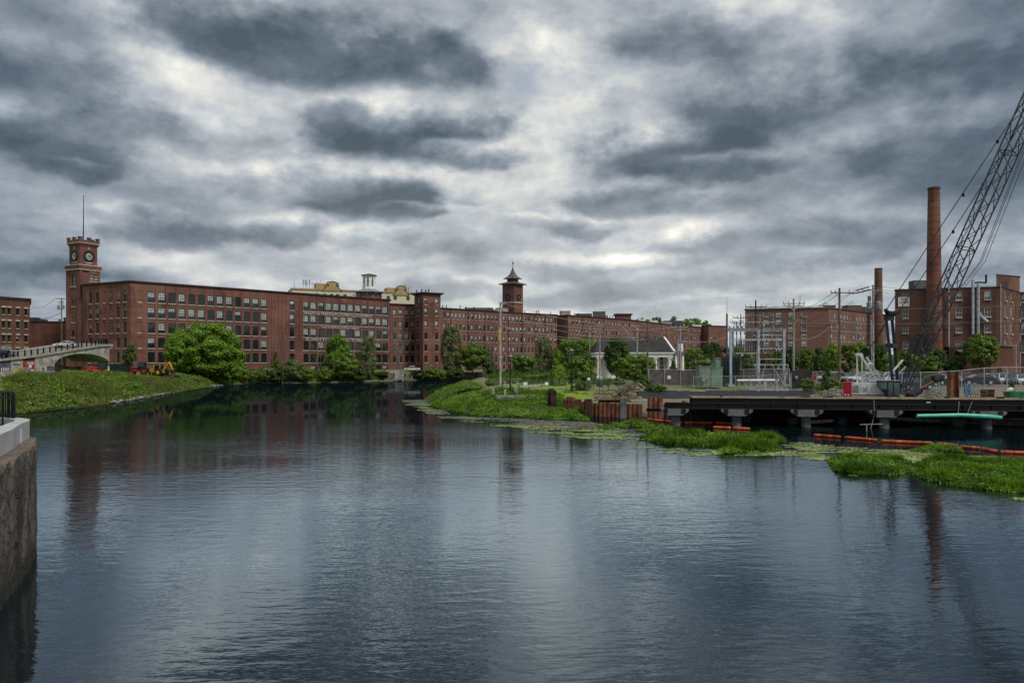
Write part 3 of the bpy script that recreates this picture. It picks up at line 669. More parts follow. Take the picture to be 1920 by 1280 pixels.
# drain pipes on the river front
for (root, A, B, pxs, zt) in ((E1, pp(823, 272), pp(939, 294), (845, 877, 909), 25.4), (E2, pp(939, 294), pp(1044, 312), (953, 979, 1003, 1022), 25.4), (Fm, pp(1065, 314), pp(1191, 352), (1092, 1110, 1131), 25.4)):
    d = (Vector(B)-Vector(A)).normalized(); nr = Vector((d.y, -d.x))
    for px in pxs:
        q = Vector(on(A, B, px))+nr*.16; m_ = MB(); m_.tube([(q.x, q.y, 4), (q.x, q.y, zt)], .10, 6); m_.build('drain_pipe', M_dsteel, root)

# ---------------------------------------------------------------- battlemented clock tower (far left)
cp, cs = sq_tower(149, 208, 124.5, 187.5)
lowZ = 33.0
ct = thing('clock_tower', 'tall battlemented brick clock tower with flagpole at the left end of the mills', 'tower', (cp[0][0], cp[0][1], 5.0))
def fp(face, s_, z, k=0.0, poly=cp):
    """point on a face of a square plan: s_ in 0..1 from its left end seen from outside, k outward"""
    A, B = (Vector(poly[0]), Vector(poly[1])) if face == 'r' else (Vector(poly[3]), Vector(poly[0]))
    d = B-A; L = d.length; n_ = Vector((d.y, -d.x)).normalized(); p = A+d*s_+n_*k; return Vector((p.x, p.y, z))
def fang(face, poly=cp):
    A, B = (poly[0], poly[1]) if face == 'r' else (poly[3], poly[0]); return math.atan2(B[1]-A[1], B[0]-A[0])
def zc(py): return pz(py, 208.5)
b = MB(); wins_r = []; 
W_l = [(2.35, .55, 13.5, 16.3), (3.3, .55, 13.5, 16.3), (2.35, .55, 9.3, 12.3), (3.3, .55, 9.3, 12.3)]
# lower shaft
def wl(s_, w_, a, c_): return (s_*cs-w_/2, s_*cs+w_/2, a, c_)
Lw = [wl(.44, .5, zc(574), zc(562)), wl(.62, .5, zc(574), zc(562)), wl(.44, .5, zc(604), zc(592)), wl(.62, .5, zc(604), zc(592)), wl(.5, 1.3, zc(632), zc(619)), wl(.52, 1.5, zc(536), zc(516))]
Rw = [wl(.56, .8, zc(521), zc(511.5)), wl(.80, .8, zc(521), zc(511.5))]
grid_wall(b, cp[3], cp[0], 5, lowZ, Lw); grid_wall(b, cp[0], cp[1], 5, lowZ, Rw); grid_wall(b, cp[1], cp[2], 5, lowZ, []); grid_wall(b, cp[2], cp[3], 5, lowZ, [])
for f_ in ('l', 'r'):                       # corner buttress strips
    for s0, s1 in ((0.0, .13), (.87, 1.0)):
        a, c_ = fp(f_, s0, 0), fp(f_, s1, 0); a2, c2 = fp(f_, s0, 0, .22), fp(f_, s1, 0, .22); b.prism([tuple(a2)[:2], tuple(c2)[:2], tuple(c_)[:2], tuple(a)[:2]], 5, lowZ-.8)
b.build('shaft', M_brickT, ct)
led = MB(); led.prism(offset_poly(cp, .35), zc(505), zc(497)); led.build('balcony', M_brickT, ct)
for z in (zc(505)-.12, zc(497)): m_ = MB(); m_.prism(offset_poly(cp, .48), z, z+.22); m_.build('stone_band', M_stone, ct)
up = offset_poly(cp, -.45); ut = MB(); ut.prism(up, zc(497)+.2, zc(456)); ut.build('clock_stage', M_brickT, ct)
for i, (e, py0, py1) in enumerate(((-.30, 460, 457.5), (-.1, 457.4, 455))): m_ = MB(); m_.prism(offset_poly(cp, e), zc(py0), zc(py1)); m_.build('corbel_band', M_brickT, ct)
m_ = MB(); m_.prism(offset_poly(cp, .1), zc(455)+.002, zc(454)+.05); m_.build('stone_band', M_stone, ct)
bt = MB(); bp = offset_poly(cp, -.02)
bt.prism(bp, zc(454)+.06, zc(448.5)); bt.build('parapet', M_brickT, ct)
for i in range(4):
    A, B = Vector(bp[i]), Vector(bp[(i+1) % 4]); d = B-A; nr = Vector((d.y, -d.x)).normalized()
    for s_ in (.07, .5, .93) if i in (0, 3) else (.5,):
        c_ = A+d*s_-nr*.3; m_ = MB(); wd = .42; t2 = d.normalized()*wd; n2 = nr*.3
        m_.prism([tuple(c_-t2+n2), tuple(c_-t2-n2), tuple(c_+t2-n2), tuple(c_+t2+n2)][::-1], zc(448.5)+.002, zc(445)); m_.cur = 1
        t3 = t2*1.22; n3 = n2*1.3; m_.prism([tuple(c_-t3+n3), tuple(c_-t3-n3), tuple(c_+t3-n3), tuple(c_+t3+n3)][::-1], zc(445)+.001, zc(443.2)); m_.build('merlon', [M_brickT, M_slate], ct)
def clock(root, face, s_, z, r, poly, k=.06, dial=M_clock, nm='clock_face', t1=(4, 10), skel=False):
    c_ = fp(face, s_, z, k, poly); a = fang(face, poly)
    M = Matrix.Translation(c_) @ Matrix.Rotation(a, 4, 'Z') @ Matrix.Rotation(R(90), 4, 'X')       # local x right, y up, z outward
    def T(x, y, z_=0): return tuple(M @ Vector((x, y, z_)))
    ring = MB(); n = 28
    for i in range(n):
        q0, q1 = 2*math.pi*i/n, 2*math.pi*(i+1)/n
        def rp(rr, q, z_): return T(rr*math.cos(q), rr*math.sin(q), z_)
        ring.quad(rp(r*.80, q0, .22), rp(r*1.08, q0, .22), rp(r*1.08, q1, .22), rp(r*.80, q1, .22)); ring.quad(rp(r*1.08, q0, 0), rp(r*1.08, q1, 0), rp(r*1.08, q1, .22), rp(r*1.08, q0, .22)); ring.quad(rp(r*.8, q0, .22), rp(r*.8, q1, .22), rp(r*.8, q1, 0), rp(r*.8, q0, 0))
    rg = ring.build('clock_ring', M_black, root)
    ds = MB(); ds.quad(*[T(r*.82*math.cos(2*math.pi*i/n), r*.82*math.sin(2*math.pi*i/n), .05) for i in range(n)]); dl = ds.build(nm, dial, root)
    nu = MB()
    for i in range(12):
        q = 2*math.pi*i/12; u = (math.cos(q), math.sin(q)); v = (-u[1], u[0]); a0, a1, w_ = r*.52, r*.73, r*.05
        nu.quad(*[T(u[0]*rr+v[0]*w_*sg, u[1]*rr+v[1]*w_*sg, .07) for rr, sg in ((a0, -1), (a1, -1), (a1, 1), (a0, 1))])
    nu.build('numerals', M_black if not skel else M_clock, dl)
    hd = MB(); hh, mn = t1
    for ang_, ln, w_ in ((2*math.pi*(hh+mn/60)/12, r*.42, r*.07), (2*math.pi*mn/60, r*.66, r*.045)):
        u = (math.sin(ang_), math.cos(ang_)); v = (u[1], -u[0]); hd.quad(*[T(u[0]*rr+v[0]*w_*sg, u[1]*rr+v[1]*w_*sg, .10) for rr, sg in ((-r*.1, 1), (ln, 1), (ln, -1), (-r*.1, -1))][::-1])
    hd.build('clock_hands', M_black if not skel else M_clock, dl)
clock(ct, 'r', .5, zc(478.3), 1.42, up); clock(ct, 'l', .5, zc(478.3), 1.42, up)
for f_ in ('r', 'l'):
    a = fp(f_, .30, 0, .02, up); c_ = fp(f_, .70, 0, .02, up); m_ = MB(); m_.bar((a.x, a.y, zc(490.5)), (c_.x, c_.y, zc(490.5)), .2, .22); m_.build('stone_sill', M_stone, ct)
    a = fp(f_, .5, zc(463.5), .03, up); m_ = MB(); m_.box(a.x-.13, a.x+.13, a.y-.13, a.y+.13, a.z-.35, a.z+.35); m_.build('keystone', M_stone, ct)
add_window(ct, fp('r', .56, zc(521), -.1), fang('r'), .8, zc(511.5)-zc(521), 'white', 0); add_window(ct, fp('r', .80, zc(521), -.1), fang('r'), .8, zc(511.5)-zc(521), 'white', 0)
add_window(ct, fp('l', .52, zc(536), -.1), fang('l'), 1.5, zc(516)-zc(536), 'narrow', 0)
for s_, a_, c_ in ((.44, 574, 562), (.62, 574, 562), (.44, 604, 592), (.62, 604, 592)): add_window(ct, fp('l', s_, zc(a_), -.1), fang('l'), .5, zc(c_)-zc(a_), 'narrow', 0)
add_window(ct, fp('l', .5, zc(632), -.1), fang('l'), 1.3, zc(619)-zc(632), 'narrow', 0); add_window(ct, fp('r', .5, zc(499), -.38), fang('r'), .75, 1.3, 'white', 0)
for f_, s0, s1, py in (('r', .45, .9, 526), ('r', .47, .88, 508.5), ('l', .25, .8, 537.5)):
    a = fp(f_, s0, 0, .03); c_ = fp(f_, s1, 0, .03); m_ = MB(); m_.bar((a.x, a.y, zc(py)), (c_.x, c_.y, zc(py)), .22, .24); m_.build('stone_sill', M_stone, ct)
mid = sum((Vector(p) for p in cp), Vector((0, 0)))/4
fpn = MB(); fpn.tube([(mid.x, mid.y, zc(450)), (mid.x+.1, mid.y, zc(364))], [.16, .07], 8); fpn.lathe([(.02, 0), (.22, .2), (.02, .45)], (mid.x+.1, mid.y, zc(364)), 8); fpn.build('flagpole', M_black, ct)

# ---------------------------------------------------------------- pagoda-roofed clock tower
tq, tsz = sq_tower(964, 300, 941.8, 980.8)
def ze(py): return pz(py, 301)
pt2 = thing('clock_tower', 'small brick clock tower with flared grey pagoda roof and weathervane above the long mill', 'tower', (tq[0][0], tq[0][1], 20))
m_ = MB(); m_.prism(tq, 20, ze(530)); m_.build('shaft', M_brickT, pt2)
m_ = MB(); m_.prism(offset_poly(tq, .32), ze(568), ze(566)); m_.build('stone_band', M_stone, pt2)
for i in range(4):
    m_ = MB(); m_.prism(offset_poly(tq, .12), ze(583)+i*.85, ze(583)+i*.85+.3); m_.build('brick_course', M_brickT, pt2) if i < 3 else None
m_ = MB(); m_.prism(offset_poly(tq, 1.15), ze(532.5), ze(531)); o_ = offset_poly(tq, 1.15); ip = offset_poly(tq, -1.0)
n = len(m_.v); 
for i in range(4):
    j = (i+1) % 4; m_.quad((*o_[i], ze(531)), (*o_[j], ze(531)), (*ip[j], ze(527.5)), (*ip[i], ze(527.5)))
m_.build('eaves', M_slate, pt2)
ln_ = offset_poly(tq, -1.35); m_ = MB(); m_.prism(ln_, ze(529), ze(521)); m_.build('lantern', M_brickT, pt2)
cm = sum((Vector(p) for p in tq), Vector((0, 0)))/4
prof = [(.54, 521.6), (.53, 520.6), (.40, 518.5), (.27, 515.5), (.165, 511.5), (.095, 507), (.045, 502.5), (.012, 499)]; m_ = MB()
rings = [[(cm.x+(p[0]-cm.x)*k*2*.86, cm.y+(p[1]-cm.y)*k*2*.86, ze(py)) for p in tq] for k, py in prof]
for a, c_ in zip(rings[:-1], rings[1:]):
    for i in range(4): m_.quad(a[i], a[(i+1) % 4], c_[(i+1) % 4], c_[i])
m_.quad(*rings[0][::-1]); m_.build('flared_roof', M_slate, pt2)
m_ = MB(); m_.tube([(cm.x, cm.y, ze(503)), (cm.x, cm.y, ze(484))], [.10, .04], 6); m_.bar((cm.x-.9, cm.y, ze(496)), (cm.x+.9, cm.y, ze(496)), .09); m_.bar((cm.x, cm.y-.9, ze(496)), (cm.x, cm.y+.9, ze(496)), .09); m_.blob((cm.x, cm.y, ze(500.5)), .28, 1, amp=0); m_.hexa([(cm.x-.3, cm.y-.03, ze(493)), (cm.x+.5, cm.y-.03, ze(492.5)), (cm.x+.5, cm.y+.03, ze(492.5)), (cm.x-.3, cm.y+.03, ze(493)), (cm.x-.1, cm.y-.03, ze(490)), (cm.x+.25, cm.y-.03, ze(489)), (cm.x+.25, cm.y+.03, ze(489)), (cm.x-.1, cm.y+.03, ze(490))]); m_.build('weathervane', M_black, pt2)
clock(pt2, 'l', .50, ze(556.4), 1.15, tq, dial=M_black, skel=True, t1=(1, 34)); clock(pt2, 'r', .5, ze(556.4), 1.15, tq, dial=M_black, skel=True, t1=(1, 34))
for f_ in ('l', 'r'):
    for s_ in (.3, .7):
        for py, hh in ((549.5, 1.0), (565.5, .4)):
            c_ = fp(f_, s_, ze(py), .02, tq); m_ = MB(); A = fang(f_, tq); dx, dy = math.cos(A)*.32, math.sin(A)*.32
            m_.quad((c_.x-dx, c_.y-dy, c_.z), (c_.x+dx, c_.y+dy, c_.z), (c_.x+dx, c_.y+dy, c_.z+hh), (c_.x, c_.y, c_.z+hh+.35), (c_.x-dx, c_.y-dy, c_.z+hh)); o = m_.build('louvre', M_glass, pt2)

# ---------------------------------------------------------------- white cupola on the named mill
cx, cy = pp(692, 268); cz0 = 27.8
cu = thing('cupola', 'white open arched cupola with grey hipped cap on an octagonal brick base above the mill', 'cupola', (cx, cy, cz0))
def zk(py): return pz(py, 268)
def octo(r, rot=22.5): return [(cx+r*math.cos(R(rot+45*i)), cy+r*math.sin(R(rot+45*i))) for i in range(8)]
m_ = MB(); m_.prism(octo(4.6), cz0, zk(549)); m_.build('brick_base', M_brick, cu)
m_ = MB(); a, c_ = octo(5.6), octo(2.45); m_.prism(a, zk(549)+.002, zk(548))
for i in range(8): j = (i+1) % 8; m_.quad((*a[i], zk(548)), (*a[j], zk(548)), (*c_[j], zk(542.3)), (*c_[i], zk(542.3)))
m_.build('skirt_roof', M_grey, cu)
for i in (4, 5, 6):
    A = R(22.5+45*i+22.5); x, y = cx+4.26*math.cos(A), cy+4.26*math.sin(A); tx, ty = -math.sin(A), math.cos(A); z = zk(557); m_ = MB()
    m_.quad((x-tx*.5, y-ty*.5, z), (x+tx*.5, y+ty*.5, z), (x+tx*.5, y+ty*.5, z+1.0), (x, y, z+1.6), (x-tx*.5, y-ty*.5, z+1.0)); m_.build('arched_opening', M_glass, cu)
m_ = MB(); m_.prism(octo(2.42), zk(542.5), zk(538.5)); m_.build('lantern_base', M_white, cu)
for i in range(8):
    A0, A1 = R(22.5+45*i), R(22.5+45*(i+1)); p0, p1 = Vector((cx+2.3*math.cos(A0), cy+2.3*math.sin(A0))), Vector((cx+2.3*math.cos(A1), cy+2.3*math.sin(A1))); z0_, z1_ = zk(538.5)+.002, zk(517)
    d = (p1-p0); nr = Vector((d.y, -d.x)).normalized(); m_ = MB()
    def q(s_, z): p = p0+d*s_; return (p.x, p.y, z)
    def pr(s0, s1, a, c2): 
        u, v = p0+d*s0, p0+d*s1; m_.prism([tuple(u), tuple(v), tuple(v-nr*.18), tuple(u-nr*.18)], a, c2)
    hh = z1_-z0_; pr(0, .24, z0_, z1_); pr(.76, 1, z0_, z1_); pr(.24, .76, z0_+hh*.84, z1_)
    pr(.24, .36, z0_+hh*.62, z0_+hh*.84); pr(.64, .76, z0_+hh*.62, z0_+hh*.84); pr(.24, .32, z0_+hh*.50, z0_+hh*.56); pr(.68, .76, z0_+hh*.50, z0_+hh*.56)
    m_.build('arcade_panel', M_white, cu)
m_ = MB(); a = octo(3.0); m_.prism(a, zk(517)+.002, zk(516)); 
for i in range(8): j = (i+1) % 8; m_.quad((*a[i], zk(516)), (*a[j], zk(516)), (cx, cy, zk(512.6)))
m_.build('cap_roof', M_slate, cu)

# ---------------------------------------------------------------- cream hotel-like block behind
hp = [pp(548, 318), pp(792, 340)]; hd = (Vector(hp[1])-Vector(hp[0])).normalized(); hi = Vector((-hd.y, hd.x))*16
hu = [ray_u(hp[0], hp[1], x) for x in (557, 576, 594, 609, 622, 633, 647, 664, 728, 741, 765, 780)]
ztl = 6+(680-538)*318/F
hotel = building('stucco_building', 'cream stucco building with ochre curved gables and aerials behind the mill roof', 'building', [hp[0], hp[1], tuple(Vector(hp[1])+hi), tuple(Vector(hp[0])+hi)], 20, 37.8, {0: [(u, 1.5, 34.2, 35.9, 'far') for u in hu]}, M_copperL, 'far', corn=.2, cornh=.3, roofm=M_ochre, arch=False, sill=False, blind=.3)
hn = Vector((hd.y, -hd.x))
m_ = MB(); a = Vector(hp[0])+hn*.1; c_ = Vector(hp[1])+hn*.1; m_.prism([tuple(a+hn*.25), tuple(c_+hn*.25), tuple(c_-hn*.2), tuple(a-hn*.2)], 37.25, 37.75); m_.build('ochre_band', M_ochre, hotel)
def gable(px, zb, w_, h_):
    u = ray_u(hp[0], hp[1], px); prof = [(-1, 0), (-.86, .12), (-.66, .3), (-.62, .72), (-.5, .88), (-.2, .95), (0, 1), (.2, .95), (.5, .88), (.62, .72), (.66, .3), (.86, .12), (1, 0)]
    m_ = MB(); o0 = Vector(hp[0])+hd*u+hn*.4; f1, f2 = [], []
    for s_, t_ in prof: q = o0+hd*(s_*w_/2); f1.append((q.x, q.y, zb+t_*h_)); q2 = q-hn*.6; f2.append((q2.x, q2.y, zb+t_*h_))
    m_.quad(*f1); m_.quad(*f2[::-1])
    for i in range(len(f1)-1): m_.quad(f1[i+1], f1[i], f2[i], f2[i+1])
    g_ = m_.build('curved_gable', M_ochre, hotel)
    rim = MB(); rim.tube([tuple(Vector(p)-Vector((0, 0, .02))) for p in f1], .16, 4); rim.build('gable_rim', M_corn, g_)
    for s_ in (-.22, .22): q = o0+hd*(s_*w_)+hn*.03; m2 = MB(); m2.quad(*[(q.x+hd.x*a, q.y+hd.y*a, zb+h_*.55+c2) for a, c2 in ((-.4, -.5), (.4, -.5), (.4, .5), (-.4, .5))]); m2.build('gable_window', M_glass, g_)
    q = o0-hn*4-hd*(w_*.62); m3 = MB(); m3.prism([tuple(q-hd*1.5+hn*3), tuple(q+hd*3+hn*3), tuple(q+hd*3-hn*3), tuple(q-hd*1.5-hn*3)], zb+.3, zb+h_*.74); m3.build('roof_house', M_ochre, hotel)
gable(623, 37.2, 8.6, 4.2); gable(752, 36.4, 7.6, 4.4)
for i, (px, py) in enumerate(((548, 526), (565, 524), (569, 524), (572, 526), (577, 524), (583, 528), (590, 527), (598, 524), (726, 536), (758, 534), (764, 538), (769, 538), (606, 528))):
    x, y = on(hp[0], hp[1], px); m_ = MB(); zt = pz(py, y+3); m_.tube([(x, y+3, 37.0), (x, y+3, zt)], .07, 5)
    if i in (1, 2, 3, 4, 9, 10): m_.box(x-.2, x+.2, y+2.8, y+3.0, zt-2.2, zt)
    if i in (5, 6): m_.bar((x-1.6, y+3, zt-1), (x+1.6, y+3, zt-1), .12)
    m_.build('aerial', M_grey, hotel)

# ---------------------------------------------------------------- buildings at far left
q0, q1 = pp(-40, 202), pp(56, 214); us = [ray_u(q0, q1, p) for p in (6.5, 17, 33, 48.5)]
hz_ = [(19.5, 21.4), (15.7, 17.7), (11.9, 13.8), (8.2, 10.1)]
fl_ = [(u, .75, a, c_, 'narrow') for u in us for a, c_ in hz_]
brL = building('brick_building', 'brown brick building with small pale framed windows at the left edge behind the ramp', 'building', [q0, q1, tuple(Vector(q1)*1.08), tuple(Vector(q0)*1.08)], 4, 24.1, {0: fl_}, M_oldbr, 'plainwhite', corn=.35, cornh=.9, blind=.1, cornm=M_stone, arch=False)
for u, wd, a, c_, _ in fl_:
    d = (Vector(q1)-Vector(q0)).normalized(); nr = Vector((d.y, -d.x)); c2 = Vector(q0)+d*u+nr*.12; m_ = MB(); m_.bar((c2.x-d.x*.6, c2.y-d.y*.6, c_+.2), (c2.x+d.x*.6, c2.y+d.y*.6, c_+.2), .25, .4); m_.build('lintel', M_stone, brL)
q0, q1 = pp(54, 226), pp(130, 226)
ann = building('brick_annex', 'low windowless red brick annex between the brown building and the clock tower', 'building', [q0, q1, (q1[0]-3, 242), (q0[0]-3, 242)], 4, 18.4, {}, M_brick, corn=.2, cornh=.5)
for px, w_, h_ in ((62, 2, 1.2), (73, 3, .6), (125, 2, 1.2)): rbox(ann, px, 229, w_, 2, 18.6, h_, M_slate)
M_brickM = brick_mat('mauve_brick', (.21, .10, .082), (.15, .075, .062), stain=0.2)
# ---------------------------------------------------------------- right-hand buildings
q0, q1, q2 = pp(1397, 300), pp(1554, 290), pp(1662, 334)
usl = [ray_u(q0, q1, p) for p in (1437, 1460, 1484, 1508)]
r5 = [(24.2, 26.0), (21.4, 23.2), (18.5, 20.3), (15.6, 17.5), (12.8, 14.7), (10, 11.8)]
uu = [ray_u(q1, q2, p) for p in lin(1559.5, 1655, 17)]
rr = [(22.6, 25.2), (18.6, 21.2), (14.6, 17.2), (10.6, 13.2), (6.6, 9.2)]
mR = building('brick_mill', 'broad five storey brick mill with pale roof edge and green topped cupolas, behind the substation', 'mill', [q0, q1, q2, (q2[0]-20, q2[1]+14), (q0[0]*1.07+3, q0[1]*1.07)], 3, 27.4,
              {0: [(u, 1.9, a, b_, 'white') for u in usl for a, b_ in r5], 1: [(u, 1.25, a, b_, 'plainwhite') for u in uu for a, b_ in rr]}, M_brickM, 'white', corn=.5, cornh=.5, roofm=M_slate, blind=.45, arch=False)
m_ = MB(); a, c_ = Vector(q0)+Vector((1, 3)), Vector(q1)+Vector((-1, 3)); m_.bar((a.x, a.y, 28.0), (c_.x, c_.y, 28.0), .5, .8); m_.build('roof_edge', M_white, mR)
for px, d, top in ((1547, 300, 563), (1597, 318, 563)):
    x, y = pp(px, d); z0 = 27.6; zt = pz(573, d); zp = pz(top, d); m_ = MB(); m_.box(x-2.6, x+3.4, y-2, y+4, z0, zt); m_.cur = 2; m_.box(x-2.8, x+3.6, y-2.2, y+4.2, zt, zt+.25); m_.cur = 1
    for k in range(4):
        cs_ = [(x-1.6, y-1.4), (x+2.0, y-1.4), (x+2.0, y+2.2), (x-1.6, y+2.2)]; a, c2 = cs_[k], cs_[(k+1) % 4]; m_.quad((*a, zt+.26), (*c2, zt+.26), (x+.2, y+.4, zp-.5))
    m_.tube([(x+.2, y+.4, zp-.8), (x+.2, y+.4, zp)], .12, 5); m_.build('cupola', [M_brickF, M_copper, M_white], mR)
rbox(mR, 1618, 322, 8, 4, 27.6, 2.4, M_slate); rbox(mR, 1463, 302, 6, 3, 27.6, 1.0, M_slate); rbox(mR, 1525, 300, 7, 3, 27.6, .9, M_conc)
for px, py in ((1473.5, 553), (1501, 552), (1498, 554)):
    x, y = pp(px, 302); m_ = MB(); m_.tube([(x, y, 27.5), (x, y, pz(py, 302))], .06, 5); m_.build('aerial', M_grey, mR)

def chimney(label, px, d, ytop, r0, r1, z0, m, bands, name='smokestack', ring=.018):
    x, y = pp(px, d); zt = pz(ytop, d); root = thing(name, label, 'chimney', (x, y, z0))
    b_ = MB(); n = 12; b_.lathe([(r0+(r1-r0)*i/n, (zt-z0)*i/n) for i in range(n+1)], (x, y, z0), 20); b_.build('shaft', m, root, smooth=False)
    for i in range(bands):
        z = z0+(zt-z0)*(i+1)/(bands+1); rr_ = r0+(r1-r0)*(i+1)/(bands+1); k = MB(); k.lathe([(rr_, 0), (rr_+ring, 0), (rr_+ring, .10), (rr_, .10)], (x, y, z), 20); k.build('iron_band', M_corn, root)
    k = MB(); k.lathe([(r1+.01, -.5), (r1+.09, -.45), (r1+.09, 0), (r1-.3, 0), (r1-.3, -.6)], (x, y, zt), 20); k.build('rim', M_corn, root); return root
# tall factory stack in front of its building
chimney('tall round orange brick smokestack with iron bands rising before the factory', 1751, 156, 352, 1.72, 1.12, 3, M_stack, 26)
chimney('slim weathered brick smokestack with broken top, left of the factory', 1647, 316, 503, 1.95, 1.5, 3, M_oldbr, 0)
text_px = pp(1647, 316)

f0, f1, f2, f3 = pp(1678, 160), pp(1876, 153.5), pp(1913, 166), pp(2040, 158)
def zf(py, d=157): return pz(py, d)
ff = []
for px, wd in ((1698, 1.15), (1798, 1.15), (1852, 1.15)):
    u = ray_u(f0, f1, px)
    for (a, b_) in ((623.5, 610), (595, 578.5), (563, 547)): ff.append((u, wd, zf(a), zf(b_), 'white'))
    ff.append((u, wd, zf(652), zf(639), 'white'))
fr2 = []
for px in (1885.5, 1896.5):
    u = ray_u(f1, f2, px)
    for (a, b_) in ((625, 603), (595, 572), (564, 544), (651, 636)): fr2.append((u, 1.75, pz(a, 157), pz(b_, 157), 'grid'))
fac = building('factory', 'red brick factory with white sash windows, silver ducts and a leasing banner on its wall', 'factory', [f0, f1, f2, (f2[0]+6, 190), (f0[0]*1.19+1, 190)], 3, 21.6, {0: ff, 1: fr2}, M_brickB, 'white', corn=.15, cornh=.3, blind=.25, arch=False, roofm=M_corn)
def on_f(px, z, k=.15):
    q = Vector(on(f0, f1, px)); d = (Vector(f1)-Vector(f0)).normalized(); nr = Vector((d.y, -d.x)); q += nr*k; return Vector((q.x, q.y, z))
angF = math.atan2(f1[1]-f0[1], f1[0]-f0[0])
for px, yt, yb, r in ((1823, 527, 628, .28), (1833, 534, 628, .28), (1778, 519, 655, .16), (1875, 536, 668, .08)):
    m_ = MB(); a = on_f(px, zf(yb), .5); m_.tube([tuple(a), (a.x, a.y, zf(yt))], r, 10); m_.build('duct' if r > .1 else 'downpipe', M_galv, fac)
m_ = MB(); a = on_f(1834, zf(588), .5); c_ = on_f(1851, zf(605), .5); m_.tube([tuple(a), tuple(on_f(1842, zf(598), .5)), tuple(c_)], .28, 8); m_.build('duct', M_galv, fac)
m_ = MB(); a = on_f(1822, zf(533), .4); m_.tube([tuple(a), tuple(on_f(1836, zf(531.5), .4)), tuple(on_f(1848, zf(533), .4))], .17, 8); m_.tube([tuple(on_f(1848, zf(533), .4)), tuple(on_f(1848, zf(518), .4))], .2, 8); m_.build('duct', M_dsteel, fac)
m_ = MB(); x, y = pp(1729, 163); m_.box(x-1.7, x+1.7, y, y+2.4, 22.3, 24.0); m_.cur = 1; m_.box(x+1.7, x+2.0, y, y+2.4, 22.3, 24.0); m_.cur = 0; m_.box(x-2.2, x+2.2, y-.2, y+2.6, 21.7, 22.3); m_.build('roof_fan', [M_slate, M_galv], fac)
m_ = MB(); x0, y0 = pp(1868, 164); x1, y1 = pp(1912, 168); zt = pz(516, 165); m_.prism([(x0, y0), (x1, y1), (x1+5, y1+8), (x0+5.4, y0+8)], 21.7, zt); m_.cur = 1; m_.prism(offset_poly([(x0, y0), (x1, y1), (x1+5, y1+8), (x0+5.4, y0+8)], .15), zt, zt+.15)
m_.quad(*[(x0+(x1-x0)*s_, y0+(y1-y0)*s_-.03, z) for s_, z in ((.25, 22.6), (.5, 22.6), (.5, 24), (.25, 24))]); m_.build('penthouse', [M_brickB, M_corn], fac)
# banner
c_ = on_f(1694.5, zf(564), .2); bw, bh = 2.15, 2.0; d2 = Vector((math.cos(angF), math.sin(angF)))
bn_ = thing('banner', 'white vinyl leasing banner with red lettering hung high on the factory wall', 'banner', tuple(c_-Vector((0, 0, bh/2))))
m_ = MB(); pa, pb = c_-Vector((d2.x, d2.y, 0))*bw/2, c_+Vector((d2.x, d2.y, 0))*bw/2; m_.prism([(pa.x, pa.y), (pb.x, pb.y), (pb.x-.02, pb.y+.04), (pa.x-.02, pa.y+.04)], c_.z-bh/2, c_.z+bh/2); m_.build('cloth', M_white, bn_)
for s, dz in (('FOR', .45), ('LEASE', -.15)):
    text_obj(s, .66, M_red, bn_, (-.02, -.035, bh/2+dz-.15), (R(90), 0, angF), align='CENTER')
# porch canopy and red shed at its foot
m_ = MB(); a, c_ = on_f(1786, 0, .0), on_f(1820, 0, .0); m_.hexa([(a.x, a.y-2.5, zf(661)), (c_.x, c_.y-2.5, zf(661)), (c_.x, c_.y-.01, zf(654)), (a.x, a.y-.01, zf(654)), (a.x, a.y-2.5, zf(660)), (c_.x, c_.y-2.5, zf(660)), (c_.x, c_.y-.01, zf(652.5)), (a.x, a.y-.01, zf(652.5))]); m_.build('canopy', M_slate, fac)
m_ = MB(); a = on_f(1770, 0, .0); c_ = on_f(1812, 0, 0); m_.box(a.x, c_.x, a.y-1.8, a.y-.2, 3, zf(650)); m_.build('porch', M_rustD, fac)
a, c_ = pp(1858, 146), pp(1900, 146); sh = thing('brick_shed', 'low dark red brick shed against the foot of the factory, right of the large tree', 'shed', (a[0], 146, 3.0)); m_ = MB(); m_.box(a[0], c_[0], 146, 152, 3.0, pz(650, 146)); m_.build('wall', M_stack, sh); m_ = MB(); m_.box(a[0]-.2, c_[0]+.2, 145.8, 152, pz(650, 146), pz(650, 146)+.2); m_.build('roof', M_corn, sh)
m_ = MB(); m_.quad(*[(x_, 145.97, z_) for x_, z_ in ((a[0]+1.2, 3.0), (a[0]+2.2, 3.0), (a[0]+2.2, 5.1), (a[0]+1.2, 5.1))]); m_.build('door', M_dsteel, sh)
# neighbour block at right edge
g0, g1 = pp(1914, 172), pp(2060, 166); us = [ray_u(g0, g1, p) for p in (1921, 1945)]
building('brick_block', 'brick block with tall pale windows cut off by the right edge behind the factory', 'building', [g0, g1, (g1[0]+20, 180), (g0[0]*1.2+1, 180)], 3, 22.0, {0: [(u, 2.2, pz(a, 170), pz(b_, 170), 'grid') for u in us for a, b_ in ((660, 640), (625, 603), (595, 572), (565, 546))]}, M_brickB, 'grid', corn=.2, cornh=.4, arch=False)

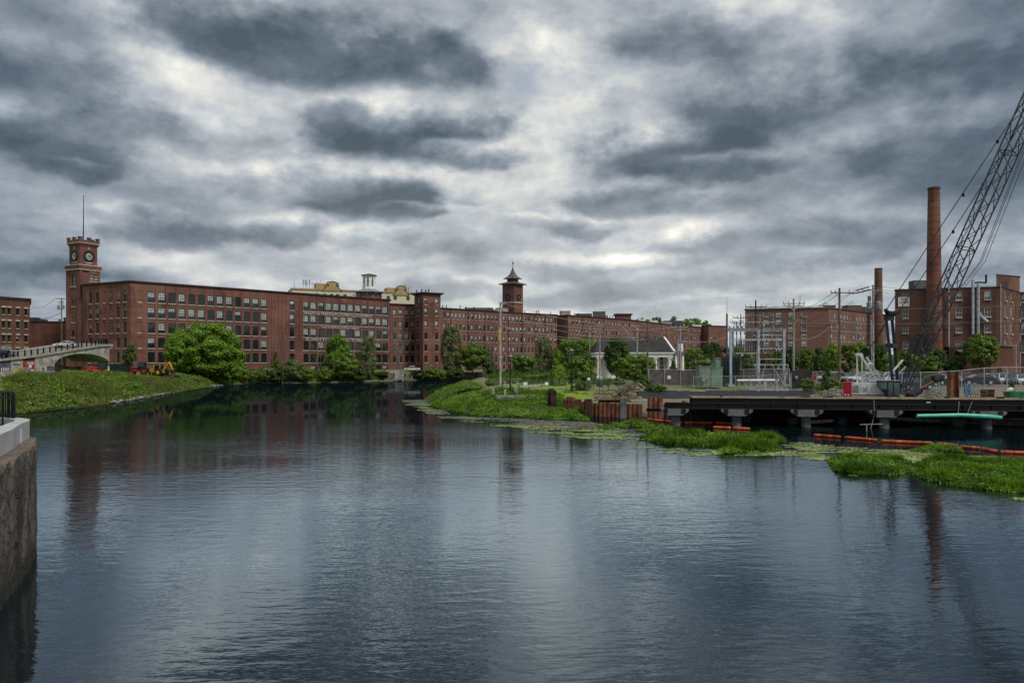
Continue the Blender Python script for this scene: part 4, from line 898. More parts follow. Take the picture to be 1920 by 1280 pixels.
# ---------------------------------------------------------------- white temple-front house (courthouse)
hx0, hx1 = pp(1120, 152)[0], pp(1250, 152)[0]; gz = 2.9
wh = thing('courthouse', 'white Greek revival house with columned porch and dark gabled roof, half hidden by trees', 'house', ((hx0+hx1)/2, 152, gz))
def zw(py, d=152): return pz(py, d)
ev, rg = zw(660), zw(631)
xa, xb = pp(1118, 152)[0], pp(1262, 152)[0]; dp = 9.0; yb0 = 152
m_ = MB(); m_.box(xa+2.2, xb-2.2, yb0+2.2, yb0+dp-.2, gz, ev-1.0)
m_.build('wall', M_white, wh)
for i, px in enumerate((1233.5, 1241, 1160, 1206)):
    x = pp(px, 154)[0]; add_window(wh, (x, yb0+2.10, gz+1.3), 0, .9, 2.2, 'white', 0)
m_ = MB(); m_.box(xa, xb, yb0, yb0+dp, ev-1.0, ev-.25); m_.box(xa-.3, xb+.3, yb0-.3, yb0+dp+.3, ev-.25, ev); m_.build('entablature', M_white, wh)
m_ = MB(); ym = yb0+dp/2; e = .35
m_.quad((xa-e, yb0-e, ev+.003), (xb+e, yb0-e, ev+.003), (xb+e-1.2, ym, rg), (xa+.9, ym, rg)); m_.quad((xb+e, yb0+dp+e, ev+.003), (xa-e, yb0+dp+e, ev+.003), (xa+.9, ym, rg), (xb+e-1.2, ym, rg)); m_.quad((xa-e, yb0+dp+e, ev), (xa-e, yb0-e, ev), (xa+.9, ym, rg))
m_.build('roof', mat('dark_shingle', (.034, .034, .033), .8, var=.3), wh)
m_ = MB(); m_.quad((xb-.2, yb0, ev), (xb-.2, yb0+dp, ev), (xb-1.0, ym, rg-.4)); m_.bar((xb+.2, yb0-.35, ev+.1), (xb-.9, ym, rg+.02), .35, .3); m_.bar((xb+.2, yb0+dp+.35, ev+.1), (xb-.9, ym, rg+.02), .35, .3)
m_.cur = 1; m_.quad((xb-.17, ym-1.2, ev+.5), (xb-.17, ym+1.2, ev+.5), (xb-.75, ym, ev+2.2)); m_.build('pediment', [M_white, M_glass], wh)
cols = [(xa+.6, yb0+.6)]+[(xa+.6+(xb-xa-1.2)*i/5, yb0+.6) for i in range(1, 6)]+[(xb-.6, yb0+.6+(dp-1.2)*i/3) for i in (1, 2, 3)]
for x, y in cols: m_ = MB(); m_.box(x-.5, x+.5, y-.5, y+.5, gz, gz+.3); m_.lathe([(.40, .3), (.42, 1.0), (.34, ev-1.35-gz)], (x, y, gz), 12); m_.box(x-.48, x+.48, y-.48, y+.48, ev-1.35, ev-1.003); m_.build('column', M_white, wh)
# small wing at right
xc, xd = xb+1.0, pp(1285, 152)[0]
m_ = MB(); m_.box(xb-1.5, xd-.8, yb0+3, yb0+8, gz, zw(664)); m_.build('side_wing', M_white, wh)
m_ = MB(); a = [(xb-1.8, yb0+1), (xd+.2, yb0+1), (xd+.2, yb0+8.2), (xb-1.8, yb0+8.2)]; m_.prism(a, zw(664)+.002, zw(661)); 
for k in range(4): m_.quad((*a[k], zw(661)), (*a[(k+1) % 4], zw(661)), ((xb+xd)/2-.8, yb0+5, zw(650)))
m_.build('wing_roof', M_slate, wh)
for x in (xd-.2, xd-1.6): m_ = MB(); m_.lathe([(.30, 0), (.26, zw(664)-gz)], (x, yb0+1.5, gz), 10); m_.build('column', M_white, wh)
for x in (pp(1283.5, 153)[0], pp(1244, 153)[0]): m_ = MB(); m_.box(x-.45, x+.45, yb0+4.2, yb0+5.2, zw(658), zw(643)); m_.build('chimney', M_white, wh)

# ---------------------------------------------------------------- ramp bridge on the left
r0, r1 = Vector(pp(-30, 146)), Vector(pp(205, 176)); rd = (r1-r0).normalized(); rn = Vector((rd.y, -rd.x)); RL = (r1-r0).length
ramp = thing('road_bridge', 'concrete road ramp rising over an arch, murals along its wall, before the clock tower', 'bridge', (r0.x, r0.y, 3.3))
def rp(u, z, k=0): p = r0+rd*u+rn*k; return (p.x, p.y, z)
def ru(px): return ray_u(r0, r1, px)
def deck_z(u):      # z of the deck edge from the photograph's edge line
    px = None
    xs = [(-30, 679), (0, 673.5), (60, 667), (103, 660), (145, 653), (185, 647), (205, 645.5)]
    pu = [ru(a) for a, _ in xs]; zz_ = [pz(b_, (r0+rd*ru(a)).y) for a, b_ in xs]
    return float(np.interp(u, pu, zz_))
us = list(np.linspace(0, RL, 30)); top = [rp(u, deck_z(u)) for u in us]
ua0, ua1 = ru(102.5), ru(207); ac = (ua0+ua1)/2
def archz(u, sp=683.5, ap=662.3):
    s_ = (u-ac)/((ua1-ua0)/2); s_ = max(-1, min(1, s_)); za = pz(ap, 166); zs = pz(sp, 166); return zs+(za-zs)*math.sqrt(max(0, 1-s_*s_*.98))**1.1
bot = [rp(u, (archz(u) if u > ua0 else 2.6)) for u in us]
m_ = MB(); TH = 11.0
for i in range(len(us)-1):
    a, b2 = us[i], us[i+1]
    def zb(u): return archz(u) if u >= ua0-.01 else 2.6
    if us[i] < ua0 < us[i+1]:
        segs = [(a, ua0, 2.6, 2.6), (ua0, b2, archz(ua0), archz(b2))]
    else: segs = [(a, b2, zb(a), zb(b2))]
    for (s0, s1, z0, z1) in segs:
        m_.quad(rp(s0, z0), rp(s1, z1), rp(s1, deck_z(s1)), rp(s0, deck_z(s0)))
        m_.quad(rp(s0, z0, -TH), rp(s1, z1, -TH), rp(s1, z1), rp(s0, z0)); m_.quad(rp(s1, z1, -TH), rp(s0, z0, -TH), rp(s0, deck_z(s0), -TH), rp(s1, deck_z(s1), -TH))
        m_.quad(rp(s0, deck_z(s0)), rp(s1, deck_z(s1)), rp(s1, deck_z(s1), -TH), rp(s0, deck_z(s0), -TH))
m_.quad(rp(ua0, 2.6, -TH), rp(ua0, 2.6), rp(ua0, archz(ua0)), rp(ua0, archz(ua0), -TH)); m_.build('bridge_wall', M_conc, ramp)
e_ = MB()
for i in range(len(us)-1):
    a, b2 = us[i], us[i+1]; e_.hexa([rp(a, deck_z(a)-.35, -.3), rp(a, deck_z(a)-.35, .35), rp(b2, deck_z(b2)-.35, .35), rp(b2, deck_z(b2)-.35, -.3), rp(a, deck_z(a)+.12, -.3), rp(a, deck_z(a)+.12, .35), rp(b2, deck_z(b2)+.12, .35), rp(b2, deck_z(b2)+.12, -.3)])
e_.build('deck_edge', M_woodG, ramp)
# curved end of the deck
m_ = MB(); prev = None
for i in range(7):
    a = R(90*i/6); p0 = r1+rd*(math.sin(a)*3.2)-rn*(3.2*(1-math.cos(a))); zz_ = deck_z(RL); q = (p0.x, p0.y)
    if prev: m_.prism([prev, q, tuple(r1-rn*3.2)], zz_-.5, zz_+.1)
    prev = q
m_.build('deck_end', M_conc, ramp)
for i, px in enumerate([4, 12, 25, 33, 46, 58, 70, 81, 93, 104, 115, 126, 136, 146, 152.5, 162, 171, 178.5, 184.5, 189.5, 194, 197.5, 200]):
    u = ru(px); z = deck_z(u); m_ = MB(); m_.bar(rp(u, z+.1, .1), rp(u, z+1.35, .1), .22, .22); m_.build('railing_post', M_black, ramp)
for dz in (.55, .95, 1.25):
    m_ = MB()
    for i in range(len(us)-1): m_.bar(rp(us[i], deck_z(us[i])+dz, .1), rp(us[i+1], deck_z(us[i+1])+dz, .1), .07, .09)
    m_.build('rail', M_dsteel if dz < 1.2 else M_black, ramp)
m_ = MB(); k = -TH+.4; zz0, zz1 = deck_z(ru(10)), deck_z(ru(100))
uL = [u for u in us if ru(-20) < u < ru(98)]
for j in range(len(uL)-1):
    for dz in (.9, 1.35, 1.8): m_.bar(rp(uL[j], deck_z(uL[j])+dz, k), rp(uL[j+1], deck_z(uL[j+1])+dz, k), .07, .10)
    m_.bar(rp(uL[j], deck_z(uL[j]), k), rp(uL[j], deck_z(uL[j])+1.9, k), .14)
m_.build('far_railing', M_grey, ramp)
# trussed steel canopy line inside the arch and grey back wall
m_ = MB(); a0_, a1_ = ua0+1, ua1-3; n = 22
for i in range(n):
    s0, s1 = a0_+(a1_-a0_)*i/n, a0_+(a1_-a0_)*(i+1)/n; z0, z1 = archz(s0)-1.6, archz(s1)-1.6
    m_.bar(rp(s0, z0, -TH+.5), rp(s1, z1, -TH+.5), .08); m_.bar(rp(s0, z0-.55, -TH+.5), rp(s1, z1-.55, -TH+.5), .08); m_.bar(rp(s0, z0-.55 if i % 2 else z0, -TH+.5), rp(s1, z1 if i % 2 else z1-.55, -TH+.5), .07)
m_.build('arch_truss', M_galv, ramp)
m_ = MB(); ub_, uc_ = ru(124)+1, ru(180); m_.quad(rp(ub_, 2.6, -TH+1.2), rp(uc_, 2.6, -TH+1.2), rp(uc_, pz(683, 175), -TH+1.2), rp(ub_, pz(683, 175), -TH+1.2)); m_.build('arch_back_wall', M_conc, ramp)
def panel(px0, px1, y0, y1, m, nm='mural', k=.03, parent=ramp):
    a, c_ = ru(px0), ru(px1); da = (r0+rd*(a+c_)/2).y; m_ = MB(); m_.quad(rp(a, pz(y1, da), k), rp(c_, pz(y1, da), k), rp(c_, pz(y0, da), k), rp(a, pz(y0, da), k)); return m_.build(nm, m, parent)
M_purple = mat('mural_purple', (.13, .10, .17), .85, var=.35, scale=1.3); M_muralW = mat('mural_cream', (.40, .37, .32), .85, var=.3, scale=1.2); M_muralR = mat('mural_red', (.36, .03, .03), .8, var=.3); M_muralB = mat('mural_blue', (.08, .11, .25), .85, var=.4, scale=1.4); M_muralG = mat('mural_grey_roof', (.06, .06, .07), .85, var=.2)
mu = panel(-8, 20, 681, 697, M_purple); panel(-8, 20, 674, 681, M_muralG); mu2 = panel(20.5, 42, 677, 697, M_muralW); mu3 = panel(43, 65, 676, 697, M_muralR); panel(43, 65, 670, 676, M_rustD)
panel(66, 73, 680, 697, M_muralW); mu4 = panel(76, 87, 686, 696, M_muralW); panel(87, 101, 686, 696, M_purple); panel(105, 121, 685, 698, M_muralW, k=-TH+2.0)
panel(50, 63, 678, 683, M_galv, 'painted_sign', .045, mu3); panel(54, 59, 684, 689, M_white, 'painted_pediment', .045, mu3)
panel(58, 59.8, 692, 696.5, M_white, 'painted_window', .045, mu3); panel(61, 62.8, 692, 696.5, M_white, 'painted_window', .045, mu3)
panel(23, 38, 682, 684.5, M_muralG, 'painted_sign', .045, mu2); panel(27, 36, 690, 695, M_yellow, 'painted_window', .045, mu2); panel(79, 83, 688, 695, M_muralB, 'painted_window', .045, mu4)
for px in (2, 6, 10, 14): panel(px, px+1.6, 689, 695, M_white, 'painted_window', .045, mu)
panel(112, 117, 687, 696, M_muralB, 'painted_window', -TH+2.05)
# road surface on the ramp
m_ = MB()
for i in range(len(us)-1): m_.quad(rp(us[i], deck_z(us[i])+.14, -.4), rp(us[i+1], deck_z(us[i+1])+.14, -.4), rp(us[i+1], deck_z(us[i+1])+.5, -TH+.6), rp(us[i], deck_z(us[i])+.5, -TH+.6))
m_.build('road_surface', mat('sunlit_asphalt', (.26, .235, .19), .9, var=.15), ramp)
# ---------------------------------------------------------------- site walls, blocks and culvert on the left bank
def wallbar(name, label, cat, p0, p1, z0, z1, th, m, group=None):
    d = (Vector(p1)-Vector(p0)).normalized(); n_ = Vector((-d.y, d.x))*th; m_ = MB(); m_.prism([tuple(p0), tuple(p1), tuple(Vector(p1)+n_), tuple(Vector(p0)+n_)], z0, z1); o = m_.build(name, m); tag(o, label, cat, group); return o
wallbar('concrete_wall', 'low grey concrete wall below the painted murals', 'wall', pp(-20, 141), pp(103, 156), 3.0, pz(696, 148), .4, M_conc)
wallbar('retaining_wall', 'long grey retaining wall at the mill foot beyond the tractors', 'wall', pp(176, 180), pp(268, 190), 3.3, pz(680, 185), .5, M_concD)
wallbar('concrete_wall', 'long low pale concrete kerb wall along the top of the weedy bank', 'wall', pp(60, 142), pp(170, 158), 2.9, pz(703, 150), .4, M_concW)
x, y = pp(46, 134); gzb = hz(x, y)
blk = thing('stone_pedestal', 'square grey stone block with smaller cap block standing on the weedy left bank', 'pedestal', (x, y, gzb-.2)); m_ = MB(); m_.box(x-1.1, x+1.1, y-.6, y+.8, gzb-.2, pz(696, 134)); m_.build('base', M_conc, blk); m_ = MB(); m_.box(x-.8, x+.8, y-.4, y+.6, pz(696, 134)+.002, pz(688.5, 134)); m_.build('cap', mat('tan_stone', (.27, .22, .18), .85, var=.25), blk)
x, y = pp(18, 118); m_ = MB(); m_.box(x-1.6, x+1.2, y-1.2, y+1.2, hz(x, y)-.3, pz(711, 118)); m_.box(x-1.75, x+1.35, y-1.35, y+1.35, pz(711, 118)+.001, pz(709.8, 118)); tag(m_.build('concrete_slab', M_conc), 'flat pale concrete slab half buried in the left bank near the frame edge', 'slab')
# far bank: stone wall, culvert and ledge
wallbar('stone_wall', 'rough stone river wall under the parked white pickup', 'wall', pp(727, 243), pp(790, 258), -.5, pz(699, 250), 1.0, mat('rubble_wall', (.17, .15, .12), .95, var=.6, scale=1.0))
wallbar('river_wall', 'low stone ledge wall along the mill foot, behind the pale pole', 'wall', pp(850, 262), pp(1090, 282), -.5, pz(697, 270), 1.0, mat('rubble_wall2', (.14, .13, .11), .95, var=.5, scale=.8))
x0, y0 = pp(690, 239); x1, y1 = pp(727, 243); cv = thing('culvert', 'dark rectangular tailrace opening under the mill beside the stone wall', 'culvert', ((x0+x1)/2, y0, -.4))
m_ = MB(); m_.box(x0, x1-.02, y0, y0+8, pz(703, 241), pz(699, 241)); m_.build('lintel', M_rustD, cv); m_ = MB(); m_.box(x0-1.5, x0-.01, y0, y0+8, -.4, pz(699, 241)); m_.build('abutment', M_concD, cv); m_ = MB(); m_.quad((x0, y0+7, -.4), (x1, y0+7, -.4), (x1, y0+7, 3), (x0, y0+7, 3)); m_.build('back_wall', M_black, cv)
x, y = pp(735, 246); m_ = MB(); m_.box(x-2.0, x+3.8, y, y+1.0, hz(x, y)-.5, pz(693.5, 246)); tag(m_.build('concrete_barrier', M_conc), 'pale concrete barrier on top of the bank left of the white pickup', 'barrier')

# ---------------------------------------------------------------- foreground pier
def arc(pts, n=6):
    """Catmull-Rom through plan points"""
    out_ = []; P_ = [pts[0]]+list(pts)+[pts[-1]]
    for i in range(1, len(P_)-2):
        for k in range(n):
            t_ = k/n; a, b_, c_, d = [np.array(P_[j]) for j in (i-1, i, i+1, i+2)]
            out_.append(tuple(.5*((2*b_)+(-a+c_)*t_+(2*a-5*b_+4*c_-d)*t_**2+(-a+3*b_-3*c_+d)*t_**3)))
    out_.append(tuple(pts[-1])); return out_
M_pier = bpy.data.materials.new('old_stone_pier'); M_pier.use_nodes = True; t = NT(M_pier.node_tree); b = t.n['Principled BSDF']; b.inputs['Roughness'].default_value = .9; b.inputs['Specular IOR Level'].default_value = .2
g = t.node('ShaderNodeNewGeometry').outputs['Position']; n_a = t.noise(t.v('MULTIPLY', g, (1, 1, .45)), .8, 7, .65); n_b = t.noise(g, 3.5, 6, .7)
gv = t.v('ADD', g, t.v('MULTIPLY', t.noise(g, 1.6, 4, .6, 'Color'), (.9, .9, .9)))
vo = t.node('ShaderNodeTexVoronoi', {'Vector': t.v('MULTIPLY', gv, (1, 1, .55)), 'Scale': 2.3}, feature='DISTANCE_TO_EDGE'); crk = t.mapr(vo.outputs[0], 0, .045, 1, 0)
c = t.mix(t.mapr(n_a, .36, .64), (.055, .047, .038), (.175, .155, .125)); c = t.mix(t.m('MULTIPLY', t.mapr(n_b, .45, .62), .6), c, (.055, .045, .035)); c = t.mix(t.m('MULTIPLY', crk, t.mapr(n_b, .38, .56, .25, .95)), c, (.02, .016, .012))
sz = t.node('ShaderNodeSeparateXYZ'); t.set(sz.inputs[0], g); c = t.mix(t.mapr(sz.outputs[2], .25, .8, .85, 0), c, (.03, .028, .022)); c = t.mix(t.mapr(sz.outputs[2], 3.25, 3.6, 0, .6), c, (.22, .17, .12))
t.set(b.inputs['Base Color'], c); hh = t.m('SUBTRACT', t.m('ADD', t.m('MULTIPLY', n_b, .8), t.m('MULTIPLY', n_a, .6)), t.m('MULTIPLY', crk, .35)); bn = t.node('ShaderNodeBump', {'Strength': .9, 'Distance': .12, 'Height': hh}); t.set(b.inputs['Normal'], bn.outputs[0])
out_pts = arc([(-8.6, 10), (-10.9, 15), (-12.5, 18.3), (-13.4, 20.3), (-14.1, 21.8), (-14.65, 22.9), (-15.3, 23.95), (-16.2, 25.3), (-17.6, 26.3), (-20, 27), (-24, 27.5)], 6)
pier = thing('bridge_pier', 'weathered stone bridge pier with curved pale concrete parapet at the left foreground', 'pier', (-15, 22, -1))
bk = [(-40, 27.5), (-40, 10)]; m_ = MB(); poly = out_pts+bk
rng = random.Random(3); lv = [-1.0, 0, .5, 1.1, 1.7, 2.3, 2.9, 3.3, 3.48]; n0 = 0
grid = [[(p[0]+rng.uniform(-.05, .05)+(.0 if z < 3.5 else -.10), p[1]+rng.uniform(-.05, .05), z) for p in out_pts] for z in lv]
for i in range(len(lv)-1):
    for j in range(len(out_pts)-1): m_.quad(grid[i][j], grid[i][j+1], grid[i+1][j+1], grid[i+1][j])
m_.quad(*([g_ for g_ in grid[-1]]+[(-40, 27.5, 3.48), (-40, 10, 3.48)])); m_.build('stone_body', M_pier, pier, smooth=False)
par_out = arc([(-9.2, 9.8), (-11.4, 14.8), (-12.9, 18.2), (-13.85, 20.3), (-14.55, 21.8), (-15.1, 22.8), (-15.6, 23.8), (-16.1, 24.9), (-16.8, 25.8), (-18.2, 26.5), (-22, 26.9)], 8)
def inset(ps, e):
    r = []
    for i in range(len(ps)):
        a, b_ = Vector(ps[max(i-1, 0)]), Vector(ps[min(i+1, len(ps)-1)]); d = (b_-a).normalized(); r.append((ps[i][0]-d.y*e, ps[i][1]+d.x*e))
    return r
pin = inset(par_out, .42); m_ = MB()
zpt = lambda i: 4.42-.05*abs(math.sin(i*.3))*0
for i in range(len(par_out)-1):
    a, b_, c_, d = par_out[i], par_out[i+1], pin[i+1], pin[i]; m_.quad((*a, 3.49), (*b_, 3.49), (*b_, 4.08), (*a, 4.08)); m_.quad((*a, 4.08), (*b_, 4.08), (*c_, 4.08), (*d, 4.08)); m_.quad((*c_, 3.49), (*d, 3.49), (*d, 4.08), (*c_, 4.08))
m_.quad((*par_out[-1], 3.49), (*pin[-1], 3.49), (*pin[-1], 4.08), (*par_out[-1], 4.08)); m_.build('parapet', M_concW, pier)
m_ = MB(); m_.hexa([(-15.5, 22.9, 3.49), (-15.35, 23.4, 3.49), (-18.6, 24.6, 3.49), (-18.9, 24.2, 3.49), (-15.5, 22.9, 3.95), (-15.35, 23.4, 3.95), (-18.6, 24.6, 4.15), (-18.9, 24.2, 4.15)]); m_.build('inner_curb', M_concW, pier)
rl = thing('railing', 'black steel railing on the pier at the left edge of the foreground', 'railing', (-17.2, 25.6, 3.7))
ra = [(-17.3, 25.9), (-22, 24.0)]; a, b_ = Vector(ra[0]), Vector(ra[1]); zt0, zt1 = 4.98, 5.28
m_ = MB(); m_.bar((a.x, a.y, zt0), (b_.x, b_.y, zt1), .10, .08); m_.bar((a.x, a.y, zt0-.2), (b_.x, b_.y, zt1-.2), .06, .06); m_.bar((a.x, a.y, 3.85), (b_.x, b_.y, 3.9), .06, .06); m_.build('top_rail', M_dsteel, rl)
for i in range(34): s_ = i/33; p = a+(b_-a)*s_; m_ = MB(); m_.bar((p.x, p.y, 3.8), (p.x, p.y, zt0+(zt1-zt0)*s_-.05), .035 if 0 < i else .09); m_.build('baluster', M_black, rl)
m_ = MB(); c2 = Vector((-17.3, 25.9)); e2 = Vector((-24, 30)); m_.bar((c2.x, c2.y, zt0), (e2.x, e2.y, zt0), .08, .07); m_.bar((c2.x, c2.y, zt0-.2), (e2.x, e2.y, zt0-.2), .06, .06)
for i in range(60): p = c2+(e2-c2)*(i/59); m_.bar((p.x, p.y, 3.8), (p.x, p.y, zt0), .03)
m_.build('return_panel', M_black, rl)
# ---------------------------------------------------------------- utility poles and wires
TIPS = {}
def pole(key, label, px, yt, yb, d, m, arms=(), r=.16, extras=(), z0=None, name='utility_pole', group=None, lean=0.0):
    """arms: (row, half length left m, half right m); extras: (kind, dx, row)"""
    x = pp(px, d)[0]; zb = pz(yb, d) if z0 is None else z0; zb = min(zb, hz(x, d)); zt = pz(yt, d)
    root = thing(name, label, 'utility pole', (x, d, zb), 0, group)
    m_ = MB(); m_.tube([(x, d, zb), (x+lean, d, zt)], [r, r*.72], 8); m_.build('post', m, root); tips = [(x+lean, d-.1, zt)]
    for (row, l, rr_) in arms:
        z = pz(row, d); m_ = MB(); m_.bar((x-l, d-.15, z), (x+rr_, d-.15, z), .13, .13)
        if l > .3: m_.bar((x-l*.6, d-.15, z), (x, d-.15, z-.7), .05)
        if rr_ > .3: m_.bar((x+rr_*.6, d-.15, z), (x, d-.15, z-.7), .05)
        a_ = m_.build('crossarm', m if m is not M_galv else M_grey, root)
        for s_ in (-l, -l*.5, rr_*.5, rr_):
            if abs(s_) < .3: continue
            k = MB(); k.lathe([(.05, 0), (.09, .06), (.05, .14), (.09, .2), (.04, .32)], (x+s_, d-.15, z+.06), 6); k.build('insulator', M_grey, a_); tips.append((x+s_, d-.15, z+.38))
    for (kd, dx, row) in extras:
        z = pz(row, d); m_ = MB()
        if kd == 'can': m_.lathe([(.30, 0), (.34, .05), (.34, .95), (.25, 1.05), (.08, 1.1), (.08, 1.35)], (x+dx, d-.3, z-.5), 12); m_.bar((x, d-.2, z), (x+dx, d-.25, z), .08); m_.build('transformer_can', M_grey, root)
        if kd == 'switch': m_.box(x+dx-.18, x+dx+.18, d-.45, d-.12, z-.4, z+.4); m_.bar((x, d-.2, z), (x+dx, d-.25, z), .07); m_.build('switch_box', M_slate, root)
        if kd == 'marker': m_.box(x-.22, x-.05, d-.25, d-.2, z-1.0, z+.5); m_.build('marker', M_yellow, root)
        if kd == 'lamp': m_.tube([(x, d, z), (x+dx*.6, d-.2, z+.5), (x+dx, d-.3, z+.55)], .05, 6); m_.box(x+dx-.3, x+dx+.3, d-.45, d-.15, z+.45, z+.58); m_.build('lamp_arm', M_grey, root)
        if kd == 'riser': m_.tube([(x+dx, d-.15, zb), (x+dx, d-.15, z)], .06, 6); m_.build('riser_pipe', M_galv, root)
    TIPS[key] = tips; return root
pole('a', 'wooden utility pole with transformer cans beside the battlemented clock tower', 115.5, 558, 650, 190, M_wood, [(560, 1.3, 1.4), (567, .7, .7)], .16, [('can', -.55, 577), ('can', .55, 576), ('switch', -.35, 601)])
pole('b', 'tall pale utility pole with yellow marker standing on the point beside the walk', 938, 566, 727, 104, mat('pale_pole', (.42, .38, .32), .8, var=.2), [(570, .1, .6)], .17, [('marker', 0, 625)])
pole('c', 'slim pale pole among the trees left of the courthouse', 1105.5, 610, 690, 160, M_woodG, [(611, .5, .5)], .15)
pole('d', 'pinkish brown pole in front of the left courthouse columns', 1124.6, 609, 715, 125, mat('pink_pole', (.33, .25, .21), .85, var=.2), [(611, .5, .5)], .15)
pole('e', 'pale pole with stubby crossarms rising behind the lime green tree', 1194.8, 610, 690, 128, M_woodG, [(611, 1.0, .2), (633, 1.9, .2)], .17)
pole('f', 'brown wooden pole with two long crossarms at the end of the grey screened fence', 1214, 604, 717, 117, M_wood, [(622, 1.7, 1.4), (637.5, 1.7, 1.4)], .17)
pole('g', 'tall grey pole with pale cap arms before the white house gable', 1275.5, 610, 700, 130, M_woodG, [(613, 1.6, 1.3), (640, .3, 1.3)], .17, [('riser', -.42, 636), ('lamp', 1.4, 641)])
pole('h', 'slender shorter pole just left of the tall grey pole by the white house', 1271, 626, 700, 131, M_woodG, [], .13)
pole('i', 'short dark pole with insulator arm at left of the substation', 1389, 589, 700, 140, M_wood, [(596, 1.4, 1.0)], .13)
pole('j', 'dark pole with one crossarm standing behind the left end of the substation', 1381.5, 603, 700, 146, M_wood, [(605, 1.2, 1.2)], .12)
pole('k', 'dark pole with wide double crossarms inside the substation yard', 1417, 563, 712, 128, M_dsteel, [(575.5, 1.8, 1.8), (590, .8, 2.4)], .17)
pole('l', 'grey lower pole with dark top and wide crossarm right of the steel frame', 1488, 560, 693, 120, M_woodG, [(569, 1.7, 1.7), (574, 1.6, 1.6), (600, .4, .9)], .19, [('switch', -.3, 597)])
pole('m', 'brown wooden pole with one broad crossarm behind the rubble and grass tufts', 1574, 540, 714, 105, mat('brown_pole', (.17, .12, .075), .85, var=.35, scale=2), [(549, 1.25, 2.6)], .19)
pole('n', 'heavily equipped pole with regulators and cans left of the crane gantry', 1637, 534, 700, 112, M_woodG, [(544.5, 1.6, 1.2)], .18, [('can', -.75, 573), ('can', .65, 572), ('switch', -.7, 560), ('switch', .9, 566), ('riser', -.28, 600), ('can', .95, 575)])
pole('o', 'thin wooden pole with small crossarm among the car park trees', 1556.5, 606, 690, 170, M_wood, [(609, 1.3, 1.0)], .13)
pole('p', 'pale floodlight pole with white lamp heads before the far mill', 1608, 611, 665, 190, M_galv, [(612, 1.2, 1.0)], .14, [('can', -.5, 630), ('can', .3, 629)])
pole('q', 'thin metal light pole with crossbar at the far end of the car park', 1905, 645, 700, 125, M_galv, [(648, 1.6, .1)], .09)
def wire(a, b, sag, r=.03, label='thin dark cable strung between poles', group='overhead cables', m=M_black, name='cable'):
    a, b = Vector(a), Vector(b); pts = []
    for i in range(13): t_ = i/12; p = a.lerp(b, t_); p.z -= sag*4*t_*(1-t_); pts.append(p)
    m_ = MB(); m_.tube(pts, r, 4, cap=False); o = m_.build(name, m); tag(o, label, 'cable', group); return o
M_wireP = mat('pale_cable', (.36, .34, .30), .6, var=.1)
# spans from the pale pole on the point
pb = TIPS['b'][0]
G_ = 'pale cables sweeping right from the pole on the point'
LB_ = iter(('top pale cable from the tall pole to the stubby arm pole', 'second pale cable, ending on the lower arm of the stubby arm pole', 'pale cable from the tall pole to the cap arms by the white gable', 'lowest pale cable, ending on the brown two-armed pole', 'short pale cable from the tall pole down to the pinkish pole'))
for (y0, px1, y1, d1, sg) in ((567, 1195, 612, 128, .8), (586, 1195, 634, 128, 1.1), (592, 1275, 612, 130, 1.2), (610, 1214, 636, 117, .9), (612, 1125, 640, 125, .6)):
    wire((pb[0], 103.8, pz(y0, 104)), P(px1, y1, d1), sg, .028, next(LB_), G_, M_wireP)
wire((pb[0], 103.8, pz(568, 104)), P(928, 640, 107), .05, .025, 'guy wire slanting down left of the pale pole', None, M_wireP)
G_ = 'dark cables crossing before the far mill and factory'
LB_ = iter(('middle of three cables slanting down-left from the brown pole arm', 'highest of three cables slanting down-left from the brown pole arm', 'rightmost of three cables slanting down-left from the brown pole arm', 'left cable between grey lower pole and the dark double arm pole', 'right cable between grey lower pole and the dark double arm pole', 'upper cable from the equipped pole across the top of the factory', 'lower cable from the equipped pole across the top of the factory', 'short cable from the equipped pole to the factory corner'))
for (px0, y0, d0, px1, y1, d1, sg) in ((1574, 549, 105, 1488, 600, 120, .4), (1562, 549, 105, 1488, 585, 120, .4), (1596, 549, 105, 1500, 610, 120, .4),
        (1488, 569, 120, 1417, 576, 128, .3), (1500, 570, 120, 1440, 577, 128, .4), (1637, 536, 112, 1990, 552, 118, .5), (1637, 541, 112, 1990, 560, 118, .7), (1645, 545, 112, 1700, 548, 125, .3)):
    wire(P(px0, y0, d0), P(px1, y1, d1), sg, .028, next(LB_), G_)
LB_ = iter(('pale long cable, highest of those crossing behind the crane mast', 'pale long cable just above the middle factory windows', 'dark long cable close under the pale one on the factory', 'lowest dark long cable crossing behind the crane mast'))
for y0, y1, yy in ((575, 572, 100), (604, 600, 101), (606, 604, 102), (613, 612, 99)):
    wire(P(1488, y0, yy+18), P(1960, y1-3 if y1 < 602 else y1, yy), .5, .026, next(LB_), 'long cables behind the crane', M_wireP if y0 in (575, 604) else M_black)
LB_ = iter(('topmost', 'middle', 'left-hand'))
for (px0, y0, px1, y1) in ((1600, 546, 1635, 536), (1600, 551, 1640, 541), (1592, 551, 1625, 546)):     # insulator strings: chain of discs
    a, b_ = P(px0, y0, 105), P(px1, y1, 112); m_ = MB(); m_.tube([a, b_], .03, 4)
    for i in range(14): m_.blob(a.lerp(b_, .15+i*.05), .10, i, amp=.1, sub=0)
    tag(m_.build('insulator_string', M_dsteel), next(LB_)+' string of dark disc insulators between brown pole and equipped pole', 'insulator', 'insulator strings')
wire(P(1490, 636, 120), P(1556, 612, 170), 1.0, .03, 'pale drooping cable from the grey pole up to the thin wooden pole', None, M_wireP)
wire(TIPS['a'][1], P(60, 574, 200), 1.2, .04, 'upper cable leaving the pole by the clock tower to the left', None); wire(P(113, 587, 190), P(55, 597, 210), .7, .06, 'thick lower cable leaving the pole by the clock tower to the left', None)
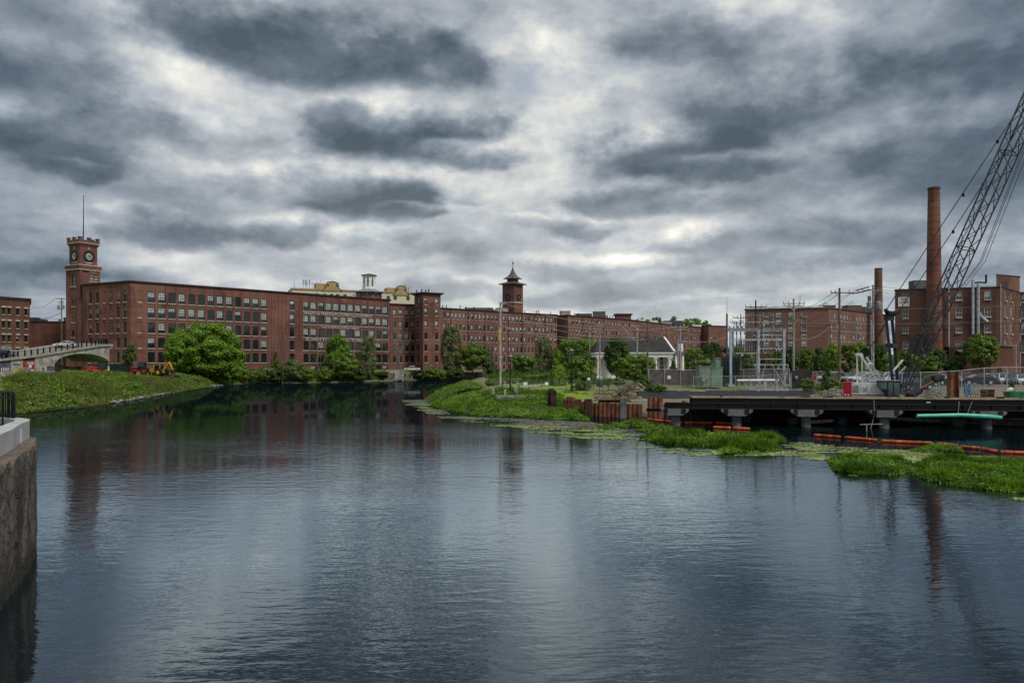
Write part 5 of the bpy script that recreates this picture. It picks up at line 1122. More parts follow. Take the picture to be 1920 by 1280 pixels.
wire(P(1195, 634, 128), P(1105, 611, 160), .6, .03, 'cable between the stubby arm pole and the slim pale pole', None, M_wireP); wire(P(1168, 612, 140), P(1195, 634, 128), .5, .03, 'short looping cable over the courthouse roof', None, M_wireP)
wire(P(1275, 640, 130), P(1362, 632, 150), .5, .03, 'cable between the white house pole and the substation', None, M_wireP)
# communication aerial on the yard
x, y = pp(1363, 116); an = thing('mast', 'thin grey aerial mast rising above the left end of the steel frame', 'mast', (x, y, hz(x, y))); m_ = MB(); m_.tube([(x, y, hz(x, y)), (x, y, pz(588, 116))], .14, 8); m_.build('post', M_slate, an); m_ = MB(); m_.tube([(x, y, pz(588, 116)), (x, y, pz(555, 116))], [.05, .03], 5); m_.build('whip', M_galv, an)

# ---------------------------------------------------------------- substation
def zs(py, d=113): return pz(py, d)
gn = thing('substation_frame', 'tall galvanised steel gantry frame with insulator rows in the fenced yard', 'substation frame', (*pp(1420, 113), 2.5))
for px in (1370, 1422, 1470): x, y = pp(px, 113); m_ = MB(); m_.box(x-.17, x+.17, y-.17, y+.17, 2.4, zs(619)); m_.box(x-.45, x+.45, y-.45, y+.45, 2.4, 2.75); m_.build('post', M_galv, gn)
for px in (1374, 1419, 1468): x, y = pp(px, 119); m_ = MB(); m_.box(x-.14, x+.14, y-.14, y+.14, 2.4, pz(621, 119)); m_.build('rear_post', M_grey, gn)
def hbar(parent, px0, px1, py, d, w_, m, nm='beam', h_=None):
    a, b_ = P(px0, py, d), P(px1, py, d); m_ = MB(); m_.bar(a, b_, w_, h_ or w_); return m_.build(nm, m, parent)
hbar(gn, 1363, 1474, 617, 113, .35, M_grey); hbar(gn, 1363, 1474, 619, 119, .3, M_grey); hbar(gn, 1397, 1464, 604, 113, .14, M_woodG); hbar(gn, 1396, 1466, 637, 116, .18, M_galv, h_=.3); hbar(gn, 1425, 1468, 653, 113, .18, M_galv); hbar(gn, 1422, 1468, 673, 113, .12, M_galv)
hbar(gn, 1413, 1478, 683.5, 112, .16, M_galv); hbar(gn, 1378, 1420, 637, 113, .12, M_galv); hbar(gn, 1379, 1420, 662, 113, .12, M_galv)
m_ = MB()
for (a, b_, c2, d2) in ((1415, 684, 1424, 722), (1435, 684, 1424, 722), (1448, 684, 1469, 720), (1478, 684, 1470, 722), (1430, 604, 1434, 617), (1434, 604, 1430, 640), (1455, 637, 1460, 652)): m_.bar(P(a, b_, 112.5), P(c2, d2, 112.5), .10)
m_.build('brace', M_galv, gn)
for j, (py, pa, pb_, n, dd) in enumerate(((606, 1400, 1462, 8, 113), (614, 1368, 1470, 14, 113), (641, 1381, 1418, 9, 113.5), (647, 1381, 1418, 9, 114), (653, 1381, 1418, 9, 114.5), (640, 1428, 1466, 5, 114))):
    for i in range(n):
        px = pa+(pb_-pa)*i/(n-1); p = P(px, py, dd); k = MB(); k.lathe([(.06, 0), (.13, .06), (.06, .12), (.13, .2), (.06, .26), (.13, .34), (.05, .42)], (p.x, p.y, p.z-.2), 6); k.build('insulator', M_slate, gn)
hbar(gn, 1397, 1452, 591, 116, .10, M_grey); hbar(gn, 1378, 1420, 647, 114, .09, M_grey); hbar(gn, 1425, 1468, 628, 113, .10, M_galv)
for px in (1399, 1425, 1450): m_ = MB(); m_.bar(P(px, 617, 116), P(px, 588, 116), .12); m_.build('upper_post', M_grey, gn)
for j, (py, pa, pb_, n, dd) in enumerate(((594, 1399, 1450, 8, 116), (625, 1373, 1418, 7, 113), (631, 1428, 1466, 6, 113), (657, 1428, 1466, 6, 113.3), (677, 1425, 1466, 5, 113))):
    for i in range(n):
        p = P(pa+(pb_-pa)*i/(n-1), py, dd); k = MB(); k.lathe([(.05, 0), (.11, .06), (.05, .12), (.11, .2), (.05, .26), (.11, .34), (.04, .45)], (p.x, p.y, p.z-.2), 6); k.build('insulator', M_slate, gn)
for i in range(14): a = 1372+i*7; m_ = MB(); m_.tube([P(a, 597+(i*5) % 12, 114), P(a+4, 610+(i*7) % 9, 113.6), P(a+9, 603+(i*3) % 14, 113.2)], .028, 4); m_.build('conductor', M_dsteel, gn)
for i in range(9): a = 1382+i*4.3; m_ = MB(); m_.bar(P(a, 640, 113.4), P(a, 662, 113.4), .06); m_.build('switch_rod', M_dsteel, gn)
for i in range(6): a = 1428+i*7; m_ = MB(); m_.tube([P(a, 640, 113), P(a+2, 648, 112.8), P(a-2, 657, 113)], .03, 4); m_.build('conductor', M_dsteel, gn)
m_ = MB()
for i in range(9):
    px = 1382+i*4.4; m_.tube([P(px, 637, 113.5), P(px+1.5, 650, 113.4), P(px-1, 662, 113.5)], .035, 4)
for i in range(8): m_.tube([P(1400+i*9, 617, 113), P(1403+i*9, 611+i % 3, 112.5), P(1408+i*9, 616, 113)], .03, 4)
m_.tube([P(1412, 629, 113), P(1440, 627, 113), P(1448, 629, 113), P(1449, 637, 113)], .06, 6); m_.build('bus_bars', M_galv, gn)
# equipment boxes
def cab(name, label, px0, px1, yt, yb, d, dep, m, cat='cabinet', vents_=True):
    x0, x1 = pp(px0, d)[0], pp(px1, d)[0]; z0, z1 = pz(yb, d), pz(yt, d); root = thing(name, label, cat, ((x0+x1)/2, d, z0)); m_ = MB(); m_.box(x0, x1, d, d+dep, z0, z1); m_.build('housing', m, root)
    m_ = MB(); m_.box(x0-.08, x1+.08, d-.08, d+dep+.08, z1+.002, z1+.12); m_.build('lid', m, root)
    n = max(1, int((x1-x0)/1.1)); m_ = MB()
    for i in range(n): a = x0+(x1-x0)*i/n+.06; c2 = x0+(x1-x0)*(i+1)/n-.06; m_.box(a, c2, d-.035, d-.002, z0+.12, z1-.1)
    m_.build('door', m, root)
    for i in range(n): a = x0+(x1-x0)*(i+1)/n-.2; k = MB(); k.box(a, a+.05, d-.09, d-.037, z0+1.0, z0+1.2); k.build('handle', M_slate, root)
    return root
c1 = cab('equipment_cabinet', 'pale green switchgear cabinet with meter box in front of the screened fence', 1311, 1333, 688, 724, 110, 2.2, M_green)
p = P(1322, 711, 109.8); m_ = MB(); m_.box(p.x-.5, p.x+.05, p.y-.25, p.y, p.z-.3, p.z+.7); m_.box(p.x+.1, p.x+.5, p.y-.25, p.y, p.z+.0, p.z+.65); m_.tube([(p.x-.1, p.y-.1, p.z-.3), (p.x-.1, p.y-.1, 2.5)], .05, 6); m_.build('meter_box', M_grey, c1)
m_ = MB(); m_.box(p.x-.35, p.x-.02, p.y-.27, p.y-.252, p.z+.35, p.z+.62); m_.build('warning_plate', mat('faded_red_sign', (.5, .22, .2), .6, var=.3), c1)
cab('equipment_cabinet', 'plain mid green switchgear cabinet standing right of the metered one', 1333.4, 1355, 690, 725, 110, 2.0, M_green)
cab('equipment_cabinet', 'small tall green cabinet top showing behind the two switchgear cabinets', 1341, 1352, 672, 722, 114, 1.6, M_green)
tr = thing('power_transformer', 'big dark grey green power transformer with cooling fins and bushings behind a gantry post', 'transformer', (*pp(1372, 115), 2.5))
x0, x1 = pp(1357, 115)[0], pp(1387, 115)[0]; m_ = MB(); m_.box(x0, x1, 115, 117.6, 2.9, pz(672, 115)); m_.box(x0-.1, x1+.1, 114.9, 117.7, pz(672, 115)+.001, pz(670.5, 115)); m_.box(x0+.2, x1-.2, 114.8, 117.5, 2.4, 2.89); m_.build('tank', M_greenD, tr)
for i in range(12): a = x0+.15+(x1-x0-.3)*i/11; k = MB(); k.box(a-.03, a+.03, 114.5, 114.898, 3.3, pz(676, 115)); k.build('cooling_fin', M_greenD, tr)
for px in (1362, 1368, 1374, 1380): p = P(px, 670, 116); k = MB(); k.lathe([(.10, 0), (.17, .1), (.10, .2), (.17, .3), (.10, .4), (.16, .5), (.05, .75)], tuple(p), 8); k.build('bushing', M_slate, tr)
# white tube on stands
pw = thing('white_pipe', 'long white horizontal pipe held on short stands in the substation yard', 'pipe', (*pp(1420, 108), 2.7)); m_ = MB(); m_.tube([P(1382, 713, 108), P(1460, 712.5, 108)], .16, 10); m_.build('tube', M_white, pw)
for px in (1386, 1409, 1437, 1456): m_ = MB(); p = P(px, 713, 108); m_.bar((p.x, p.y, p.z-.15), (p.x, p.y, 2.4), .09); m_.build('stand', M_galv, pw)
for k, (px, hgt_) in enumerate(((1434, .9), (1456, 1.1), (1398, .5), (1446, .5))):
    x, y = pp(px, 107); m_ = MB(); m_.box(x-.14, x+.14, y-.14, y+.14, 2.3, 2.5+hgt_); m_.box(x-.2, x+.2, y-.2, y+.2, 2.5+hgt_, 2.58+hgt_); tag(m_.build('concrete_bollard', M_conc), ['stubby', 'tall', 'low left', 'low right'][k]+' concrete stub post in the substation gravel', 'post')
rnd = random.Random(8)
rk = MB()
for i in range(240): px = rnd.uniform(1405, 1478); d = rnd.uniform(104, 108); x = pp(px, d)[0]; rk.blob((x, d, hz(x, d)+.05), rnd.uniform(.08, .25), i, (1, 1, .7), sub=0)
o = rk.build('gravel', mat('grey_gravel', (.30, .30, .29), .9, var=.4, scale=3)); tag(o, 'pale grey stones under the steel frame', kind='stuff')

# ---------------------------------------------------------------- fences
mm_ = bpy.data.materials.new('chain_link_mesh'); mm_.use_nodes = True; t = NT(mm_.node_tree); bs = t.n['Principled BSDF']; bs.inputs['Base Color'].default_value = (.32, .34, .34, 1); bs.inputs['Roughness'].default_value = .6
tcn = t.node('ShaderNodeTexCoord').outputs['UV']; sx = t.node('ShaderNodeSeparateXYZ'); t.set(sx.inputs[0], tcn)
def stripe(v): f_ = t.m('FRACT', v); return t.m('LESS_THAN', f_, .045)
dia = t.m('MAXIMUM', stripe(t.m('MULTIPLY', t.m('ADD', sx.outputs[0], sx.outputs[1]), 8.0)), stripe(t.m('ADD', t.m('MULTIPLY', t.m('SUBTRACT', sx.outputs[0], sx.outputs[1]), 8.0), 400.0)))
tp_ = t.node('ShaderNodeBsdfTransparent'); mx = t.node('ShaderNodeMixShader'); t.set(mx.inputs[0], dia); t.l.new(tp_.outputs[0], mx.inputs[1]); t.l.new(bs.outputs[0], mx.inputs[2]); t.l.new(mx.outputs[0], t.n['Material Output'].inputs[0])
M_mesh = mm_
def fence(label, pts, h, npost, postm=M_galv, screen=None, rail=True, r=.04, z=None):
    """pts: plan corners; chain link fence following the ground"""
    P_ = [Vector(p) for p in pts]; zb = lambda p: (hz(p[0], p[1]) if z is None else z); root = thing('chain_link_fence', label, 'fence', (P_[0].x, P_[0].y, zb(P_[0])))
    path = []
    for i in range(len(P_)-1):
        n = npost[i]
        for k in range(n): path.append(P_[i].lerp(P_[i+1], k/n))
    path.append(P_[-1])
    if not screen:
        V_, uv = [], []; u = 0; m_ = MB()
        for a, b_ in zip(path[:-1], path[1:]):
            L = (b_-a).length; za, zb2 = zb(a), zb(b_); m_.quad((a.x, a.y, za+.05), (b_.x, b_.y, zb2+.05), (b_.x, b_.y, zb2+h), (a.x, a.y, za+h)); uv += [(u, 0), (u+L, 0), (u+L, h), (u, h)]; u += L
        o = m_.build('mesh_panel', M_mesh, root); ul = o.data.uv_layers.new(name='UVMap')
        for i, c_ in enumerate(uv): ul.data[i].uv = c_
    else:
        m_ = MB()
        for a, b_ in zip(path[:-1], path[1:]):
            za, zb2 = zb(a), zb(b_); n_ = 5
            for k in range(n_):
                s0, s1 = k/n_, (k+1)/n_; p0, p1 = a.lerp(b_, s0), a.lerp(b_, s1); w0, w1 = .05*math.sin(s0*math.pi*3), .05*math.sin(s1*math.pi*3)
                m_.quad((p0.x, p0.y+w0, za+.08), (p1.x, p1.y+w1, zb2+.08), (p1.x, p1.y+w1, zb2+h-.08), (p0.x, p0.y+w0, za+h-.08))
        m_.build('privacy_screen', screen, root)
    for p in path: m_ = MB(); m_.tube([(p.x, p.y-.05, zb(p)-.1), (p.x, p.y-.05, zb(p)+h+.05)], r, 6); m_.build('fence_post', postm, root)
    if rail:
        m_ = MB()
        for a, b_ in zip(path[:-1], path[1:]): m_.tube([(a.x, a.y-.05, zb(a)+h), (b_.x, b_.y-.05, zb(b_)+h)], r*.75, 5)
        m_.build('top_rail', postm, root)
    return root
M_screen = mat('brown_privacy_screen', (.10, .088, .082), .8, var=.25, scale=1.5)
f = fence('tall chain link fence with brown privacy screen around the substation', [pp(1216, 116), pp(1480, 119)], 2.45, [9], M_galv, M_screen, r=.06)
fence('open chain link fence along the front of the substation yard', [pp(1300, 105.5), pp(1484, 105.5)], 2.3, [7], M_galv, r=.032)
fence('galvanised chain link fence in front of the car park', [pp(1656, 93), pp(1760, 93.5), pp(1930, 93)], 2.45, [3, 4], M_galv, r=.06)
M_gpost = mat('green_post', (.10, .15, .13), .5, var=.2)
fence('green chain link fence along the back of the mown point', [pp(1061, 108), pp(1100, 98), pp(1215, 108)], 1.5, [2, 4], M_gpost, r=.04)
fence('sagging chain link fence with white notices crossing the lawn of the point', [pp(918, 98), pp(1061, 104)], 1.35, [6], M_gpost, r=.03)
def plate(name, label, px, py, d, w_, h_, m, cat='sign', pole_=True, lines=True):
    p = P(px, py, d); root = thing(name, label, cat, (p.x, p.y, p.z-h_/2)); m_ = MB(); m_.box(p.x-w_/2, p.x+w_/2, p.y-.03, p.y, p.z-h_/2, p.z+h_/2); m_.build('plate', m, root)
    if pole_: k = MB(); zz_ = hz(p.x, p.y); k.bar((p.x, p.y+.03, zz_), (p.x, p.y+.03, p.z+h_/2), .06); k.build('post', M_galv, root)
    return root
plate('notice', 'small white notice wired to the sagging fence, left one', 985, 719, 99.5, .55, .38, M_white, pole_=False); plate('notice', 'small white notice wired to the sagging fence, right one', 1025, 719, 101, .45, .38, M_white, pole_=False)
plate('notice', 'white notice on the green fence left of the pinkish pole', 1104, 710, 98, .38, .3, M_white, pole_=False)
plate('warning_sign', 'square white notice on the brown screened fence', 1254.5, 707, 115.5, .5, .5, M_white, pole_=False)
# black tarp-covered enclosure right of the yard
x0, x1 = pp(1481, 106)[0], pp(1519, 109)[0]; eb = thing('tarp_screen', 'black tarp screen panel sagging to the right of the steel frame', 'screen', ((x0+x1)/2, 106, 2.3)); m_ = MB(); m_.hexa([(x0+.3, 106, 2.2), (x1-.7, 108, 2.2), (x1-.7, 108.1, 2.2), (x0+.3, 106.1, 2.2), (x0, 106, pz(695, 106)), (x1, 108, pz(692, 108)), (x1, 108.1, pz(692, 108)), (x0, 106.1, pz(695, 106))]); m_.build('tarp', M_fabric, eb)
p = P(1493, 707, 106); m_ = MB(); m_.box(p.x-.2, p.x+.2, 105.9, 106.0, p.z-.2, p.z+.2); m_.build('notice', M_grey, eb)
fence('pale chain link fence running behind the car park trees', [pp(1480, 118), pp(1580, 122)], 1.9, [4], M_galv, r=.05)

# ---------------------------------------------------------------- lamp posts, bollards, hedge-side walk
def lamp(label, px, yt, yb, d):
    x = pp(px, d)[0]; zb = hz(x, d); zt = pz(yt, d); root = thing('street_lamp', label, 'street lamp', (x, d, zb), 0, 'park lamps along the walk')
    m_ = MB(); m_.lathe([(.22, 0), (.22, .25), (.13, .4), (.09, .8), (.06, zt-zb-.7)], (x, d, zb), 10); m_.build('post', M_black, root)
    m_ = MB(); m_.lathe([(.10, -.7), (.20, -.6), (.22, -.35), (.27, -.1), (.20, -.02), (.05, .05)], (x, d, zt), 10); m_.build('lantern', M_slate, root)
    m_ = MB(); m_.lathe([(.28, -.08), (.29, -.02), (.1, .08)], (x, d, zt+.01), 10); m_.build('lamp_cap', M_galv, root)
lamp('black park lamp on the lawn just right of the tall pale pole', 957, 667, 732, 97); lamp('black park lamp farther back among the trees behind the hedge', 980, 668.5, 702, 160); lamp('black park lamp partly hidden behind the tall pale pole', 939.5, 669, 720, 112); lamp('black park lamp in front of the dark bushy trees at the fence', 1072, 656, 727, 100)
bl = None
for i, (px, py, d) in enumerate(((930, 724, 101), (947, 722, 106), (947, 738, 95), (966, 735, 97), (968.5, 735, 96), (998, 737, 96), (971, 716, 116), (958, 718, 112), (925, 734, 97))):
    x = pp(px, d)[0]; o_ = thing('bollard', 'pale square marker post '+['left of the tall pale pole', 'just behind the tall pale pole', 'low on the lawn right of the tall pale pole', 'left of the pair before the nearest park lamp', 'right of the pair before the nearest park lamp', 'alone on the lawn, right of the nearest park lamp', 'farthest along the walk towards the hedge', 'beside the walk behind the nearest park lamp', 'closest to the weeds at the left end of the fence'][i], 'bollard', (x, d, hz(x, d)), 0, 'white posts along the park walk')
    m_ = MB(); m_.box(-.13, .13, -.13, .13, -.05, .85); b0 = m_.build('post_body', M_woodG, o_, world=False); m_ = MB(); m_.hexa([(-.16, -.16, .851), (.16, -.16, .851), (.16, .16, .851), (-.16, .16, .851), (-.02, -.02, .98), (.02, -.02, .98), (.02, .02, .98), (-.02, .02, .98)]); m_.build('post_cap', M_woodG, o_, world=False)
# curving concrete walk
wp = arc([pp(912, 99), pp(925, 103), pp(945, 110), pp(975, 117), pp(1010, 121), pp(1060, 124)], 6); wq = inset(wp, -2.2); m_ = MB()
for i in range(len(wp)-1): m_.quad(*[(q[0], q[1], hz(*q)+.07) for q in (wp[i], wp[i+1], wq[i+1], wq[i])][::-1])
tag(m_.build('park_path', mat('pinkish_paving', (.36, .29, .25), .9, var=.15)), kind='structure')
m_ = MB(); q = [pp(930, 92.5), pp(975, 92), pp(1010, 93), pp(1036, 93)]
for a, b_ in zip(q[:-1], q[1:]): za, zb_ = pz(741, a[1]), pz(741, b_[1]); m_.hexa([(a[0], a[1]-.3, za-1), (b_[0], b_[1]-.3, zb_-1), (b_[0], b_[1]+.3, zb_-1), (a[0], a[1]+.3, za-1), (a[0], a[1]-.3, za), (b_[0], b_[1]-.3, zb_), (b_[0], b_[1]+.3, zb_), (a[0], a[1]+.3, za)])
tag(m_.build('garden_wall', M_woodG), 'low pale kerb wall where the lawn of the point meets the weeds', 'wall')

# ---------------------------------------------------------------- sheet piling
def sheetpile(label, p0, p1, zt0, zt1, m, pitch=.5, jag=0.0, seed=0):
    a, b_ = Vector(p0), Vector(p1); d = (b_-a); L = d.length; d /= L; n_ = Vector((d.y, -d.x)); rnd = random.Random(seed); m_ = MB(); n = int(L/pitch); pr = []
    for i in range(n): u = i*pitch; pr += [(u, 0), (u+pitch*.3, 0), (u+pitch*.5, .13), (u+pitch*.8, .13)]
    pr.append((L, 0)); dz = 0
    for i in range(len(pr)-1):
        if i % 4 == 0: dz = rnd.uniform(-jag, jag)
        (u0_, k0), (u1_, k1) = pr[i], pr[i+1]; zt = zt0+(zt1-zt0)*u0_/L+dz; q0 = a+d*u0_+n_*k0; q1 = a+d*u1_+n_*k1; e = n_*.03
        m_.prism([tuple(q0+e), tuple(q0-e), tuple(q1-e), tuple(q1+e)][::-1], -1.2, zt)
    root = thing('sheet_pile_wall', label, 'retaining wall', (a.x, a.y, -1.2)); m_.build('piling', m, root); return root
s1 = sheetpile('short dark rusty sheet piles stepping down at the end of the weeds', pp(1056, 86), pp(1090, 84.5), pz(746, 86), pz(746, 84.5), M_rust, jag=.25, seed=1)
s2 = sheetpile('long low rusty sheet pile wall holding back the dirt beside the lawn', pp(1090, 84.5), pp(1204, 81), pz(754, 84), pz(757, 81), M_rust, jag=.06, seed=2)
s3 = sheetpile('taller bright rusty sheet pile panel at the left end of the trestle', pp(1214, 80.5), pp(1243, 80), pz(744, 80), pz(744, 80), M_rust, jag=.06, seed=3)
s4 = sheetpile('sheet pile wall coloured dark as if in shade, running behind the trestle piers', pp(1244, 76.2), pp(2050, 73.6), 1.85, 1.75, M_rustD, jag=.1, seed=4)  # dark steel stands in for shade; wall raised to darken the water
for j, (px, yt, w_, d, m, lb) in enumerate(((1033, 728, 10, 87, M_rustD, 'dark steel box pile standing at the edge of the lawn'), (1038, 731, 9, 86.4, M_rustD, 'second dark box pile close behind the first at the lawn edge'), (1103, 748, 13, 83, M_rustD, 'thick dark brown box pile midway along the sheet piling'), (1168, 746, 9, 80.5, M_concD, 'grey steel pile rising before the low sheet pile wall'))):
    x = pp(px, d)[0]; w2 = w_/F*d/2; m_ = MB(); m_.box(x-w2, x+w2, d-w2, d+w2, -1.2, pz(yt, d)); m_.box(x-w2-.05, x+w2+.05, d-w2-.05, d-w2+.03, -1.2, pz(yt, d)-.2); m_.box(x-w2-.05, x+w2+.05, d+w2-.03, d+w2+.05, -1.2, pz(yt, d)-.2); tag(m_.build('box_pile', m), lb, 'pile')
for (px0, px1, py, d, lb) in ((1122, 1168, 752, 86, 'rusty steel waler beam lying along the sheet piling'), (1212, 1330, 768, 74.5, 'black steel waler beam low in front of the tall sheet piles')):
    m_ = MB(); a, b_ = P(px0, py, d), P(px1, py, d); m_.bar((a.x, a.y, a.z-.13), (b_.x, b_.y, b_.z-.13), .3, .05); m_.bar((a.x, a.y, a.z+.13), (b_.x, b_.y, b_.z+.13), .3, .05); m_.bar(a, b_, .05, .26); tag(m_.build('steel_beam', M_rustD if px0 < 1200 else M_black), lb, 'beam')
wallbar('concrete_wall', 'low pale concrete ledge inside the dug-out bank left of the trestle', 'wall', pp(1104, 87), pp(1150, 87), .6, pz(753, 87), .7, M_woodG)
x, y = pp(1187, 88); wallbar('concrete_wall', 'pale concrete footing strip beside the taller sheet piles', 'wall', pp(1183, 88), pp(1214, 88), .6, pz(749.5, 88), 1.2, M_woodG)
# orange-brown H pile standing by the car park
x, y = pp(1787, 74); hp_ = thing('steel_pile', 'rust brown upright H section steel pile left of the black parked sedan', 'pile', (x, y, 0)); m_ = MB(); zt = pz(696, 74); m_.box(x-.42, x-.34, y-.35, y+.35, 0, zt); m_.box(x+.34, x+.42, y-.35, y+.35, 0, zt); m_.box(x-.34, x+.34, y-.03, y+.03, 0, zt); m_.build('section', M_rust, hp_)

# ---------------------------------------------------------------- trestle: girders, piers
gr = thing('trestle_girder', 'long black steel trestle girder with a tan timber top edge spanning over the water', 'girder', (*pp(1580, 70), 1.8))
A = Vector(pp(1246, 71.5)); B = Vector(pp(2150, 66)); d = (B-A).normalized(); n_ = Vector((d.y, -d.x)); L = (B-A).length
ztop = 6-66/F*70; zbot = ztop-1.05
def gq(u, z, k): p = A+d*u+n_*k; return (p.x, p.y, z)
def gbar(u0, u1, z0, z1, k0, k1, mb): mb.hexa([gq(u0, z0, k1), gq(u1, z0, k1), gq(u1, z0, k0), gq(u0, z0, k0), gq(u0, z1, k1), gq(u1, z1, k1), gq(u1, z1, k0), gq(u0, z1, k0)])
m_ = MB(); gbar(2.6, L, ztop-.10, ztop-.03, -.3, .3, m_); gbar(0, L, zbot, zbot+.07, -.3, .3, m_); gbar(0, L, zbot+.07, ztop-.55, -.02, .02, m_); gbar(2.6, L, ztop-.55, ztop-.10, -.02, .02, m_); gbar(0, 2.6, ztop-.55, ztop-.48, -.3, .3, m_); gbar(0, L, ztop-.55, ztop-.48, -.28, .28, m_)
for i in range(int(L/2.4)): u = .3+i*2.4; gbar(u, u+.04, zbot+.07, ztop-.56, -.27, .27, m_)
m_.build('plate_girder', mat('stained_girder_steel', (.011, .011, .012), .6, var=.3, scale=.8, dark=(.030, .018, .012)), gr)
rj = random.Random(12); u = 2.6
while u < L-.5:
    e = min(L, u+rj.uniform(3.2, 4.6)); m_ = MB(); gbar(u, e-.03, ztop-.028, ztop+.045+rj.uniform(-.015, .02), -.34, .34, m_); m_.build('timber_edge', M_tan, gr); u = e
for i in range(34):
    u = rj.uniform(3, 46); m_ = MB(); gbar(u, u+rj.uniform(.1, .5), ztop+.075, ztop+.075+rj.uniform(.03, .16), -.2, .1, m_); m_.build('deck_cleat', [M_wood, M_rustD, M_dsteel][i % 3], gr)
m_ = MB(); gbar(2.8, L, zbot+.82, zbot+.95, -6.6, -.32, m_); m_.build('shade_deck', M_wood, gr)  # unseen deck, added to cast shade on the water under the girder
m_ = MB(); gbar(3, L, zbot+.1, zbot+.8, -6.5, -6.2, m_); m_.build('rear_girder', M_black, gr)
for i in range(9): u = ray_u(A, B, 1290+i*78); m_ = MB(); gbar(u, u+.3, zbot+.1, zbot+.45, -6.2, -.3, m_); m_.build('cross_beam', M_black, gr)
p = Vector(gq(ray_u(A, B, 1738), ztop-.3, .32)); m_ = MB(); m_.box(p.x-.2, p.x+.2, p.y-.02, p.y, p.z-.05, p.z+.05); m_.build('tag_plate', M_galv, gr)
# hanging ladders / rope
for i, (px0, px1) in enumerate(((1791, 1797), (1815, 1812))):
    a, b_ = Vector(gq(ray_u(A, B, px0+4), ztop-.2, .35)), Vector(gq(ray_u(A, B, px1-6), zbot-.6, .5)); m_ = MB(); m_.tube([a, b_], .035, 5); m_.build('hanger_rod', M_grey, gr)
m_ = MB(); m_.tube([gq(ray_u(A, B, 1636), ztop-.1, .36), gq(ray_u(A, B, 1636.5), zbot-.3, .45), gq(ray_u(A, B, 1630), zbot-1.4, .6), gq(ray_u(A, B, 1625), zbot-2.0, .7)], .03, 5); tag(m_.build('rope', M_woodG), 'thin pale rope dangling from the black girder near a pier', 'rope')
p = P(1625, 795.5, 65); m_ = MB(); m_.bar((p.x-.6, p.y, p.z), (p.x+1.4, p.y, p.z+.05), .07); m_.bar((p.x+.0, p.y, p.z), (p.x+.0, p.y, p.z-.7), .06); tag(m_.build('timber_float', M_woodG), 'small pale T-shaped timber hanging over the water by a pier', 'timber')
for j, (px, dd, shown) in enumerate(((1265, 72.5, 0), (1380, 71, 1), (1510, 70, 2), (1657, 69, 3), (1849, 67.5, 4), (2010, 66, 5))):
    lb = ['leftmost concrete hammerhead pier under the end of the trestle', 'second concrete hammerhead pier behind the floating orange boom', 'third concrete hammerhead pier in the middle of the trestle', 'fourth concrete pier below the crane cab', 'concrete pier with teal pipe across it near the right edge', 'outermost concrete pier under the trestle at the frame edge'][j]
    c_ = Vector(on(A, B, px)); root = thing('trestle_pier', lb, 'pier', (c_.x, c_.y, -1), 0, 'concrete piers under the trestle')
    w2 = (1.42 if j else 1.25); zc_ = zbot-.005
    def cq(u, z, k): p = c_+d*u+n_*k; return (p.x, p.y, z)
    m_ = MB(); m_.hexa([cq(-w2*.55, zc_-.62, .7), cq(w2*.55, zc_-.62, .7), cq(w2*.55, zc_-.62, -1.6), cq(-w2*.55, zc_-.62, -1.6), cq(-w2, zc_-.22, .7), cq(w2, zc_-.22, .7), cq(w2, zc_-.22, -1.6), cq(-w2, zc_-.22, -1.6)])
    m_.hexa([cq(-w2, zc_-.219, .7), cq(w2, zc_-.219, .7), cq(w2, zc_-.219, -1.6), cq(-w2, zc_-.219, -1.6), cq(-w2, zc_-.02, .7), cq(w2, zc_-.02, .7), cq(w2, zc_-.02, -1.6), cq(-w2, zc_-.02, -1.6)]); m_.build('cap_beam', mat('cap_concrete', (.145, .15, .155), .85, var=.15), root)
    for u in (-w2*.72, w2*.62): m_ = MB(); m_.hexa([cq(u-.2, zc_-.45, .74), cq(u+.2, zc_-.45, .74), cq(u+.2, zc_-.45, .705), cq(u-.2, zc_-.45, .705), cq(u-.2, zc_, .74), cq(u+.2, zc_, .74), cq(u+.2, zc_, .705), cq(u-.2, zc_, .705)]); m_.build('bearing', M_black, root)
    m_ = MB(); m_.lathe([(.42, -.8), (.42, zc_-.55)], (c_.x+d.x*.1, c_.y+.1, 0), 18); o = m_.build('column', mat('pier_column', (.14, .145, .145), .85, var=.25), root, smooth=False)
    m_ = MB(); m_.lathe([(.435, -.8), (.435, .62+.1*(j % 2))], (c_.x+d.x*.1, c_.y+.1, 0), 18); m_.build('wet_sleeve', M_concD, root)
for j, (px, dd, r, zt) in enumerate(((1312, 77, .5, .75), (1400, 76, .5, .7), (1425, 78.0, .75, 1.0), (1486, 74.5, .5, .55), (1577, 73.5, .5, .6), (1795, 71, .6, .7))):
    x = pp(px, dd)[0]; m_ = MB(); m_.lathe([(r, -1), (r, zt), (r-.12, zt), (r-.12, zt-.2)], (x, dd, 0), 16); tag(m_.build('steel_pipe_pile', M_concD if j % 2 else M_greenD), ['cut-off round pile in dark water right of the leftmost pier', 'cut-off round pile just right of the second pier', 'thick round pile in shadow between second and third piers', 'short cut-off pile left of the third pier', 'greenish short pile between third and fourth piers', 'stubby pile in shadow left of the teal pipe'][j], 'pile')
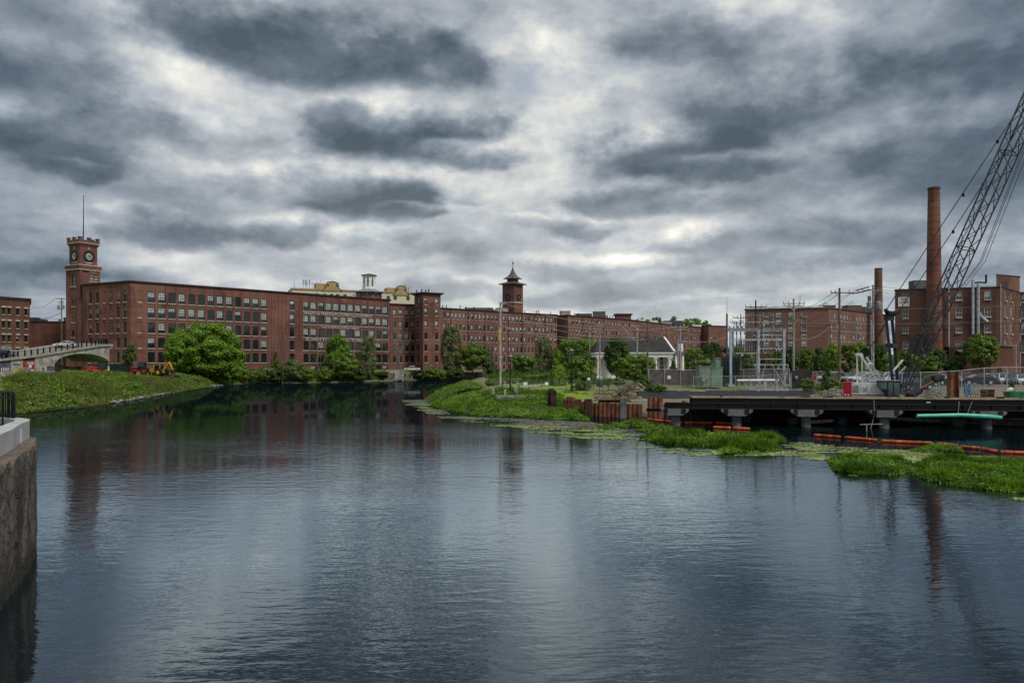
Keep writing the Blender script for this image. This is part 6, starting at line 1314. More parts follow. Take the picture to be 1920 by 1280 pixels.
for j, (px0, px1, py0, py1, dd, m) in enumerate(((1412, 1480, 784, 782, 77, M_concD), (1516, 1560, 789.5, 787, 72, M_woodG), (1268, 1310, 785, 786, 78.5, M_conc), (1720, 1790, 806, 802, 71, M_woodG), (1848, 1905, 815, 812, 66, M_concD), (1644, 1760, 780.5, 787, 73, M_woodG), (1560, 1650, 771.5, 777, 76, M_woodG), (1760, 1915, 788, 792, 73, M_concD))):
    a, b_ = P(px0, py0, dd), P(px1, py1, dd); m_ = MB(); m_.bar(a, b_, .8, .14); m_.bar((a.x, a.y+.1, a.z-.15), (b_.x, b_.y+.1, b_.z-.15), .3, .16)
    tag(m_.build('timber_walkway', m), 'narrow plank ledge under the trestle, '+['between second and third piers', 'left of the fourth pier', 'by the leftmost pier', 'left of the teal pipe end', 'nearest the right edge, low over the water', 'just below the crane cab', 'right of the third pier', 'under the teal pipe'][j], 'ledge')
# teal pipe
m_ = MB(); m_.tube([P(1719, 779.5, 66.3), P(1800, 778, 66.3), P(1850, 780.5, 66.3), P(1877, 783, 66.3)], [.17, .19, .22, .20], 12); tag(m_.build('teal_pipe', M_teal), 'bright teal plastic pipe slung beneath the black girder', 'pipe')
# black berm fabric before the yard
m_ = MB(); rnd = random.Random(4); top_, mid_, bot_ = [], [], []
for i in range(40):
    px = 1196+i*9; s_ = 1 if px < 1520 else max(0, 1-(px-1520)/40); dd = 97; e = rnd.uniform(-.06, .06)
    top_.append((pp(px, dd+1.5)[0], dd+1.5, pz(732, dd+1.5)*s_+1.6*(1-s_)+e)); mid_.append((pp(px, dd)[0], dd-.3, pz(737, dd)*s_+1.5*(1-s_)+e*1.5)); bot_.append((pp(px, dd-4)[0], dd-5, 1.0))
for i in range(39): m_.quad(mid_[i], mid_[i+1], top_[i+1], top_[i]); m_.quad(bot_[i], bot_[i+1], mid_[i+1], mid_[i]); m_.quad(top_[i], top_[i+1], (top_[i+1][0], 100.5, 1.5), (top_[i][0], 100.5, 1.5))
tag(m_.build('geotextile_berm', M_fabric), 'long low mound covered in black fabric behind the girder', 'berm')
for j, (px0, px1, py) in enumerate(((1293, 1323, 733.5), (1355, 1398, 734), (1262, 1275, 733))): a, b_ = P(px0, py, 99), P(px1, py, 99); m_ = MB(); m_.box(a.x, b_.x, 98.8, 99.1, a.z-.08, a.z+.10); m_.box(a.x+.3, a.x+.5, 98.9, 99.0, a.z-.9, a.z-.08); m_.box(b_.x-.5, b_.x-.3, 98.9, 99.0, a.z-.9, a.z-.08); tag(m_.build('parking_kerb', M_white), ['shorter white kerb bar', 'longer white kerb bar', 'tiny pale kerb bar'][j]+' lying on the black berm before the yard', 'kerb bar')

# ---------------------------------------------------------------- floating orange booms (each section a float)
def boom(label, pts, r, grp):
    ps = [Vector((pp(px, gd(py, .05))[0], gd(py, .05), .10)) for px, py in pts]; root = thing('floating_boom', label, 'boom', tuple(ps[0]), 0, grp)
    for a, b_ in zip(ps[:-1], ps[1:]):
        n = max(1, round((b_-a).length/2.6))
        for k in range(n):
            s0, s1 = a.lerp(b_, (k+.04)/n), a.lerp(b_, (k+.96)/n); m_ = MB(); e = (s1-s0)*.06; m_.tube([s0, s0+e, s1-e, s1], [r*.25, r, r*.95, r*.25], 8); c_ = m_.build('float', M_orange, root); 
    m_ = MB(); m_.tube([p+Vector((0, 0, .02)) for p in ps], .04, 4); m_.build('tow_line', M_black, root)
G_ = 'orange containment booms on the water'
boom('orange floating boom running from the sheet piles past the first pier', [(1212, 786.5), (1280, 793.5), (1340, 793), (1388, 796)], .12, G_)
boom('short orange boom section floating beside the second pier', [(1335, 801.5), (1372, 803), (1409, 805)], .13, G_)
boom('long orange floating boom curving out past the fourth pier', [(1523, 816), (1580, 820.5), (1637, 825), (1645, 827), (1755, 832), (1799, 837)], .12, G_)
boom('orange floating boom running off the right edge', [(1798, 838), (1840, 841.5), (1872, 848), (1930, 850)], .12, G_)

# ---------------------------------------------------------------- crawler crane
D = 78.0
def cz(py): return pz(py, D)
def cxp(px): return pp(px, D)[0]
CL0 = Vector((cxp(1640), D)); CT = Vector((F, -680.0)).normalized()      # the machine stands square to our line of sight
def cwp(p):
    px = 960+p[0]*F/D; q = on(tuple(CL0), tuple(CL0+CT), px); Lq = math.hypot(*q); s_ = 1+(p[1]-D)/Lq
    return (q[0]*s_, q[1]*s_, p[2])
def cw(mb): mb.v = [cwp(p) for p in mb.v]; return mb
cr = thing('crawler_crane', 'large lattice boom crawler crane with white body and dark green cab behind the girder', 'crane', (cxp(1655), D, .4))
zb_, zt_ = cz(746), cz(719)
m_ = MB(); x0, x1 = cxp(1597), cxp(1672); m_.hexa([(x0, D, zb_), (x1, D, zb_), (x1, D+2.6, zb_), (x0, D+2.6, zb_), (x0, D, zt_+.08), (x1-.9, D, zt_), (x1-.9, D+2.6, zt_), (x0, D+2.6, zt_+.08)]); cw(m_).build('machinery_house', M_cream, cr)
m_ = MB(); m_.box(x0+.02, x1-.02, D-.03, D-.003, cz(741.5), cz(739.5)); cw(m_).build('red_stripe', M_muralR, cr)
for i in range(5): m_ = MB(); a = x0+.25+i*.62; m_.box(a, a+.5, D-.02, D-.003, cz(737), cz(722)); 
m_ = MB()
for i in range(9): m_.box(x0+.12, x0+.75, D-.03, D-.003, cz(736)+i*.085, cz(736)+i*.085+.03)
cw(m_).build('louvre', M_grey, cr)
m_ = MB(); m_.box(cxp(1636), cxp(1640), D-.03, D-.003, cz(734), cz(728)); m_.box(cxp(1645), cxp(1652), D-.03, D-.003, cz(733.2), cz(732.5)); cw(m_).build('hatch', M_white, cr)
text_obj('138', .62, M_slate, cr, tuple(Vector(cwp((cxp(1611.5), D-.04, cz(734))))-cr.location), (R(90), 0, math.atan2(CT.y, CT.x)), squeeze=.85)
m_ = MB(); m_.box(cxp(1581), x0-.01, D-.15, D+2.9, cz(746.5), zt_+.12); cw(m_).build('counterweight', mat('crane_red', (.42, .015, .04), .45, var=.15), cr)
for px in (1584.5, 1590.5): m_ = MB(); m_.box(cxp(px-1.5), cxp(px+1.5), D-.18, D-.152, cz(742), cz(739.5)); cw(m_).build('reflector', M_white, cr)
# cab: faceted dark green glazed box
xs = [cxp(p) for p in (1643.5, 1644, 1652, 1664, 1686, 1690, 1689)]; ys_ = [cz(p) for p in (716, 722, 730, 745, 745, 725, 713)]; xs.append(cxp(1645)); ys_.append(cz(713))
m_ = MB(); f1 = [(x, D-1.15, z) for x, z in zip(xs, ys_)]; f2 = [(x, D+.35, z) for x, z in zip(xs, ys_)]; m_.quad(*f1); m_.quad(*f2[::-1])
for i in range(8): j = (i+1) % 8; m_.quad(f1[j], f1[i], f2[i], f2[j])
cb = cw(m_).build('cab', mat('cab_green', (.007, .018, .016), .4, var=.2), cr)
for pts_ in (((1646, 715.5), (1645.6, 721), (1653, 728.5), (1663, 728.5), (1663, 715.5)), ((1665.5, 715.5), (1665.5, 740), (1674, 740), (1674, 715.5)), ((1676, 716), (1676, 740), (1687, 740), (1687.5, 726), (1687, 716))):
    m_ = MB(); m_.quad(*[(cxp(a), D-1.165, cz(b_)) for a, b_ in pts_]); cw(m_).build('cab_window', mat('cab_glass', (.07, .13, .12), .12, var=.3, spec=.8), cb)
m_ = MB(); m_.box(cxp(1648), cxp(1688), D-1.2, D+.4, cz(713), cz(712.2)); cw(m_).build('cab_roof', M_galv, cb)
# gantry (white A frame)
gt = (cxp(1611.5), cz(668)); m_ = MB()
for dy in (.4, 2.2):
    top_ = (cxp(1610.5+(dy > 1)*9), D+dy, cz(666))
    m_.bar((top_[0]-.2, D+dy, top_[2]), (top_[0]-.15, D+dy, zt_), .17); m_.bar((top_[0]+.1, D+dy, top_[2]+.15), (cxp(1647+(dy > 1)*8), D+dy, cz(716)), .36, .22)
    m_.bar((top_[0]-.35, D+dy, top_[2]+.1), (top_[0]+.35, D+dy, top_[2]+.1), .32, .3)
m_.bar((cxp(1611), D+.4, cz(667)), (cxp(1622), D+2.2, cz(666)), .3); m_.bar((cxp(1626), D+.4, cz(688)), (cxp(1634), D+2.2, cz(684)), .35, .5); m_.bar((cxp(1612), D+.5, cz(698)), (cxp(1641), D+.5, cz(698)), .1)
for px in (1618, 1622, 1629): m_.bar((cxp(px), D+.6, cz(718)), (cxp(px), D+.6, cz(700)), .12)
cw(m_).build('gantry', M_cream, cr)
m_ = MB(); m_.lathe([(.0, -.14), (.5, -.14), (.5, .14), (.0, .14)], (0, 0, 0), 16); 
m_.v = [(cxp(1622)+x_, D+1.3+z_, cz(660)+y_*1.0) for x_, y_, z_ in m_.v]; cw(m_).build('gantry_sheave', M_black, cr)
# live mast
mt0, mt1 = (cxp(1671), cz(730)), (cxp(1668), cz(597)); 
m_ = MB()
for dx, dy, tx in ((0, -.3, 1661.5), (.5, 1.5, 1672.5)):
    m_.bar((cxp(1676)+dx, D+dy, cz(738)), (cxp(tx), D+dy, cz(597)), .34, .3)
m_.bar((cxp(1667), D-.3, cz(648)), (cxp(1677), D+1.5, cz(648)), .8, .45); m_.bar((cxp(1661), D-.3, cz(596)), (cxp(1673), D+1.5, cz(596)), .5, .5); m_.bar((cxp(1670), D-.3, cz(690)), (cxp(1680), D+1.5, cz(690)), .2)
cw(m_).build('live_mast', mat('mast_green', (.016, .028, .032), .5, var=.2), cr)
m_ = MB(); m_.tube([(cxp(1660), D-.4, cz(582)), (cxp(1665), D, cz(588)), (cxp(1676), D+.8, cz(588)), (cxp(1685), D+1.4, cz(583))], [.22, .30, .30, .2], 8); m_.bar((cxp(1665), D, cz(588)), (cxp(1665), D, cz(598)), .4); cw(m_).build('spreader_bar', M_black, cr)
# boom: four chords with lacing
f0 = Vector((cxp(1690), D-.2, cz(740))); top_px, top_py, td = 1985, 75, 74.0
bt0 = f0+(P(1733, 640, D-.4)-f0); btop = P(top_px, top_py, td); ax = (btop-bt0).normalized()
u_ = Vector((0, 1, 0)).cross(ax).normalized(); v_ = ax.cross(u_).normalized(); c45 = math.cos(R(38)); s45 = math.sin(R(38)); U = u_*c45+v_*s45; W = -u_*s45+v_*c45; hw = .68
Lb = (btop-bt0).length; n = int(Lb/1.45); ch = [U*hw+W*hw, -U*hw+W*hw, -U*hw-W*hw, U*hw-W*hw]
m_ = MB()
for c_ in ch: m_.tube([bt0+c_, btop+c_], .085, 6); m_.tube([f0+c_*.28, bt0+c_], .085, 6)
for i in range(n):
    a, b_ = bt0+ax*(Lb*i/n), bt0+ax*(Lb*(i+1)/n)
    for k in range(4):
        c0, c1 = ch[k], ch[(k+1) % 4]
        m_.tube([a+(c0 if i % 2 else c1), b_+(c1 if i % 2 else c0)], .045, 4)
    if i % 7 == 0:
        for k in range(4): m_.tube([a+ch[k], a+ch[(k+1) % 4]], .06, 4)
for t_ in (.35, .7):
    for k in range(4): m_.tube([f0.lerp(bt0, t_)+ch[k]*(.28+.72*t_), f0.lerp(bt0, min(1, t_+.3))+ch[(k+1) % 4]*(.28+.72*min(1, t_+.3))], .035, 4)
m_.build('lattice_boom', mat('boom_steel', (.045, .05, .055), .5, var=.3), cr)
# walkway box at lower boom
m_ = MB(); 
for a, b_, c2, d2 in (((1711, 633), (1730, 633), (1710, 662), (1697, 662)),): pass
q = [P(1710, 634, D-1.1), P(1736, 634, D-1.1), P(1722, 664, D-1.1), P(1700, 664, D-1.1)]; m_.quad(*q[::-1]); q2 = [p+Vector((0, .1, 0)) for p in q]; m_.quad(*q2)
for i in range(4): m_.quad(q[i], q[(i+1) % 4], q2[(i+1) % 4], q2[i])
for (a, b_) in (((1708, 630), (1740, 627)), ((1718, 627), (1738, 634)), ((1738, 634), (1752, 636)), ((1728, 640), (1748, 640)), ((1730, 652), (1746, 652)), ((1738, 630), (1738, 652)), ((1746, 636), (1746, 658))): m_.bar(P(*a, D-1.0), P(*b_, D-1.0), .10)
m_.bar(P(1744, 640, D-.9), P(1738, 656, D-.9), .6, .4); m_.build('boom_walkway', M_fabric, cr)
# white boom hoist struts
m_ = MB(); m_.tube([P(1660, 712, D-.8), P(1692.5, 675, D-.8)], .11, 6); m_.tube([P(1674, 712, D+1), P(1700, 686, D+1)], .11, 6); m_.build('backstop_strut', M_cream, cr)
m_ = MB(); 
for (px, py, r) in ((1701, 680, .42), (1716, 650, .3)): 
    p = P(px, py, D-.6); m_.blob(tuple(p), r, 3, (1, .5, 1), amp=.05)
m_.build('sheave_block', M_black, cr)
m_ = MB()
for (a, b_, da, db) in (((1661, 582), (1756, 437), D-.3, 77), ((1756, 437), (1868, 268), 77, 75.5), ((1868, 268), (1985, 92), 75.5, 74), ((1685, 584), (1786, 434), D+1.2, 78), ((1786, 434), (1842, 347), 78, 77.5), ((1842, 347), (1985, 122), 77.5, 76)): m_.tube([P(*a, da), P(*b_, db)], .045, 5)
for (px, py, dd) in ((1870, 265, 75.4), (1806, 365, 76.3), (1787, 434, 78), (1843, 346, 77.4)): m_.blob(tuple(P(px, py, dd)), .14, 2, (1, 1, 1.6), sub=0)
m_.build('pendant_line', M_black, cr)
m_ = MB()
for dx in (0, 1.4, 4.2): m_.tube([P(1722+dx*1.2, 640, D-.6), P(1838+dx*2.2, 490, D-1), P(1922+dx*2.5, 270, D-2.5), P(1990+dx, 90, D-3)], .03, 4)
for dx in (0, 2.2): m_.tube([P(1700+dx, 700, D-1.3), P(1788+dx, 480, D-1.3), P(1868+dx, 320, D-1.3), P(1970+dx, 90, 74)], .028, 4)
m_.tube([P(1622, 668, D+1.3), P(1664, 598, D+.6)], .05, 4); m_.tube([P(1624, 664, D+1.4), P(1666, 600, D+.7)], .05, 4); m_.build('hoist_rope', M_dsteel, cr)
# crawler tracks and turntable
for dy in (-1.6, 3.0):
    m_ = MB(); xl, xr = cxp(1588), cxp(1690); z0, z1 = .55, 1.45; n = 10; prof = []
    for i in range(n+1): a = R(90+180*i/n); prof.append((xl+.45+.45*math.cos(a), (z0+z1)/2+.45*math.sin(a)))
    for i in range(n+1): a = R(-90+180*i/n); prof.append((xr-.45+.45*math.cos(a), (z0+z1)/2+.45*math.sin(a)))
    f1 = [(x, D+dy, z) for x, z in prof]; f2 = [(x, D+dy+.9, z) for x, z in prof]; m_.quad(*f1[::-1]); m_.quad(*f2)
    for i in range(len(prof)): j = (i+1) % len(prof); m_.quad(f1[i], f1[j], f2[j], f2[i])
    t1 = cw(m_).build('crawler_track', M_black, cr)
    for i in range(8): k = MB(); k.tube([(xl+.5+(xr-xl-1)*i/7, D+dy-.04, 1.0), (xl+.5+(xr-xl-1)*i/7, D+dy-.002, 1.0)], .25, 10); cw(k).build('road_wheel', M_dsteel, t1)
m_ = MB(); m_.lathe([(1.1, 1.2), (1.1, zb_-.01)], (cxp(1640), D+1.2, 0), 16); m_.box(cxp(1625), cxp(1655), D-.7, D+3, .9, 1.25); cw(m_).build('carbody', M_dsteel, cr)
m_ = MB(); m_.box(cxp(1560), cxp(1960), D-2.4, D+4.5, .05, .52); tag(cw(m_).build('timber_mat', M_wood), 'thick timber crane mat under the crawler tracks', 'mat')
# pipes and hook block to right of the cab
for j, (a, b_, r) in enumerate((((1702, 743), (1719, 731), .33), ((1708, 744), (1725, 732), .33))): m_ = MB(); m_.tube([P(*a, 80), P(*b_, 82)], r, 12); tag(m_.build('rubber_hose_roll', M_tyre), ['left', 'right'][j]+' thick black rubber pipe leaning beside the crane boom foot', 'pipe')
m_ = MB(); m_.tube([P(1722, 730, 80), P(1752, 713, 80.5)], [.08, .07], 6); m_.build('arm_dummy', M_rust) if False else None
ex = thing('bucket_arm', 'rusty arm ending in a black clamshell head beside the gravel pile', 'machine arm', tuple(P(1722, 731, 80))); m_.build('arm', M_rust, ex); m_ = MB(); p = P(1759, 708, 80.6); m_.blob(tuple(p), .62, 5, (1.15, .6, .8), amp=.22); m_.tube([P(1752, 713, 80.5), P(1766, 703, 80.6)], [.3, .12], 8); m_.build('head', M_black, ex)
# blue ladder-like tool rack, boxes, trough at right
lt = thing('equipment_rack', 'blue steel rack with grey control boxes standing behind the girder, right of the rust pile', 'rack', tuple(P(1812, 745, 79)))
m_ = MB(); 
for px in (1810, 1813.5): m_.bar(P(px, 745, 79), P(px, 719, 79), .12)
for py in (722, 728, 734, 740): m_.bar(P(1808.5, py, 79), P(1814, py, 79), .09)
m_.bar(P(1819, 738, 79), P(1819, 721, 79), .2); m_.bar(P(1813, 730, 79), P(1822, 730, 79), .16); m_.build('frame', M_blueP, lt); m_ = MB(); a = P(1823, 734, 79); m_.box(a.x-.6, a.x+.4, 79, 79.5, a.z-.25, a.z+.3); m_.build('control_box', mat('blue_grey', (.22, .26, .30), .5), lt)
a = P(1838, 744, 79.5); m_ = MB()
for i in range(9): m_.bar((a.x-1.3+i*.26, 79.5, a.z-.2), (a.x-1.3+i*.26, 79.5, a.z+.75), .05)
m_.bar((a.x-1.3, 79.5, a.z+.7), (a.x+.8, 79.5, a.z+.7), .06); m_.bar((a.x-1.3, 79.5, a.z+.3), (a.x+.8, 79.5, a.z+.3), .05); tag(m_.build('rebar_cage', M_wood), 'low thin rebar railing beside the blue rack', 'rebar')
a = P(1857, 741, 80); m_ = MB(); m_.box(a.x-.45, a.x+.45, 80, 80.9, a.z-.5, a.z+.55); m_.box(a.x-.5, a.x+.5, 79.95, 80.95, a.z+.551, a.z+.62); tag(m_.build('steel_bin', M_rustD), 'small dark red steel box on the work bank', 'box')
tt = thing('green_tub', 'green plastic tub with white bag on it at the far right of the work bank', 'tub', tuple(P(1905, 742, 81))); m_ = MB(); a = P(1904, 739, 81); m_.hexa([(a.x-.85, 80.6, a.z-.35), (a.x+.85, 80.6, a.z-.35), (a.x+.85, 81.5, a.z-.35), (a.x-.85, 81.5, a.z-.35), (a.x-1.0, 80.5, a.z+.28), (a.x+1.0, 80.5, a.z+.28), (a.x+1.0, 81.6, a.z+.28), (a.x-1.0, 81.6, a.z+.28)]); m_.build('tub_body', mat('tub_green', (.02, .16, .06), .4), tt); 
m_ = MB(); m_.blob((a.x-.5, 81, a.z+.5), .36, 9, (1.1, .8, .8)); tag(m_.build('white_bag', M_white), 'crumpled white bag sitting on the green tub', 'bag')

# ---------------------------------------------------------------- lumber and rubble heaps
rnd = random.Random(21)
lp = [((1158, 736), (1187, 718)), ((1163, 738), (1190, 719)), ((1160, 740), (1184, 722)), ((1155, 734), (1176, 720)), ((1170, 739), (1194, 722)), ((1196, 718), (1208, 727)), ((1166, 733), (1200, 729))]
for j, (a, b_) in enumerate(lp):
    m_ = MB(); p, q = P(*a, 93+j*.2), P(*b_, 94+j*.2); m_.bar(p, q, .28, .2); tag(m_.build('timber_beam', M_wood if j < 5 else M_woodL), 'long weathered beam lying in the leaning timber heap by the bushes', 'beam', 'leaning timber heap')
rb = MB()
for i in range(420):
    px, d = rnd.uniform(1115, 1205), rnd.uniform(90, 99); x = pp(px, d)[0]; rb.blob((x, d, hz(x, d)+rnd.uniform(-.05, .35)*max(0, 1-abs(px-1170)/50)), rnd.uniform(.08, .3), i, (1.2, 1, .6), sub=0)
tag(rb.build('rubble', mat('brown_rubble', (.20, .155, .11), .9, var=.5, scale=2.0)), 'broken brown rubble and stones around the timber heap', kind='stuff')
rb = MB()
for i in range(3200):
    a = rnd.uniform(0, 6.28); rr_ = math.sqrt(rnd.random()); px = 1747+rr_*math.cos(a)*44; d = 87+rr_*math.sin(a)*4; x = pp(px, d)[0]; zz_ = hz(x, d)+1.25*(1-rr_**1.6)*(.7+.3*math.sin(px*.13)); rb.blob((x, d, zz_), rnd.uniform(.05, .12), i, (1, 1, .8), sub=0)
tag(rb.build('gravel_pile', mat('pale_gravel', (.22, .215, .18), .9, var=.5, scale=4)), 'mound of pale crushed gravel between crane and rust pile', kind='stuff')
rb = MB()
for i in range(1000):
    px, d = rnd.uniform(1520, 1600), rnd.uniform(86, 95); x = pp(px, d)[0]; rb.blob((x, d, hz(x, d)+rnd.uniform(0, .8)*max(0, 1-abs(px-1562)/45)), rnd.uniform(.06, .22), i, (1.2, 1, .6), sub=0)
for i in range(60):
    px, d = rnd.uniform(1525, 1592), rnd.uniform(86, 92); x = pp(px, d)[0]; z_ = hz(x, d)+rnd.uniform(.2, 1.0); a = rnd.uniform(0, 3.1); rb.bar((x, d, z_), (x+math.cos(a)*.7, d+.2, z_+rnd.uniform(-.3, .4)), .07)
tag(rb.build('rubble', mat('light_rubble', (.28, .25, .20), .9, var=.5, scale=2)), 'pale rubble and broken branches behind the girder left of the crane', kind='stuff')
rb = MB()
for i in range(700):
    s_ = rnd.random(); px = 205+s_*205; d_ = float(np.interp(px, [180, 250, 300, 400], [104, 120, 138, 189]))+rnd.uniform(-.3, 1.3); x = pp(px, d_)[0]; 
    if px < 250 and rnd.random() < .6: continue
    rb.blob((x, d_, rnd.uniform(0, .25)), rnd.uniform(.12, .42), i, (1.3, 1, .55), sub=0)
for i in range(500):
    px = rnd.uniform(410, 780); d_ = float(np.interp(px, [400, 440, 470, 560, 640, 720, 780], [189, 206, 218, 221, 227, 240, 254]))+rnd.uniform(-.4, 1.0); x = pp(px, d_)[0]; rb.blob((x, d_, rnd.uniform(0, .2)), rnd.uniform(.12, .45), i, (1.5, 1, .4), sub=0)
tag(rb.build('shore_rocks', M_stoneR), 'pale flat rocks along the water line of the left bank', kind='stuff')
# ---------------------------------------------------------------- vehicles
def car_paint(n, c): return mat('paint_'+n, c, .28, var=.04, spec=.5, coat=.25)
def extrude_profile(prof, w0, w1, mb, y_in=None):
    """side profile (x, z, halfwidth) loop lofted across the car"""
    a = [(x, -h, z) for x, z, h in prof]; b_ = [(x, h, z) for x, z, h in prof]; mb.quad(*a); mb.quad(*b_[::-1])
    n = len(prof)
    for i in range(n): j = (i+1) % n; mb.quad(a[j], a[i], b_[i], b_[j])
def make_car(kind):
    r = bpy.data.objects.new('parked_car', None); r.empty_display_size = .4
    parts = {}
    S = {'sedan': dict(body=[(-2.3, .35), (-2.35, .62), (-2.3, .92), (-1.55, 1.0), (.75, .98), (1.75, .86), (2.25, .70), (2.35, .5), (2.3, .28), (-2.2, .28)], cab=[(-1.75, .98), (-1.05, 1.38), (.05, 1.42), (.95, .97)], w=.9, wb=(-1.38, 1.42), r=.33),
         'suv': dict(body=[(-2.25, .40), (-2.33, .75), (-2.28, 1.05), (.85, 1.05), (1.8, .98), (2.25, .80), (2.32, .5), (2.2, .33), (-2.15, .33)], cab=[(-2.22, 1.04), (-1.95, 1.62), (.15, 1.68), (1.0, 1.04)], w=.94, wb=(-1.35, 1.38), r=.37),
         'pickup': dict(body=[(-2.75, .45), (-2.8, .75), (-2.75, 1.08), (-.9, 1.08), (1.2, 1.08), (2.3, 1.0), (2.7, .85), (2.72, .5), (2.6, .38), (-2.6, .38)], cab=[(-.95, 1.07), (-.8, 1.75), (.45, 1.78), (1.25, 1.07)], w=.98, wb=(-1.75, 1.75), r=.40)}[kind]
    w_ = S['w']; mb = MB(); pr = [(x, z, w_-(.07 if z < .45 or abs(x) > 2.2 else .0)) for x, z in S['body']]; extrude_profile(pr, w_, w_, mb)
    me = mb.mesh('body', car_paint('white', (.6, .6, .6))); bm = bmesh.new(); bm.from_mesh(me); bmesh.ops.remove_doubles(bm, verts=bm.verts, dist=.001); bmesh.ops.recalc_face_normals(bm, faces=bm.faces); bmesh.ops.bevel(bm, geom=[e for e in bm.edges], offset=.06, segments=2, affect='EDGES', clamp_overlap=True); bm.to_mesh(me); bm.free()
    body = bpy.data.objects.new('body', me); body.parent = r; parts['body'] = body
    c = S['cab']; zb, zt = c[0][1], max(c[1][1], c[2][1])
    mb = MB(); hb, ht = w_-.06, w_-.24
    lo = [(c[0][0], -hb, c[0][1]), (c[3][0], -hb, c[3][1]), (c[3][0], hb, c[3][1]), (c[0][0], hb, c[0][1])]; hi = [(c[1][0], -ht, c[1][1]), (c[2][0], -ht, c[2][1]), (c[2][0], ht, c[2][1]), (c[1][0], ht, c[1][1])]
    for k in range(4): mb.quad(lo[k], lo[(k+1) % 4], hi[(k+1) % 4], hi[k])
    gl = mb.mesh('windows', M_cglass); g_ = bpy.data.objects.new('windows', gl); g_.parent = r
    mb = MB(); e = .03
    mb.hexa([(p[0], p[1]*1.03, p[2]-.02) for p in hi]+[(p[0]*.96, p[1]*.94, p[2]+.05) for p in hi])
    for k in range(4): mb.bar(Vector(lo[k])+Vector((0, 0, -.02)), hi[k], .09, .07)
    xm = (c[1][0]+c[2][0])/2
    for s_ in (-1, 1): mb.bar((xm, s_*(hb+.005), zb), (xm, s_*(ht+.01), zt-.03), .07, .05)
    rf = bpy.data.objects.new('roof', mb.mesh('roof', car_paint('white', (.6, .6, .6)))); rf.parent = r
    for x in S['wb']:
        for s_ in (-1, 1):
            mb = MB(); mb.tube([(0, -.11, 0), (0, .11, 0)], S['r'], 16); wl = bpy.data.objects.new('wheel', mb.mesh('wheel', M_tyre)); wl.parent = r; wl.location = (x, s_*(w_-.10), S['r'])
            mb = MB(); mb.tube([(0, s_*.10, 0), (0, s_*.125, 0)], S['r']*.62, 12); rm = bpy.data.objects.new('rim', mb.mesh('rim', M_galv)); rm.parent = wl
    fx = max(p[0] for p in S['body']); bx_ = min(p[0] for p in S['body'])
    for s_ in (-1, 1):
        mb = MB(); mb.box(fx-.22, fx+.005, s_*.62-.17, s_*.62+.17, .60, .76); o = bpy.data.objects.new('headlight', mb.mesh('headlight', M_lamp)); o.parent = r
        mb = MB(); mb.box(bx_-.005, bx_+.12, s_*.70-.13, s_*.70+.13, .68, .90); o = bpy.data.objects.new('tail_light', mb.mesh('tail_light', M_tail)); o.parent = r
    mb = MB(); mb.box(fx-.06, fx+.012, -.42, .42, .42, .60); o = bpy.data.objects.new('grille', mb.mesh('grille', M_black)); o.parent = r
    return r
PROTO = {k: make_car(k) for k in ('sedan', 'suv', 'pickup')}
def place_car(kind, label, px, py, d, rz, paint, cat='car', group='cars in the car park', name='parked_car', z=None):
    x = pp(px, d)[0]; zz_ = hz(x, d)+.03 if z is None else z
    r = copy_tree(PROTO[kind]); r.name = name; r.location = (x, d, zz_); r.rotation_euler = (0, 0, R(rz)); tag(r, label, cat, group)
    for ch in r.children:
        if ch.name.split('.')[0] in ('body', 'roof'):
            ch.material_slots[0].link = 'OBJECT'; ch.material_slots[0].material = paint
    return r
W = car_paint('white', (.62, .62, .60)); K = car_paint('black', (.012, .013, .016)); S_ = car_paint('silver', (.36, .37, .38)); BL = car_paint('blue', (.03, .05, .14)); BG = car_paint('beige', (.33, .27, .19)); RD = car_paint('red', (.34, .01, .015)); BU = car_paint('burgundy', (.13, .02, .035)); DG = car_paint('darkgrey', (.05, .055, .06)); DB = car_paint('darkblue', (.015, .03, .05))
place_car('sedan', 'black sedan seen side on behind the fence, right of the rust pile', 1829.5, 722, 97, 180, K)
place_car('sedan', 'dark teal sedan half hidden behind the crane boom foot', 1716, 722, 97, 0, DB)
place_car('suv', 'bright red van-like car parked behind the black sedan', 1812, 712, 108, 8, RD)
place_car('suv', 'burgundy car parked left of the rust pile beyond the fence', 1762, 710, 116, 200, BU)
place_car('suv', 'white car behind the burgundy one, roof highest in its row', 1773, 706, 121, 200, W)
place_car('sedan', 'white sedan just left of the rust pile behind the fence', 1775, 718, 101, 190, W)
row = [(1846, 116, 'red', RD, 'suv'), (1853, 112, 'silver', S_, 'sedan'), (1861, 113, 'white', W, 'suv'), (1876, 112, 'dark', DG, 'sedan'), (1885, 110, 'white', W, 'suv'), (1896, 109, 'silver', S_, 'sedan'), (1907, 107, 'navy', BL, 'suv'), (1919, 104, 'white', W, 'sedan')]
for i, (px, d, cn, pm, kd) in enumerate(row):
    place_car(kd, ['small red car at the left end of the right-hand parked row', 'silver car second in the right-hand parked row', 'white high-roofed car in the right-hand row, tail lights showing', 'dark grey car in the middle of the right-hand row', 'white car between the dark grey and silver ones on the right', 'silver car left of the navy one near the right edge', 'navy blue car second from the right edge', 'white sedan cut by the right edge'][i], px, 700, d, -118, pm)
